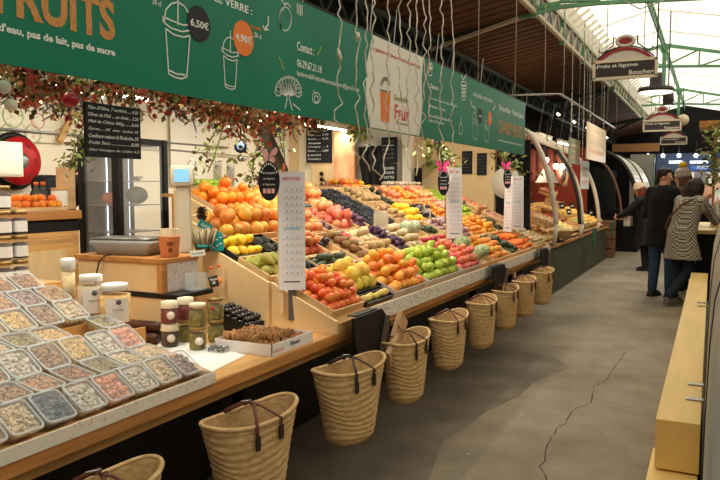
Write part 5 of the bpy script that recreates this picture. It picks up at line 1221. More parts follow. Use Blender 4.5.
# orange crate on the cabinet
random.seed(5)
oc = lambda Y, v, w: V(-4.0-v, Y, 1.346+w)
t = crate(3.05, 3.46, -4.02, -4.3, 'low wooden crate heaped with oranges on the back cabinet', None, .03, oc, lambda x: -4.0-x)
reg('back_orange', FR['orange'][0], .06, 'orange', 'orange piled on the back cabinet beside the fridge')
fill('back_orange', 3.05, 3.46, -4.02, -4.3, 2, oc, lambda x: -4.0-x)
for i, x in enumerate((36.5, 43.5)):
    p = at(x, 200, X=-4.36); p.z = 1.346; bottle(p, 'clear bottle with orange cap behind the piled oranges', r=.03, h=.19, grp='bottles behind the oranges')
# ---- refrigerated showcase
fr = thing('glass_fridge', 'black framed glass fridge with wire shelves standing on the back cabinet', 'fridge', (-3.82, 3.74, 1.348))
fx0, fx1, fy0, fy1, fz = -.36, 0.0, 0.0, .47, .52
for (x, y) in ((fx0, fy0), (fx1, fy0), (fx0, fy1), (fx1, fy1)): MB().box(x-.022-(.02 if (x, y) == (fx1, fy0) else 0), x+.022, y-.022, y+.022, -.42, fz).build('post', M_black, fr)
MB().box(fx0-.014, fx1+.014, fy0-.014, fy1+.014, fz-.045, fz).build('top', M_black, fr); MB().box(fx0-.014, fx1+.014, fy0-.014, fy1+.014, -.45, -.40).build('base', M_black, fr)
for a in ((fx1-.002, fx1+.002, fy0+.015, fy1-.015), (fx0+.015, fx1-.015, fy0-.002, fy0+.002)): MB().box(*a, -.40, fz-.045).build('pane', M_lid, fr)
MB().box(fx0-.004, fx0+.004, fy0, fy1, -.4, fz-.05).build('back_panel', mat('mirror_grey', (128, 122, 110), .3), fr)
for z in (.20, .02, -.18): MB().box(fx0+.01, fx1-.015, fy0+.015, fy1-.015, z, z+.006).build('shelf', M_metal, fr)
for (y, z) in ((fy0+.02, .0), (fy0+.22, 0), (fy1-.02, 0)): MB().box(fx0+.012, fx0+.018, y-.004, y+.004, -.38, fz-.06).build('led_strip', mat('led', (226, 236, 250), .3, emit=2.5), fr)
for k, (dx, y, z, r, c, lab) in enumerate(((-.12, .30, .03, .075, (88, 86, 40), 'olive-green melon inside the glass fridge'), (-.2, .10, .03, .05, (214, 120, 70), 'orange fruit inside the glass fridge, behind the left pane'), (-.15, .14, .21, .04, (196, 190, 176), 'white bowl on the upper fridge shelf, left'), (-.15, .34, .21, .045, (150, 140, 130), 'grey bowl on the upper fridge shelf, right'))):
    p = fr.location+V(dx, y, z)
    if k < 2: o = MB().ball((0, 0, r*.9), r, r*1.2, r*.9, 14, 8).build('melon', mat('fr%d' % k, c, .6, var=.2, scale=20), loc=p)
    else: o = MB().lathe([(r*.4, 0), (r, r*.7), (r*.95, r*.7), (0, r*.2)], n=16).build('bowl', mat('fr%d' % k, c, .4), loc=p)
    tag(o, lab, 'melon' if k < 2 else 'bowl')
# the fridge needs a plinth: it stands beside the cabinet on its own stand
MB().box(fx0, fx1+.02, fy0-.02, fy1+.02, -1.348, -.45).build('plinth', M_woodY, fr)
# pig-shaped wicker ornament on top
p = fr.location+V(-.1, .16, fz); t = thing('peach_ornament', 'peach coloured rounded ornament on top of the glass fridge', 'ornament', p)
for (x, y, z, r) in ((0, 0, .05, .055), (.02, .07, .06, .045), (0, -.06, .05, .045), (0, .03, .1, .04)): MB().ball((x, y, z), r, n=12, m=8).build('blob', mat('peach_fur', (226, 176, 140), .8, col2=(240, 204, 170), scale=30, bump=.5), t)

# ---- back wall fittings (wall at X=-5.6)
XW = -5.58
def wp(x, y, d=0): return at(x, y, X=XW+d)
# patterned paper panel with a rail
a, b = wp(-20, 92), wp(84, 146)
o = MB().box(0, .006, 0, b.y-a.y, 0, .62).build('wallpaper_panel', print_mat('leaf_paper', (238, 230, 210), [(214, 208, 184), (226, 200, 178)], 5, .6), loc=(XW, a.y, 1.92)); tag(o, 'cream wallpaper panel printed with faint round leaf motifs', 'wallpaper')
for (x, y, r, c) in ((13, 116, .10, (170, 190, 150)), (38, 121, .07, (226, 160, 150)), (33, 134, .08, (190, 190, 150)), (8, 132, .07, (180, 190, 150)), (60, 135, .06, (214, 190, 160)), (55, 112, .06, (206, 196, 170))):
    q = wp(x, y, .008); MB().tube([(q.x-XW, q.y-a.y+r*math.cos(k*PI/8), q.z-1.92+r*math.sin(k*PI/8)) for k in range(16)], .007, 4, closed=True).build('leaf_wreath', mat('wr%d' % x, c, .8), o)
q0, q1 = wp(-20, 127, .03), wp(84, 130, .03)
tag(MB().tube([(0, 0, 0), (0, 3.4, 0)], .012, 6).build('wall_rail', M_metal, loc=(q0.x, q0.y, q0.z)), 'thin grey rail across the patterned wall panel', 'rail')
A, B = wp(76, 108, .06), wp(59, 142, .06)
o = MB().bar((0, 0, 0), A-B, .03, .06).build('wooden_brace', M_wood, loc=B); tag(o, 'slanted wooden brace on the patterned wall', 'brace')
# hose reel
p = wp(19, 161, .1); t = thing('hose_reel', 'round red fire hose reel on the wall, half behind a cream box', 'hose reel', p)
rot = Matrix.Rotation(PI/2, 3, 'Y')
MB().lathe([(0, 0), (.21, 0), (.215, .012), (.21, .024), (.09, .03), (0, .03)], n=36, mat4=rot).build('disc', mat('reel_red', (178, 22, 30), .4, var=.08, scale=8), t)
MB().lathe([(0, .03), (.075, .03), (.07, .045), (.03, .05), (0, .05)], n=24, mat4=rot).build('hub', M_metal, t)
MB().tube([(-.06, .23*math.cos(k*PI/14), .23*math.sin(k*PI/14)) for k in range(28)], .028, 7, closed=True).build('hose', M_black, t)
MB().box(-.1, -.03, -.05, .05, -.05, .05).build('wall_mount', M_metal, t)
for k in range(6): MB().obox((.027, .15*math.cos(k*1.05), .15*math.sin(k*1.05)), (.002, 0, 0), (0, .012*math.cos(k*1.05), .012*math.sin(k*1.05)), (0, -.03*math.sin(k*1.05), .03*math.cos(k*1.05))).build('slot', mat('reel_dark', (120, 14, 20), .5), t)
# cream box hanging at the left
a, b = at(-30, 139, X=-5.0), at(24, 177, X=-5.0)
o = MB().box(-.5, 0, a.y-b.y, 0, 0, a.z-b.z).build('cream_cupboard', M_cream, loc=(-5.0, b.y, b.z), bevel=.008); tag(o, 'cream wall cupboard that hides part of the red hose reel', 'cupboard')
MB().box(.0, .006, a.y-b.y+.02, -.02, .02, a.z-b.z-.02).build('door', M_white, o)
# wooden plant column and white juice machine near the vine
p = at(66, 195, X=-4.2); o = MB().box(-.05, .05, -.045, .045, 0, at(66, 167, X=-4.2).z-1.346).build('wood_block', M_crate, loc=(p.x, p.y, 1.346), bevel=.006); tag(o, 'upright pale wood block on the cabinet beside the vine', 'block')
p = at(75, 195, X=-4.0); p.x -= .1; p.y = min(p.y, 3.46); t = thing('storage_jar', 'white jar with wooden lid on the cabinet beside the fridge', 'jar', (p.x, p.y, 1.346)); MB().lathe([(.05, 0), (.055, .01), (.055, .13), (.05, .14)], n=20).build('jar', M_white, t); MB().lathe([(.057, .14), (.057, .155), (0, .158)], n=20).build('lid', M_wood, t)
# clear cup towers beside the limes
for (x, hpx, lab) in ((218, 165, 'stack of clear plastic cups beside the ivy'), (231, 168, 'stack of clear plastic cups with an orange lid, nearer the first oval blackboard')):
    p = at(x, 203, X=-3.35); t = thing('cup_stack', lab, 'cup stack', (p.x, p.y, 1.462)); n_ = 14; top = at(x, hpx, X=-3.35).z-1.462
    for k in range(n_): MB().lathe([(.026, k*top/n_), (.034, k*top/n_+.045), (.036, k*top/n_+.046), (.035, k*top/n_+.043)], n=16).build('cup', M_plast, t)
for (x, y, lab) in ((226, 190, 'clear bottle with orange cap standing before the cup stacks'), (235, 198, 'clear bottle with orange cap beside the onion crate')):
    p = at(x, y, X=-3.27); bottle(V(p.x, p.y, 1.462), lab, r=.026, h=.13 if x < 230 else .11)
p = at(209, 200, X=-3.22); 
# hanging paper lantern rods etc on bright wall: white blinds
for (x0, x1, y0, y1, lab) in ((171, 205, 108, 185, 'white blind panel on the bright back wall'), (285, 310, 118, 172, 'pale blind panel on the wall beside the chalkboard'), ):
    a, b = wp(x0, y1, .02), wp(x1, y0, .02); o = MB().box(0, .01, 0, b.y-a.y, 0, b.z-a.z).build('wall_blind', M_white, loc=a); tag(o, lab, 'blind')
q0 = wp(84, 141, .05); tag(MB().tube([(0, 0, 0), (0, wp(250, 148).y-q0.y, -.05)], .008, 5).build('wall_cable', M_metal, loc=q0), 'grey cable running along the bright back wall', 'cable')

# ---- end wall (Y=8.75): board, cloth, columns
YE = 8.745
def ep(x, y, d=0): return at(x, y, Y=YE-d)
def epanel(name, x0, x1, y0, y1, m_, label, cat, th=.02, d=0, bevel=0):
    a, b = ep(x0, y1, d), ep(x1, y0, d); o = MB().box(0, b.x-a.x, -th, 0, 0, b.z-a.z).build(name, m_, loc=(a.x, YE-d, a.z), bevel=bevel); tag(o, label, cat); return o, b.x-a.x, b.z-a.z
epanel('bright_screen', 300, 314, 95, 205, M_cream, 'cream end wall panel behind the chalkboard', 'panel', .015)
epanel('wood_column', 315, 340, 100, 215, M_ply, 'pale wooden column carrying a chalkboard and sockets', 'column', .08, .015)
copper = mat('painted_wood', (212, 140, 96), .6, col2=(238, 196, 150), scale=5, stretch=(1, 1, .6), bump=.1)
epanel('painted_panel', 336, 356, 132, 196, copper, 'upright salmon and cream mottled wood panel behind the punnets', 'panel', .05, .1)
o, w_, h_ = epanel('chalkboard', 307, 332, 126, 163, M_inkblack, 'black chalkboard on the pale wooden column', 'chalkboard', .02, .1)
for k in range(8): text(('Fraises .... 3,50', 'Kiwi ....... 2,90', 'Raisin ..... 4,20', 'Ananas', 'Mangue .... 5', 'Poire ...... 2,80', 'Litchi', 'Pomelos')[k], o, M_ink, frame((w_*.08, -.0205, h_*(.85-k*.11)), (1, 0, 0), (0, 0, 1)), width=w_*(.8 if k not in (3, 6, 7) else .5), height=h_*.055)
t = thing('power_socket', 'black cable and sockets on the pale wooden column', 'socket', ep(322, 178, .1))
for k in range(3): MB().lathe([(0, 0), (.03, 0), (.03, .02), (0, .02)], n=14, mat4=Matrix.Rotation(PI/2, 3, 'X')).build('socket', M_black, t, loc=(0, 0, -.08*k+.06))
MB().tube([(0, -.03, 0), (.08, -.05, -.05), (.1, -.04, -.2), (.08, -.03, -.28)], .012, 6).build('cable', M_black, t)
# black coat/cloth hanging
p = ep(364, 150, .12); t = thing('black_cloth', 'long black cloth hanging from a rail behind the apples', 'cloth', (p.x, YE-.13, ep(364, 206).z))
wc = ep(380, 150).x-ep(357, 150).x; hc = ep(364, 147).z-ep(364, 206).z
def gf(u, v): return (-.05+wc*u*(1-.18*v*0)+.03*math.sin(5*v), .03*math.sin(u*19)+.02*math.sin(u*7), hc*v)
MB().grid(gf, 30, 4).build('cloth', M_black, t); md = t.children[0].modifiers.new('thick', 'SOLIDIFY'); md.thickness = .006
MB().tube([(-.1, 0, hc), (wc+.1, 0, hc)], .012, 6).build('rail', M_metal, t)
o, w_, h_ = epanel('chalkboard', 382, 397.5, 137, 163, M_inkblack, 'upper black chalkboard hung beside the black cloth', 'chalkboard', .02, .12)
for k in range(5): text(('Jus frais', 'Orange 3€', 'Pomme 3€', 'Citron 3€', 'Mixte 4€')[k], o, M_greyink, frame((w_*.1, -.0205, h_*(.8-k*.16)), (1, 0, 0), (0, 0, 1)), width=w_*.7, height=h_*.08)
o, w_, h_ = epanel('chalkboard', 382.5, 397, 164, 185, M_inkblack, 'lower black chalkboard with bolder chalk lines', 'chalkboard', .02, .12)
for k in range(4): text(('OLIVES', '2,50€', 'DATTES', '4,90€')[k], o, M_ink, frame((w_*.1, -.0205, h_*(.74-k*.22)), (1, 0, 0), (0, 0, 1)), width=w_*.75, height=h_*.13, bold=.02)
epanel('white_post', 405, 414, 130, 218, M_white, 'white upright post before the end wall', 'post', .1, .05)
epanel('dark_post', 416, 422, 168, 212, M_dark, 'dark slim speaker post beside the white post', 'post', .06, .05)
epanel('white_wall_panel', 357, 404, 110, 200, M_white, 'white painted part of the end wall behind the black cloth', 'panel', .01)
o, w_, h_ = epanel('notice_board', 445, 496, 128, 236, mat('kraft_pale', (232, 204, 154), .7, var=.04, scale=3), 'large pale kraft board with two black notices', 'board', .03, .03)
for i, (x0, x1, y0, y1) in enumerate(((462, 472.5, 151, 174), (477, 487, 153, 175))):
    o, w_, h_ = epanel('black_notice', x0, x1, y0, y1, M_inkblack, ('black notice with white chalk lines on the kraft board, left one', 'black notice with white chalk lines on the kraft board, nearer the black panel')[i], 'notice', .012, .065)
    for k in range(6): text('Prix du jour 2,50', o, M_greyink, frame((w_*.1, -.0125, h_*(.82-k*.14)), (1, 0, 0), (0, 0, 1)), width=w_*(.8-.1*(k % 3)), height=h_*.05)
epanel('black_screen', 496, 531, 140, 236, M_dark, 'tall black panel behind the white disc and mushrooms', 'panel', .03, .03)
p = ep(507, 183, .07); o = MB().lathe([(0, 0), (.20, 0), (.20, .012), (0, .012)], n=36, mat4=Matrix.Rotation(PI/2, 3, 'X')).build('white_disc', M_white, loc=p); tag(o, 'round white disc sign with a pink butterfly on the black panel', 'sign')
butterfly(507, 171, -2.62, .07, M_pink[1], 'magenta paper butterfly on the white disc')
# small plant on the end wall, papers
vine('dark spiky plant hanging above the painted panel', [ep(357, 118, .2), ep(359, 128, .2), ep(357, 138, .2)], 60, 41, .07, (.08, .16))
vine('small dark sprig on the cream wall left of the kraft board', [ep(428, 160, .1), ep(432, 164, .1), ep(436, 168, .1)], 14, 42, .05, (.08, .14))
# dark glass bottle standing near the second board
p = at(464, 219, X=-2.62); t = thing('wine_bottle', 'dark glass bottle with a white label standing behind the second price board', 'bottle', (p.x, p.y, p.z-.02)); MB().lathe([(.033, 0), (.036, .01), (.036, .13), (.014, .19), (.014, .24)], n=16).build('glass', mat('bottle_glass', (20, 26, 18), .15), t); MB().lathe([(.037, .03), (.037, .10)], n=16).build('label', M_tag, t)
# open slanted crates at the far end of the display
M_slat = mat('slat_wood', (226, 184, 134), .65, var=.12, scale=5, stretch=(5, .5, 5))
def slat_crate(px_, py_, X, w_, d_, h_, rz, tilt, lab, k=None, pos=None):
    p = pos or at(px_, py_, X=X); t = thing('slatted_crate', lab, 'crate', p, rz, 'slatted crates at the far end'); t.rotation_euler = (tilt[0], tilt[1], rz)
    for s in (-1, 1):
        for i in range(3): MB().box(-d_/2, d_/2, s*w_/2-.006, s*w_/2+.006, i*h_/3+.004, (i+1)*h_/3-.006).build('slat', M_slat, t)
        for i in range(3): MB().box(s*d_/2-.006, s*d_/2+.006, -w_/2, w_/2, i*h_/3+.004, (i+1)*h_/3-.006).build('slat', M_slat, t)
        for s2 in (-1, 1): MB().box(s*(d_/2-.02)-.012, s*(d_/2-.02)+.012, s2*(w_/2-.02)-.012, s2*(w_/2-.02)+.012, 0, h_+.02).build('corner_post', M_slat, t)
    MB().box(-d_/2, d_/2, -w_/2, w_/2, -.004, .004).build('base', M_slat, t)
    if k:
        Mt = Matrix.Translation(p) @ Euler((tilt[0], tilt[1], rz)).to_matrix().to_4x4(); me, dd, cat, desc, tl, ln = FR[k]
        ny, nx = int((w_-.03)/dd), int((d_-.03)/dd)
        for i in range(ny):
            for j in range(nx):
                o = link(me.name.split('.')[0], me, None, None, Mt @ V(-d_/2+.02+(j+.5)*(d_-.04)/nx, -w_/2+.02+(i+.5)*(w_-.04)/ny, h_*.62+random.uniform(0, .012)), (random.random(), random.random(), random.random()*6)); s = dd/2*random.uniform(.9, 1); o.scale = (s, s, s); tag(o, desc+' (slatted crate)', cat, cat+'s in slatted crates')
random.seed(15)
slat_crate(0, 0, 0, .36, .34, .13, 0, (0, TH), 'slatted crate of peaches tipped towards the aisle before the black screen', 'peach', rk(8.18, rv(-2.66), .008))
slat_crate(0, 0, 0, .33, .34, .11, 0, (0, TH), 'slatted crate of pinkish potatoes below the crate of peaches', 'pinkpotato', rk(8.20, rv(-2.30), .008))
# ================================================================= far green stall with arched ribs
YG0, YG1, XG = 9.55, 15.6, -1.97
gs = thing('green_counter', 'long dark green stall counter beyond the fruit display', 'counter', (XG, YG0, 0))
MB().box(-1.5, 0, 0, YG1-YG0, 0, .66).build('body', M_green, gs); MB().box(-1.5, .02, -.02, YG1-YG0, .66, .70).build('top', M_woodY, gs)
MB().box(-1.5, .0, .0, YG1-YG0, .7, .702).build('mat', M_dark, gs)
tilt2 = math.atan(.38)
rk2 = lambda Y, v, w: V(XG-.06-v*math.cos(tilt2)+w*math.sin(tilt2), Y, .72+v*math.sin(tilt2)+w*math.cos(tilt2)); rv2 = lambda x: (XG-.06-x)/math.cos(tilt2)
TH_keep = TH; TH = tilt2
d2 = thing('display_rake', 'sloping deck of the green stall heaped with crates', 'display', (XG-.06, YG0, .72)); mb = MB()
vs = [rk2(y, v, w_)-V(XG-.06, YG0, .72) for w_ in (-.02, -.001) for y in (YG0, YG1) for v in (0, 1.35)]
mb.add(vs, [(0,2,3,1),(4,5,7,6),(0,1,5,4),(2,6,7,3),(0,4,6,2),(1,3,7,5)]).build('deck', M_wood, d2)
reg('melon', fruit('melon', sph(.95, .05), 12, [FM('melon', (222, 206, 140), (234, 224, 176), .6, 2)]), .13, 'melon', 'pale melon in a basket at the near corner of the green stall')
reg('corn', fruit('corn', [(0, -2.2), (.6, -2), (1, -.8), (.9, .6), (.5, 1.8), (0, 2.2)], 9, [FM('corn', (232, 196, 120), (240, 214, 150), .7, 3)], axis='x'), .07, 'squash', 'long pale squash heaped at the front of the green stall', ln=4.4)
reg('yellowbag', fruit('yellow_fruit', sph(.95), 10, [FM('ybag', (240, 180, 60), (246, 206, 110), .5, 2)]), .115, 'fruit', 'golden yellow fruit heaped along the green stall')
reg('redfruit', fruit('red_fruit', sph(.95), 10, [FM('rfr', (190, 40, 44), (214, 92, 84), .5, 2)]), .08, 'fruit', 'red fruit heaped on the green stall')
reg('tanroot', fruit('tan_root', sph(1.3), 9, [FM('tanr', (206, 160, 112), (226, 190, 146), .7, 3)], axis='x'), .08, 'root', 'tan root vegetable on the green stall', ln=2.6)
for r_ in ('melon', 'corn', 'yellowbag', 'redfruit', 'tanroot'): pass
random.seed(31); rr = fill
G = [('corn', 9.6, 10.35, -2.05, -2.35), ('tanroot', 10.4, 11.2, -2.05, -2.35), ('yellowbag', 11.25, 12.1, -2.05, -2.35), ('tanroot', 12.15, 13.0, -2.05, -2.35), ('yellowbag', 13.05, 15.4, -2.05, -2.4),
     ('redfruit', 9.6, 10.1, -2.4, -2.72), ('tanroot', 10.15, 10.9, -2.4, -2.72), ('yellowbag', 10.95, 11.7, -2.4, -2.72), ('corn', 11.75, 12.6, -2.4, -2.72), ('redfruit', 12.65, 13.2, -2.4, -2.72), ('yellowbag', 13.25, 15.4, -2.45, -2.8),
     ('tanroot', 9.6, 10.4, -2.76, -3.1), ('yellowbag', 10.45, 11.6, -2.76, -3.1), ('redfruit', 11.65, 12.3, -2.76, -3.1), ('yellowbag', 12.35, 14.5, -2.8, -3.1)]
for i, (k, y0, y1, xf, xb) in enumerate(G):
    crate(y0, y1, xf, xb, 'shallow crate of %s on the green stall, %s' % ({'corn': 'long pale squashes', 'tanroot': 'tan roots', 'yellowbag': 'golden fruit', 'redfruit': 'red fruit'}[k], ('front row' if xf > -2.3 else 'middle row' if xf > -2.7 else 'back row')), None, .05, rk2, rv2); fill(k, y0, y1, xf, xb, 1, rk2, rv2)
TH = TH_keep
for (x, y, X, w_, d_, tl, k, lab) in ((541, 224, -2.2, .5, .30, .35, 'onion', 'pale slatted crate of onions at the near corner of the green stall'), (553, 206, -2.62, .45, .28, .35, 'turnip', 'pale slatted crate of turnips in the middle of the green stall'), (578, 226, -2.1, .6, .26, .3, 'lime', 'pale slatted crate of limes at the front edge of the green stall'), (547, 195, -3.0, .45, .28, .35, 'radish', 'pale slatted crate of radishes at the top of the green stall')):
    slat_crate(x, y, X, w_, d_, .11, random.uniform(-.1, .15), (0, tl), lab, k)
# woven melon basket at the corner
p = at(560, 238, X=-2.02); t = thing('melon_basket', 'round wicker basket of pale melons at the corner of the green stall', 'basket', p, 0)
MB().lathe([(.12, 0), (.17, .05), (.2, .11), (.205, .12), (.19, .12), (.11, .01), (0, .01)], n=28, wob=lambda A, z: 1+.015*math.sin(20*A)).build('bowl', M_straw, t)
for k in range(7):
    a = k*2*PI/6; q = p+V(.115*math.cos(a) if k < 6 else 0, .115*math.sin(a) if k < 6 else 0, .115 if k < 6 else .15); me, dd, cat, desc, _, _ = FR['melon']; o = link('melon', me, None, None, q); o.scale = (.062,)*3; tag(o, desc, cat, 'melons in the basket')
# green cloth scraps, black labels
for (x, y, lab) in ((594, 238, 'green cloth corner hanging over the counter edge, nearer the melon basket'), (612, 229, 'green cloth corner hanging over the counter edge, middle one'), (624, 222, 'green cloth corner hanging over the counter edge, farthest')):
    p = at(x, y, X=-1.8); o = MB().prism([(-.22, .13), (.2, .16), (.16, -.1), (-.06, -.17), (-.2, -.05)], 0, .01, 'x').build('green_cloth', mat('cloth_green', (14, 88, 54), .6, var=.1, scale=8), loc=p); tag(o, lab, 'cloth')
for i, (x, y) in enumerate(((562, 206), (569, 212), (584, 214), (591, 213), (572, 206))):
    p = at(x, y, X=-2.35); o = MB().box(-.004, .004, -.07, .07, -.05, .06).build('price_slate', M_inkblack, loc=p, rot=(0, -.3, -.4)); tag(o, 'small black price slate stuck in the produce of the green stall', 'sign', 'price slates on the green stall'); MB().box(.004, .006, -.04, .04, -.01, .015).build('chalk_mark', M_ink, o)
# back wall of the stall
struct(MB().box(-4.2, -4.05, 9.0, 16.4, 0, 2.7).build('wall_red', M_rust)); struct(MB().box(-4.05, -2.5, 16.3, 16.4, 0, 2.4).build('wall_red_return', M_rust))
# ribs
M_ribw = mat('rib_white', (226, 214, 196), .4, var=.05, scale=5); M_ribb = mat('rib_black', (40, 36, 32), .4)
ribs = [((527, 131), (536, 143), (545, 164), (552, 192), (556, 224)), ((544, 138), (560, 152), (573, 174), (580, 198), (582, 224)), ((566, 148), (580, 160), (591, 180), (597, 202), (599, 222)), ((592, 156), (606, 166), (615, 182), (620, 200), (621, 215))]
RY = [9.75, 11.7, 13.9, 16.9]; RP = []
labs = ['white curved rib at the near end of the arched stall', 'black and white curved rib in the middle of the arched stall', 'pale curved rib near the far end of the arched stall', 'dark curved rib at the edge of the shuttered stall']
for i, (pp, y) in enumerate(zip(ribs, RY)):
    P = [at(a, b, Y=y) for a, b in pp]
    # smooth
    Q = []
    for k in range(len(P)-1):
        p0, p1, p2, p3 = P[max(k-1, 0)], P[k], P[k+1], P[min(k+2, len(P)-1)]
        for s in range(5):
            u = s/5; Q.append(.5*((2*p1)+(p2-p0)*u+(2*p0-5*p1+4*p2-p3)*u*u+(3*p1-p0-3*p2+p3)*u*u*u))
    Q.append(P[-1]); RP.append(Q); b0 = Q[-1]
    t = thing('arched_rib', labs[i], 'arch', b0)
    MB().tube([q-b0 for q in Q], .036 if i != 3 else .03, 7).build('rib', M_ribw if i < 3 else mat('rib_brown', (120, 84, 66), .4), t)
    if i == 1: MB().tube([q-b0+V(-.03, -.06, 0) for q in Q], .03, 6).build('dark_edge', M_ribb, t)
    MB().tube([Q[0]-b0, Q[0]-b0+V(-.5, 0, .12), Q[0]-b0+V(-1.1, 0, .15)], .03, 7).build('top_rail', M_ribw if i < 3 else M_ribb, t)
    MB().tube([V(0, 0, 0), V(-.02, 0, -(b0.z-.7))], .03, 7).build('foot', M_ribw if i < 3 else M_ribb, t)
cv = thing('stall_canopy', 'cream fabric canopy stretched over the arched ribs', 'canopy', RP[0][0])
M_canv = mat('canopy_cream', (232, 216, 194), .8, var=.06, scale=3)
for a in range(2):
    A, B = RP[a][:6], RP[a+1][:6]
    def cf(u, v, A=A, B=B):
        k = u*6.999; 
        if k < 2: e = (2-k)/2; pa = A[0]+V(-.9*e, 0, .16*e); pb = B[0]+V(-.9*e, 0, .16*e)
        else:
            k -= 2; i_ = int(k); f = k-i_; pa = A[i_].lerp(A[min(i_+1, 5)], f); pb = B[i_].lerp(B[min(i_+1, 5)], f)
        return pa.lerp(pb, v)+V(0, 0, .03)-RP[0][0]
    ob = MB().grid(cf, 8, 4).build('fabric', M_canv, cv); ob.modifiers.new('s', 'SOLIDIFY').thickness = .012
# hanging lamps and hanging goods in the arched stall
for (x, y, lab) in ((547, 175, 'white cone lamp hanging in the arched stall'), ):
    p = at(x, y, Y=11.0); t = thing('cone_lamp', lab, 'lamp', p); MB().lathe([(.17, -.12), (.175, -.11), (.03, .14), (.0, .15)], n=24).build('shade', M_white, t); MB().tube([(0, 0, .14), (0, 0, 1.0)], .006, 5).build('cord', M_black, t)
M_bulb = mat('bulb_glow', (255, 232, 196), .4, emit=4)
for i, (x, y) in enumerate(((527, 164), (546, 160), (556, 166), (563, 166), (569, 167))):
    p = at(x, y, Y=10.6+i*.5); t = thing('bulb_lamp', 'small glowing bulb lamp under the arched canopy', 'lamp', p, 0, 'bulb lamps in the arched stall'); MB().ball((0, 0, 0), .05, n=10, m=6).build('bulb', M_bulb, t); MB().lathe([(.03, .04), (.02, .09), (0, .09)], n=10).build('socket', M_black, t); MB().tube([(0, 0, .09), (0, 0, .6)], .005, 5).build('cord', M_black, t)
    ld = bpy.data.lights.new('bulb_light', 'POINT'); ld.energy = 4; ld.color = (1, .88, .7); ld.shadow_soft_size = .05; lo = bpy.data.objects.new('bulb_light', ld); C.objects.link(lo); lo.parent = t; lo.location = (0, 0, -.07)
for y in (10.8, 12.9, 14.8): batten(-2.75, y, 2.42, 1.1, 13, 'added tube lamp tucked under the arched canopy', .15, 'added tube lamps under the arched canopy')  # added lamps without a visible source, to brighten this stall's produce
random.seed(17)
for i in range(12):
    x = 533+i*2.9; y0 = 146+random.uniform(0, 6)+max(0, (i-6))*1.5; p = at(x, y0, Y=12.2+.1*(i % 3)); l = random.uniform(.35, .6)
    c = [(150, 80, 72), (176, 140, 96), (90, 76, 70), (176, 110, 96), (104, 96, 108), (186, 160, 134)][i % 6]
    o = MB().lathe([(.02, 0), (.06, -.08), (.07, -l*.6), (.05, -l), (0, -l)], n=8, sx=1, sy=.6).build('hanging_bag', mat('hb%d' % (i % 6), c, .7, var=.2, scale=12), loc=p); tag(o, 'colourful net bag hanging under the arched canopy', 'bag', 'bags hanging in the arched stall')
# hanging posters on chains
def poster(x0, x1, y0, y1, X, m_, lab, chains=True):
    a, b = at(x0, y1, X=X), at(x1, y0, X=X); p = V(X, (a.y+b.y)/2, at((x0+x1)/2, y1, X=X).z); h_ = at((x0+x1)/2, y0, X=X).z-p.z; w_ = b.y-a.y
    t = thing('hanging_poster', lab, 'poster', p); MB().box(-.006, .006, -w_/2, w_/2, 0, h_).build('sheet', m_, t)
    for s in (-1, 1):
        for k in range(9): MB().tube([(0, s*w_*.35+.012*math.cos(j*PI/4+0)*(1 if k % 2 else .3), h_+.03+k*.075+.03*math.sin(j*PI/4)) for j in range(8)], .006, 4, closed=True).build('chain_link', M_metal, t)
        MB().tube([(0, s*w_*.35, h_+.7), (0, s*w_*.35, h_+1.6)], .004, 4).build('cord', M_metal, t)
    for k in range(3): MB().box(.0062, .007, -w_*.36, w_*.36, h_*(.2+.24*k), h_*(.2+.24*k)+h_*.1).build('print_block', mat('poster_tint%d' % k, [(206, 170, 140), (190, 176, 150), (214, 190, 160)][k], .6), t)
    return t
poster(568.5, 580, 139, 164, -1.9, mat('poster_sage', (150, 156, 128), .4, var=.06, scale=4), 'sage grey poster hanging on chains before the arched stall')
poster(586, 606, 126, 161, -1.75, mat('poster_cream', (216, 192, 160), .35, var=.08, scale=3), 'large cream poster hanging on chains before the arched stall')
poster(580.5, 589, 161, 189, -1.95, mat('poster_white', (206, 206, 202), .4, var=.06, scale=4), 'narrow white poster hanging below the large cream one')
# lighting track with spots
A, B = at(560, 94, X=-2.2), at(615, 127, X=-2.2); t = thing('lighting_track', 'pale lighting track with black spotlights under the dark roof', 'track', A)
MB().tube([(0, 0, 0), (0, B.y-A.y, 0)], .02, 6).build('rail', M_metal, t); MB().tube([(0, 0, 0), (-1.3, -.4, 0)], .015, 6).build('cross_rail', M_metal, t)
for k in range(5):
    y = .6+k*(B.y-A.y-1)/4; MB().tube([(0, y, 0), (-.05, y, -.16), (-.12, y, -.24)], [.02, .05, .06], 8).build('spotlight', M_black, t); MB().ball((-.13, y, -.25), .035, n=8, m=5).build('bulb', mat('spot_glow', (255, 240, 214), .4, emit=3), t)
for k in range(3): MB().tube([(0, .3+k*(B.y-A.y)/3, 0), (0, .3+k*(B.y-A.y)/3, 1.5)], .004, 4).build('cord', M_metal, t)
for i, (x, y0, y1) in enumerate(((571, 62, 132), (583, 62, 134), (593, 85, 125), (601, 88, 118), (607, 88, 120), (544, 52, 92), (563, 80, 94), (616, 90, 128))):
    p = at(x, y1, X=-2.1); o = MB().tube([(0, 0, 0), (.01, 0, .3), (0, 0, 4.0-p.z)], .005, 4).build('roof_string', mat('cord', (176, 160, 136), .8), loc=p); tag(o, 'thin cord hanging from the brown roof', 'cord', 'cords hanging from the brown roof')

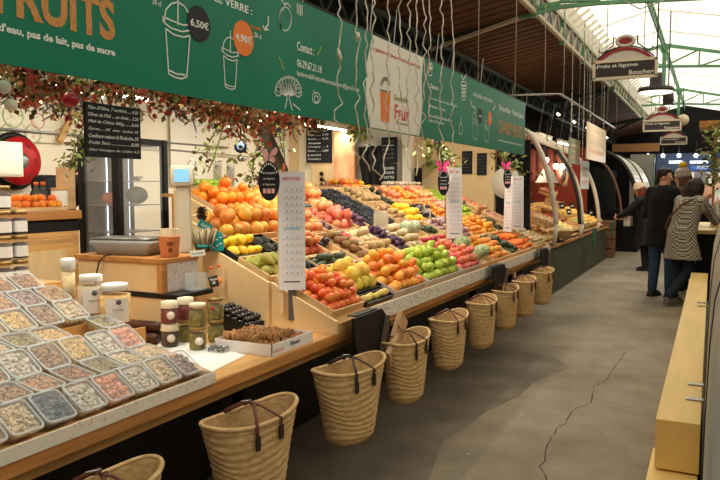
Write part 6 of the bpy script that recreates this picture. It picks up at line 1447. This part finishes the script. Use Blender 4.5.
# ---------------------------------------------------------------- shuttered barrel stall
sb = thing('shutter_stall', 'closed stall with a grey slatted barrel shutter', 'stall', at(640, 240, Y=17.5)); o_ = sb.location.copy(); o_.z = 0; sb.location = o_
def sarc(Y, dx=0, n=16):
    pts = [at(a, b, Y=17.5) for a, b in ((606, 152), (620, 160), (630, 174), (636, 192), (638, 214))]; Q = []
    for k in range(4):
        p0, p1, p2, p3 = pts[max(k-1, 0)], pts[k], pts[k+1], pts[min(k+2, 4)]
        for s in range(4):
            u = s/4; Q.append(.5*((2*p1)+(p2-p0)*u+(2*p0-5*p1+4*p2-p3)*u*u+(3*p1-p0-3*p2+p3)*u*u*u))
    Q.append(pts[-1]); return [V(q.x, Y, q.z)-o_ for q in Q]
M_slatg = mat('shutter_grey', (228, 222, 208), .4, var=.06, scale=5)
for (ya, yb) in ((17.5, 19.5), (19.65, 21.8)):
    A, B = sarc(ya), sarc(yb)
    for k in range(16):
        d = (A[k+1]-A[k]); nrm = V(-d.z, 0, d.x).normalized()*.02
        a0, a1 = A[k].lerp(A[k+1], .04), A[k].lerp(A[k+1], .96); b0, b1 = B[k].lerp(B[k+1], .04), B[k].lerp(B[k+1], .96)
        MB().add([a0, a1, b1, b0, a0+nrm, a1+nrm, b1+nrm, b0+nrm], [(0,1,2,3),(4,5,6,7),(0,1,5,4),(1,2,6,5),(2,3,7,6),(3,0,4,7)]).build('slat', M_slatg, sb)
for y in (17.45, 19.57, 21.9): MB().tube(sarc(y), .05, 7).build('rib', M_ribb, sb)
e = sarc(17.5)[-1]; MB().box(e.x-1.9, e.x, 17.5-o_.y, 21.9-o_.y, 0, e.z).build('base', M_dark, sb)
MB().box(e.x-1.9, e.x-1.0, 17.5-o_.y, 21.9-o_.y, e.z, e.z+1.1).build('inner_block', M_dark, sb)
# stacked brown crates at the end of the green counter
p = at(617, 262, X=-1.75); o = thing('wood_crate_stack', 'upright brown wooden crate standing on the floor past the green counter', 'crate', (-2.1, 16.0, 0))
for k in range(4): MB().box(-.25, .25, -.2, .2, k*.2+.01, k*.2+.19).build('board', mat('old_crate', (120, 84, 54), .7, var=.2, scale=8), o)

# ---------------------------------------------------------------- far end of the hall
def fpan(name, x0, x1, y0, y1, Y, m_, lab, cat, th=.1):
    a, b = at(x0, y1, Y=Y), at(x1, y0, Y=Y); a.z = max(a.z, 0); o = MB().box(0, b.x-a.x, 0, th, 0, b.z-a.z).build(name, m_, loc=(a.x, Y, a.z)); tag(o, lab, cat); return o
fpan('fascia_board', 612, 659, 143, 152, 24, mat('tan_fascia', (178, 124, 78), .6, var=.1, scale=1), 'long tan fascia board under the dark far roof', 'fascia', .2)
fpan('grey_board', 628, 654, 154, 240, 23.5, mat('board_grey', (190, 184, 172), .6, var=.06, scale=1), 'grey-white board behind the barrel shutter', 'board')
fpan('green_post', 651, 655, 154, 240, 23.2, M_steelgreen, 'green iron post before the far stalls', 'post', .12)
fpan('navy_fascia', 656, 740, 152, 172, 30, mat('navy_fascia', (24, 44, 74), .5, var=.1, scale=1), 'dark navy fascia of the far stall', 'fascia', .2)
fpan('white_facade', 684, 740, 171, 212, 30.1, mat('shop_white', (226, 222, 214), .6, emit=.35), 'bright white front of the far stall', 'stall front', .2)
fpan('dark_facade', 640, 684, 172, 215, 30.1, M_dark, 'dark front beside the white far stall', 'stall front', .2)
o = fpan('blue_sign', 690, 722, 165.5, 170.5, 29.9, mat('sign_blue', (30, 70, 140), .4, emit=.15), 'blue lettered sign on the far stall', 'sign', .05)
text('POISSONNERIE', o, M_ink, frame((.25, -.01, .05), (1, 0, 0), (0, 0, 1)), width=.9, height=.12)
for (x0, x1, lab) in ((669, 682, 'white tube lamp over the dark far front'), (690, 708, 'white tube lamp over the white far front')): fpan('tube_lamp', x0, x1, 160.8, 163.2, 29.7, mat('far_tube', (240, 244, 255), .4, emit=3), lab, 'lamp', .05)
for i, x in enumerate((648, 663, 679, 696, 712)):
    p = at(x, 155.5, Y=28); t = thing('spot_lamp', 'round white spotlight in the row before the far stalls', 'lamp', p, 0, 'far spotlights'); MB().ball((0, 0, 0), .07, n=10, m=6).build('bulb', mat('spot_white', (240, 244, 250), .4, emit=4), t); MB().tube([(0, 0, .05), (0, 0, .5)], .02, 6).build('stem', M_black, t); ld = bpy.data.lights.new('spot_light', 'POINT'); ld.energy = 25; ld.shadow_soft_size = .08; lo = bpy.data.objects.new('spot_light', ld); C.objects.link(lo); lo.parent = t; lo.location = (0, 0, -.15)
for i, (x, y) in enumerate(((691, 184), (700, 178), (706, 190), (718, 182))):
    p = at(x, y, Y=29.8); o = MB().box(-.2, .2, -.02, .02, -.25, .25).build('poster_sheet', mat('ps%d' % i, [(200, 90, 70), (120, 110, 110), (214, 160, 120), (230, 190, 150)][i], .6, var=.2, scale=6), loc=p); tag(o, ['reddish poster on the bright far front', 'grey poster on the bright far front', 'tan poster on the bright far front', 'peach poster on the bright far front'][i], 'poster')
p = at(683, 120, Y=22); t = thing('globe_lamp', 'cream globe lamp under the far roof truss', 'lamp', p); MB().ball((0, 0, 0), .16, n=16, m=10).build('globe', mat('globe_cream', (220, 200, 170), .5), t); MB().tube([(0, 0, .15), (0, 0, .9)], .012, 5).build('cord', M_black, t)

# ---------------------------------------------------------------- hanging direction signs
M_sf = mat('sign_frame', (222, 208, 184), .5, var=.04, scale=6); M_sd = mat('sign_dark', (62, 54, 52), .6, var=.06, scale=6); M_sr = mat('sign_red', (150, 46, 54), .5); M_iron = mat('wrought_iron', (52, 42, 42), .5); M_sg = mat('sign_grey', (206, 198, 184), .6)
def dsign(p, w_, lab, l1, l2):
    h_ = .30*w_; t = thing('direction_sign', lab, 'sign', p)
    MB().box(-w_/2, w_/2, -.015, .015, 0, h_).build('board', M_sd, t)
    for a in ((-w_/2-.012, w_/2+.012, -.012, .018), (-w_/2-.012, w_/2+.012, h_-.018, h_+.012)): MB().box(a[0], a[1], -.022, .022, a[2], a[3]).build('frame_bar', M_sf, t)
    for s in (-1, 1): MB().box(s*w_/2-.014, s*w_/2+.014, -.022, .022, 0, h_).build('frame_bar', M_sf, t)
    R_ = w_*.62; zc = h_-R_*.62; a0 = math.asin(min(1, w_*.46/R_)); n = 15
    arc = lambda r, k: (r*math.sin(-a0+2*a0*k/n), zc+r*math.cos(-a0+2*a0*k/n))
    MB().prism([arc(R_*.88, k) for k in range(n+1)]+[(w_*.40, h_), (-w_*.40, h_)], -.01, .01, 'y').build('lunette', M_sg, t)
    for k in range(n):
        A0, A1, B1, B0 = arc(R_*.88, k), arc(R_*.88, k+1), arc(R_*.97, k+1), arc(R_*.97, k)
        MB().prism([A0, A1, B1, B0], -.016, .016, 'y').build('red_brick', M_sr, t)
    MB().tube([(arc(R_*1.0, k)[0], 0, arc(R_*1.0, k)[1]) for k in range(n+1)], .008, 6).build('arch_iron', M_iron, t)
    zt = zc+R_*1.0; 
    MB().prism([(w_*.105*math.cos(k*PI/12), zt+w_*.085+w_*.055*math.sin(k*PI/12)) for k in range(24)], -.012, .012, 'y').build('medallion', M_sr, t)
    MB().tube([(w_*.135*math.cos(k*PI/12), 0, zt+w_*.085+w_*.08*math.sin(k*PI/12)) for k in range(24)], .02, 6, closed=True).build('medallion_ring', M_sg, t)
    for s in (-1, 1):
        MB().tube([(s*w_*u, 0, zt+v*w_) for u, v in ((.16, .14), (.20, .16), (.19, .11), (.2, .03), (.3, -.05), (.38, -.09), (.44, -.06), (.42, -.03))], .008, 6).build('scroll', M_iron, t)
        MB().tube([(s*w_*.3, 0, zt-.06*w_), (s*w_*.3, 0, zt+1.7)], .004, 5).build('cord', M_metal, t)
    wtxt = mat('sign_text', (232, 226, 214), .6)
    text(l1, t, wtxt, frame((-w_*.45, -.0155, h_*.56), (1, 0, 0), (0, 0, 1)), width=w_*.66, height=h_*.27, bold=.015)
    text(l2, t, wtxt, frame((w_*.07, -.0155, h_*.16), (1, 0, 0), (0, 0, 1)), width=w_*.38, height=h_*.25, bold=.015)
    for s, zz in ((-1, h_*.66), (1, h_*.27)):
        x = s*w_*.465; MB().prism([(x, zz), (x-s*w_*.022, zz+.016), (x-s*w_*.022, zz-.016)], -.0162, -.0152, 'y').build('arrow', wtxt, t)
    return t
a = at(594, 82.5, Y=8); b = at(656, 79, Y=8)
dsign(V((a.x+b.x)/2, 8, (a.z+b.z)/2+.03), b.x-a.x, 'nearest hanging sign with red arch reading fruits et légumes and Boucher', 'Fruits et légumes', 'Boucher')
a = at(643.5, 131.5, Y=14); b = at(680.5, 130, Y=14)
dsign(V((a.x+b.x)/2, 14, (a.z+b.z)/2), b.x-a.x, 'second hanging sign with red arch under the round pendant lamp', 'Fruits et légumes', 'Poissonnier')
a = at(660.5, 144.5, Y=20); b = at(686.5, 144, Y=20)
dsign(V((a.x+b.x)/2, 20, (a.z+b.z)/2), b.x-a.x, 'third hanging sign with red arch, farthest along the aisle', 'Fromager', 'Boulanger')
# round pendant lamps
for (x, y, Y, r, lab) in ((656, 90, 12, .27, 'flat round black pendant lamp with a white glowing underside'), (668, 104, 15, .10, 'small black pendant lamp behind the second hanging sign')):
    p = at(x, y, Y=Y); t = thing('pendant_lamp', lab, 'lamp', p); MB().lathe([(r*.98, -.03), (r, 0), (r*.9, .04), (.1, .06), (.09, .26), (0, .27)], n=30).build('housing', M_iron, t); MB().lathe([(0, -.032), (r*.93, -.032), (r*.93, -.045), (0, -.05)], n=30).build('diffuser', mat('diffuser', (255, 246, 226), .4, emit=2.2), t)
    MB().tube([(0, 0, .26), (0, 0, 4.9-p.z)], .012, 6).build('rod', M_iron, t)
    ld = bpy.data.lights.new('pendant_light', 'AREA'); ld.shape = 'DISK'; ld.size = r*1.8; ld.energy = 28 if r > .2 else 14; ld.color = (1, .93, .8); lo = bpy.data.objects.new('pendant_light', ld); C.objects.link(lo); lo.parent = t; lo.location = (0, 0, -.06)
# roof cables
for i, (pts, lab) in enumerate((([(615, -4), (640, 9), (660, 2), (680, -6)], 'sagging cable under the glazed roof'),)):
    P = [at(a, b, Y=9.5) for a, b in pts]; o = MB().tube([p-P[0] for p in P], .008, 5).build('roof_cable', M_metal, loc=P[0]); tag(o, lab, 'cable')

# ================================================================= right side: bench, grey kiosk front, far snack counter
M_bench = mat('bench_yellow', (250, 212, 132), .5, var=.06, scale=2, stretch=(6, .6, 1), bump=.05)
bn = thing('yellow_bench', 'long yellow wooden bench against the grey kiosk front', 'bench', (-.1, 3.4, 0))
MB().box(-.095, .09, 0, 6.2, .22, .45).build('seat_box', M_bench, bn, bevel=.003); MB().box(-.09, .085, .3, 6.2, 0, .22).build('plinth', M_bench, bn); MB().box(-.12, .085, -1.1, .3, .0, .21).build('low_step', M_bench, bn, bevel=.003)
for (x, y) in ((698, 385), (697, 400), (703, 303), (704, 306.5)):
    p = at(x, y, Z=.452); o = thing('steel_plate', 'small perforated steel plate lying on the yellow bench', 'plate', p, 0, 'steel plates on the bench'); MB().box(-.05, .04, -.02, .02, 0, .006).build('plate', M_metal, o)
    for k in range(4): MB().lathe([(0, .0062), (.004, .0062), (.004, .006)], n=8).build('hole', M_inkblack, o, loc=(-.035+k*.02, 0, 0))
kp = thing('kiosk_front', 'grey curved kiosk front beside the yellow bench', 'kiosk', (0, 1.0, 0))
prof = [(.0, 0), (.0, .5), (.002, .75), (.008, 1.0), (.018, 1.15), (.045, 1.27), (.09, 1.36)]
def kf(y0, y1, off=0): return lambda u, v: ((lambda i, f: (prof[i][0]+(prof[i+1][0]-prof[i][0])*f+off+.004, y0+(y1-y0)*v, prof[i][1]+(prof[i+1][1]-prof[i][1])*f))(min(int(u*6), 5), u*6-min(int(u*6), 5)))
for (y0, y1) in ((.35, 1.45), (1.47, 2.75), (2.77, 4.0)):
    o = MB().grid(kf(y0, y1), 18, 2).build('panel', M_grey, kp); md = o.modifiers.new('s', 'SOLIDIFY'); md.thickness = .03; md.offset = -1 if True else 1
for y in (1.46, 2.76): MB().tube([(a+.006, y, z) for a, z in prof], .006, 6).build('seam', M_black, kp)
MB().tube([(.004, .4, .47), (.003, 3.9, .47)], .006, 6).build('edge_trim', M_black, kp)
MB().box(.06, .7, .35, 4.0, 0, 1.3).build('core', M_dark, kp)
# far snack counter with wooden top
sk = thing('snack_counter', 'dark counter with a pale wooden top where the couple leans', 'counter', (.0, 10.2, 0))
MB().box(-.16, .9, 0, 2.4, 0, .9).build('body', M_dark, sk); MB().box(-.24, .9, -.05, 2.4, .9, .95).build('top', M_ply, sk, bevel=.004); MB().box(-.2, -.16, -.3, -.05, .0, .9).build('side_panel', M_bench, sk)
for i, (dx, dy, c, lab) in enumerate(((.12, .1, (226, 170, 60), 'yellow snack plate on the pale wooden counter'), (.2, .5, (226, 120, 120), 'pink snack plate on the pale wooden counter'), (.05, .8, (206, 180, 150), 'beige snack plate on the pale wooden counter'))):
    t = thing('snack_plate', lab, 'plate', (dx, 10.2+dy, .951)); MB().lathe([(.06, 0), (.1, .015), (.09, .012), (0, .006)], n=20).build('plate', M_white, t); MB().ball((0, 0, .04), .06, .06, .04, 10, 6, jit=.1).build('food', mat('food%d' % i, c, .6, var=.2, scale=20), t)
MB().box(.0, .04, 1.6, 1.64, .95, 2.5).build('post', M_woodY, sk); MB().box(-.2, .9, 1.5, 2.3, 2.4, 2.5).build('canopy_board', M_woodY, sk)
vine('green plant trailing from the wooden canopy above the snack counter', [V(.08, 11.5, 2.4), V(.02, 11.4, 2.1), V(.05, 11.4, 1.8), V(.02, 11.35, 1.6)], 260, 51, .09, (.06, .12))
struct(MB().box(.95, 1.1, 4.2, 33.6, 0, 3.2).build('wall_right', mat('wall_dim', (120, 108, 92), .8, var=.1, scale=2)))
# ================================================================= people
M_skin = mat('skin', (222, 168, 136), .55, var=.05, scale=12, spec=.3)
def cap(mb, pts, rs, n=12):
    mb.tube(pts, rs, n, cap=True)
    for p, r in zip(pts, rs): mb.ball(p, r, n=n, m=8)
def fuse(mb, name, m_, parent, vox=.012, smooth=4):
    me = mb.mesh(name); o = bpy.data.objects.new(name, me); C.objects.link(o)
    r = o.modifiers.new('r', 'REMESH'); r.mode = 'VOXEL'; r.voxel_size = vox; r.use_smooth_shade = True
    s = o.modifiers.new('s', 'SMOOTH'); s.iterations = smooth; s.factor = .5
    dg = bpy.context.evaluated_depsgraph_get(); me2 = bpy.data.meshes.new_from_object(o.evaluated_get(dg)); me2.name = name
    bpy.data.objects.remove(o); me2.materials.clear(); me2.materials.append(m_)
    return link(name, me2, None, parent)
def hand(mb, wrist, d, palm_n, s=1.0, curl=.5):
    """palm and five fingers; d = pointing direction, palm_n = palm normal"""
    d = V(d).normalized(); n = V(palm_n); n = (n-d*n.dot(d)).normalized(); sd = d.cross(n)
    c = wrist+d*.05*s
    mb.obox(c, d*.045*s, sd*.038*s, n*.012*s); mb.ball(c, .045*s, n=10, m=6)
    for k, (off, ln) in enumerate(((-.03, .062), (-.01, .075), (.011, .07), (.03, .055))):
        b = wrist+d*.092*s+sd*off*s; m1 = b+(d*math.cos(curl*.5)+n*math.sin(curl*.5))*ln*.5*s; e = m1+(d*math.cos(curl*1.4)+n*math.sin(curl*1.4))*ln*.5*s
        cap(mb, [b, m1, e], [.0098*s, .009*s, .008*s], 8)
    b = wrist+d*.03*s-sd*.036*s; m1 = b+(d*.6-sd*.7+n*.3).normalized()*.035*s; e = m1+(d*.9-sd*.1+n*.4).normalized()*.032*s
    cap(mb, [b, m1, e], [.012*s, .0105*s, .009*s], 8)
def head(mb, c, f, s=1.0):
    """head centred at c looking along f: skull, jaw, nose, ears, brow, lips"""
    f = V(f).normalized(); up = V(0, 0, 1); up = (up-f*up.dot(f)).normalized(); sd = f.cross(up)
    R_ = Matrix((sd, f, up)).transposed()
    P = lambda x, y, z: c+(R_ @ V(x, y, z))*s
    mb.ball(c+(R_ @ V(0, -.008, .02))*s, .076*s, .096*s, .095*s, 16, 10, rot=R_)
    mb.ball(P(0, .02, -.05), .056*s, .066*s, .064*s, 14, 8, rot=R_)
    cap(mb, [P(0, .085, .018), P(0, .104, -.018)], [.010*s, .015*s], 8)                 # nose
    mb.ball(P(0, .078, -.055), .024*s, .014*s, .010*s, 10, 6, rot=R_)                   # lips
    mb.ball(P(0, .066, -.092), .026*s, .022*s, .018*s, 10, 6, rot=R_)                   # chin
    mb.ball(P(0, .078, .036), .05*s, .016*s, .012*s, 10, 6, rot=R_)                     # brow
    for q in (-1, 1): mb.ball(P(q*.078, -.005, -.008), .010*s, .02*s, .032*s, 8, 6, rot=R_)
    return P, R_
def eyes(P, parent, s):
    for q in (-1, 1):
        MB().ball(P(q*.031, .083, .016), .012*s, n=10, m=6).build('eye', mat('eye_white', (236, 232, 226), .3), parent); MB().ball(P(q*.031, .0925, .016), .006*s, n=8, m=5).build('iris', mat('eye_iris', (50, 34, 24), .3), parent)
        MB().tube([P(q*.014, .094, .037), P(q*.032, .092, .041), P(q*.048, .084, .037)], .004*s, 6).build('eyebrow', mat('brow_hair', (40, 28, 22), .8), parent)
def person(label, loc, rz, hgt, J, coat, trousers, shoes, hair, hat=None, extras=None, hem=.72, hemw=.20, scarf=None, look=None):
    """J: joints in metres for a 1.75 m figure facing +Y (x right). builds body, clothes, hair, shoes as children"""
    k = hgt/1.75; t = thing('person', label, 'person', loc, rz); t.scale = (k, k, k)
    D = dict(pel=(0, 0, .95), chest=(0, .01, 1.30), neck=(0, .0, 1.48), head=(0, .025, 1.62), shl=(-.19, 0, 1.42), shr=(.19, 0, 1.42), ell=(-.25, -.02, 1.13), elr=(.25, -.02, 1.13), wrl=(-.25, .08, .90), wrr=(.25, .08, .90),
             hil=(-.09, 0, .92), hir=(.09, 0, .92), knl=(-.10, .02, .50), knr=(.10, .02, .50), anl=(-.10, -.01, .09), anr=(.10, -.01, .09)); D.update(J); D = {a: V(b) for a, b in D.items()}
    look = V(look or (0, 1, 0)); mb = MB()
    P, R_ = head(mb, D['head'], look)
    cap(mb, [D['neck']+V(0, 0, -.04), D['neck'], D['head']+V(0, -.01, -.07)], [.062, .055, .052])
    cap(mb, [D['pel'], D['pel'].lerp(D['chest'], .5), D['chest']], [.12, .11, .13]); cap(mb, [D['shl'], D['chest'].lerp(D['neck'], .5), D['shr']], [.06, .09, .06])
    for s in 'lr':
        cap(mb, [D['sh'+s], D['el'+s], D['wr'+s]], [.05, .04, .03]); cap(mb, [D['hi'+s], D['kn'+s], D['an'+s]], [.08, .055, .042])
        dd = (D['wr'+s]-D['el'+s]).normalized(); hand(mb, D['wr'+s], dd, V(1 if s == 'l' else -1, 0, 0)+V(0, 0, .2), 1.0)
        cap(mb, [D['an'+s]+V(0, 0, -.03), D['an'+s]+V(0, .12, -.055)], [.04, .03])
    fuse(mb, 'body', M_skin, t, .009, 2); eyes(P, t, 1)
    # trousers
    mb = MB()
    cap(mb, [D['pel']+V(0, 0, .05), D['pel']], [.14, .15])
    for s in 'lr': cap(mb, [D['hi'+s], D['kn'+s], D['an'+s]+V(0, 0, .02)], [.105, .078, .062])
    fuse(mb, 'trousers', trousers, t, .014)
    # shoes
    for s in 'lr':
        a = D['an'+s]; mb = MB(); cap(mb, [a+V(0, -.03, -.035), a+V(0, .05, -.04), a+V(0, .13, -.055)], [.046, .046, .034]); mb.box(a.x-.045, a.x+.045, a.y-.075, a.y+.165, a.z-.09, a.z-.065)
        fuse(mb, 'shoe', shoes, t, .01, 2)
    # coat
    mb = MB()
    cap(mb, [D['shl'], D['chest'].lerp(D['neck'], .62), D['shr']], [.085, .115, .085])
    cap(mb, [D['chest']+V(0, 0, .02), D['pel'].lerp(D['chest'], .45), D['pel']], [.175, .165, .175])
    for dx in (-.07, .07): cap(mb, [D['chest']+V(dx, 0, .04), D['pel'].lerp(D['chest'], .45)+V(dx*.9, 0, 0), D['pel']+V(dx, 0, 0)], [.135, .13, .14])
    c0 = D['pel']; hm = V((D['knl'].x+D['knr'].x)/2*.6, (D['knl'].y+D['knr'].y)/2*.5+c0.y*.5, hem)
    vs = []
    for i in range(6):
        f = i/5; c = c0.lerp(hm, f)
        vs += [(c.x+(.20+(hemw-.16)*f)*math.cos(a*PI/12)*1.0, c.y+(.155+(hemw-.17)*f)*math.sin(a*PI/12), c.z) for a in range(24)]
    fs = [(i*24+j, i*24+(j+1) % 24, (i+1)*24+(j+1) % 24, (i+1)*24+j) for i in range(5) for j in range(24)]+[tuple(range(24)), tuple(5*24+j for j in range(24))]
    mb.add(vs, fs)
    for s in 'lr': cap(mb, [D['sh'+s], D['el'+s], D['wr'+s].lerp(D['el'+s], .06)], [.085, .068, .055])
    cap(mb, [D['neck']+V(-.05, 0, -.03), D['neck']+V(.05, 0, -.03)], [.07, .07])
    fuse(mb, 'coat', coat, t, .013, 5)
    # hair
    if hair:
        hm_, style = hair; mb = MB(); up = V(0, 0, 1)
        if style == 'short':
            mb.ball(P(0, -.022, .038), .083, .096, .09, 14, 9, rot=R_); mb.ball(P(0, .03, .095), .062, .06, .03, 12, 7, rot=R_); mb.ball(P(0, -.07, -.01), .065, .045, .07, 12, 7, rot=R_)
            for q in (-1, 1): mb.ball(P(q*.074, -.012, .03), .012, .04, .045, 8, 6, rot=R_)
        elif style == 'bob':
            mb.ball(P(0, -.03, .035), .098, .105, .10, 14, 9, rot=R_)
            for q in range(9):
                a = -PI*.62+q*PI*1.24/8; x, y = .088*math.sin(a), -.03-.082*math.cos(a)
                cap(mb, [P(x, y, .03), P(x*1.15, y*1.08-.0, -.07), P(x*1.2, y*1.1, -.17)], [.04, .045, .03], 8)
        elif style == 'long':
            mb.ball(P(0, -.025, .035), .09, .1, .096, 14, 9, rot=R_)
            for q in range(7):
                a = -PI*.55+q*PI*1.1/6; x, y = .082*math.sin(a), -.03-.075*math.cos(a); cap(mb, [P(x, y, .02), P(x*1.1, y, -.09), P(x*1.05, y, -.22)], [.036, .036, .02], 8)
        fuse(mb, 'hair', hm_, t, .01, 2)
    if hat:
        hm_, pom = hat; MB().lathe([(.108, -.01), (.112, .03), (.10, .075), (.065, .115), (0, .13)], n=24, mat4=R_, c=P(0, -.015, .045), wob=lambda A, z: 1+.012*math.sin(16*A)).build('hat', hm_, t); ht = [o for o in t.children if o.name.startswith('hat')][0]; MB().lathe([(.112, -.03), (.117, -.01), (.116, .025), (.11, .03)], n=24, mat4=R_, c=P(0, -.015, .045)).build('hat_cuff', hm_, ht)
        if pom: MB().ball(P(0, -.02, .20), .055, n=14, m=8, jit=.08).build('pompom', pom, ht)
    if extras: extras(t, D, P)
    return t
M_blackwool = mat('black_wool', (17, 17, 20), .85, var=.15, scale=30, bump=.2, bscale=90); M_jeans = mat('jeans', (44, 66, 86), .8, var=.15, scale=12, bump=.2, bscale=90); M_dkhair = mat('dark_hair', (40, 26, 20), .6, var=.2, scale=30, bump=.4, bscale=60, stretch=(3, 3, .5))
M_dkjeans = mat('dark_jeans', (22, 34, 46), .8, var=.15, scale=12); M_blackpants = mat('black_trousers', (24, 22, 22), .85, var=.1, scale=12); M_shoe = mat('shoe_dark', (44, 38, 36), .6); M_shoeb = mat('shoe_black', (20, 18, 18), .5)
def hound():
    m = bpy.data.materials.new('houndstooth'); m.use_nodes = True; nt = m.node_tree; N = nt.nodes; L_ = nt.links; b = N['Principled BSDF']; b.inputs['Roughness'].default_value = .85
    tc = N.new('ShaderNodeTexCoord'); mp = N.new('ShaderNodeMapping'); mp.inputs['Scale'].default_value = (1, 1, 1); mp.inputs['Rotation'].default_value = (0, 0, .2); L_.new(tc.outputs['Object'], mp.inputs[0])
    ck = N.new('ShaderNodeTexChecker'); ck.inputs['Scale'].default_value = 44; ck.inputs['Color1'].default_value = lin((214, 202, 178))+(1,); ck.inputs['Color2'].default_value = lin((26, 22, 20))+(1,); L_.new(mp.outputs[0], ck.inputs['Vector'])
    L_.new(ck.outputs[0], b.inputs['Base Color']); return m
M_hound = hound()
# man in black coat, seen from behind, face turned to the counter
person('man in a long black coat and blue jeans, head turned to the snack counter', (-.60, 10.45, 0), -.55, 1.78, dict(shl=(-.165, 0, 1.42), shr=(.165, 0, 1.42), ell=(-.225, -.03, 1.12), wrl=(-.17, .16, 1.0), elr=(.225, .02, 1.14), wrr=(.22, .24, 1.08), anl=(-.09, -.04, .09), anr=(.1, .06, .09), knl=(-.09, .0, .5), knr=(.1, .06, .5)), M_blackwool, M_jeans, M_shoe, (M_dkhair, 'short'), hem=.70, look=(.8, .5, -.12))
# woman in houndstooth coat leaning on the counter
def strap(t, D, P):
    pts = [(-.19, .04, .95), (-.17, -.12, 1.05), (-.06, -.15, 1.2), (.08, -.09, 1.36), (.14, .03, 1.43)]
    MB().tube([V(p) for p in pts], .018, 6, flat=.4).build('bag_strap', mat('tan_strap', (128, 92, 60), .6), t)
    MB().box(-.02, .05, -.0, .12, -.0, .16).build('bag', mat('tan_bag', (120, 84, 56), .6), t, loc=(-.26, 0, .78), bevel=.015)
person('woman in a black and cream houndstooth coat leaning on the counter', (-.33, 9.9, 0), -.75, 1.66, dict(chest=(0, .10, 1.28), neck=(0, .18, 1.45), head=(0, .24, 1.58), shl=(-.17, .13, 1.40), shr=(.17, .15, 1.40), ell=(-.2, .34, 1.2), elr=(.2, .38, 1.14), wrl=(-.1, .46, 1.38), wrr=(.1, .52, 1.34), anl=(-.10, -.02, .09), knl=(-.09, .04, .5), anr=(.08, -.26, .12), knr=(.10, .06, .48)), M_hound, M_dkjeans, mat('shoe_grey', (96, 92, 84), .6), (M_dkhair, 'bob'), hem=.62, hemw=.23, extras=strap, look=(.1, .9, -.3))
# person with a cream hat bending over the far stall
def bag2(t, D, P):
    MB().box(-.1, .1, -.07, .07, 0, .2).build('striped_bag', mat('stripe_bag', (206, 196, 176), .7, col2=(110, 90, 76), scale=14, stretch=(6, .2, .2)), t, loc=(-.1, .34, .86), bevel=.03)
person('person in a dark padded coat and cream hat bending towards the green stall', (-1.03, 13.7, 0), 1.35, 1.62, dict(chest=(0, .06, 1.27), neck=(0, .12, 1.44), head=(0, .17, 1.57), shl=(-.18, .09, 1.38), shr=(.18, .09, 1.38), ell=(-.24, .34, 1.12), elr=(.24, .34, 1.12), wrl=(-.14, .52, 1.05), wrr=(.14, .52, 1.05)), mat('padded_black', (20, 20, 22), .6, var=.2, scale=10, bump=.3, bscale=30), M_blackpants, M_shoeb, (mat('auburn_hair', (112, 40, 28), .6, var=.2, scale=30), 'long'), hat=(mat('hat_cream', (222, 198, 168), .9, var=.06, scale=40, bump=.3), None), extras=bag2, hem=.5, hemw=.25, look=(0, .9, -.35))
# woman with pompom hat behind the man
p = at(684, 180, Y=11.3)
person('woman in a grey and yellow pompom hat standing behind the man in black', (p.x, 11.3, 0), 1.2, 1.76, {}, mat('brown_coat', (92, 62, 44), .85, var=.15, scale=14), M_blackpants, M_shoeb, (mat('brown_hair', (90, 56, 36), .6, var=.2, scale=30), 'long'), hat=(mat('hat_grey', (150, 140, 124), .9, var=.1, scale=40), mat('pom_yellow', (206, 166, 30), .9, var=.1, scale=50)), look=(0, 1, -.1))
# vendor bending behind the oranges
p = at(40, 180, X=-4.95)
person('vendor in black bending down behind the piled oranges', (-4.95, p.y, 0), .1, 1.82, dict(chest=(0, .14, 1.33), neck=(0, .28, 1.50), head=(0, .40, 1.56), shl=(-.19, .2, 1.47), shr=(.19, .2, 1.47), ell=(-.26, .4, 1.15), elr=(.26, .4, 1.15), wrl=(-.16, .6, 1.12), wrr=(.16, .6, 1.12)), M_blackwool, M_blackpants, M_shoeb, (M_dkhair, 'short'), look=(0, .7, -.7))
# vendor at the far end
p = at(527, 175, Y=9.25)
person('vendor in dark green with black hair at the end of the fruit display', (p.x-.12, 9.3, 0), 1.9, 1.74, {}, mat('green_jacket', (46, 54, 38), .85, var=.2, scale=10), M_blackpants, M_shoeb, (mat('black_hair', (18, 14, 14), .5, var=.2, scale=30), 'short'), look=(0, 1, -.2))
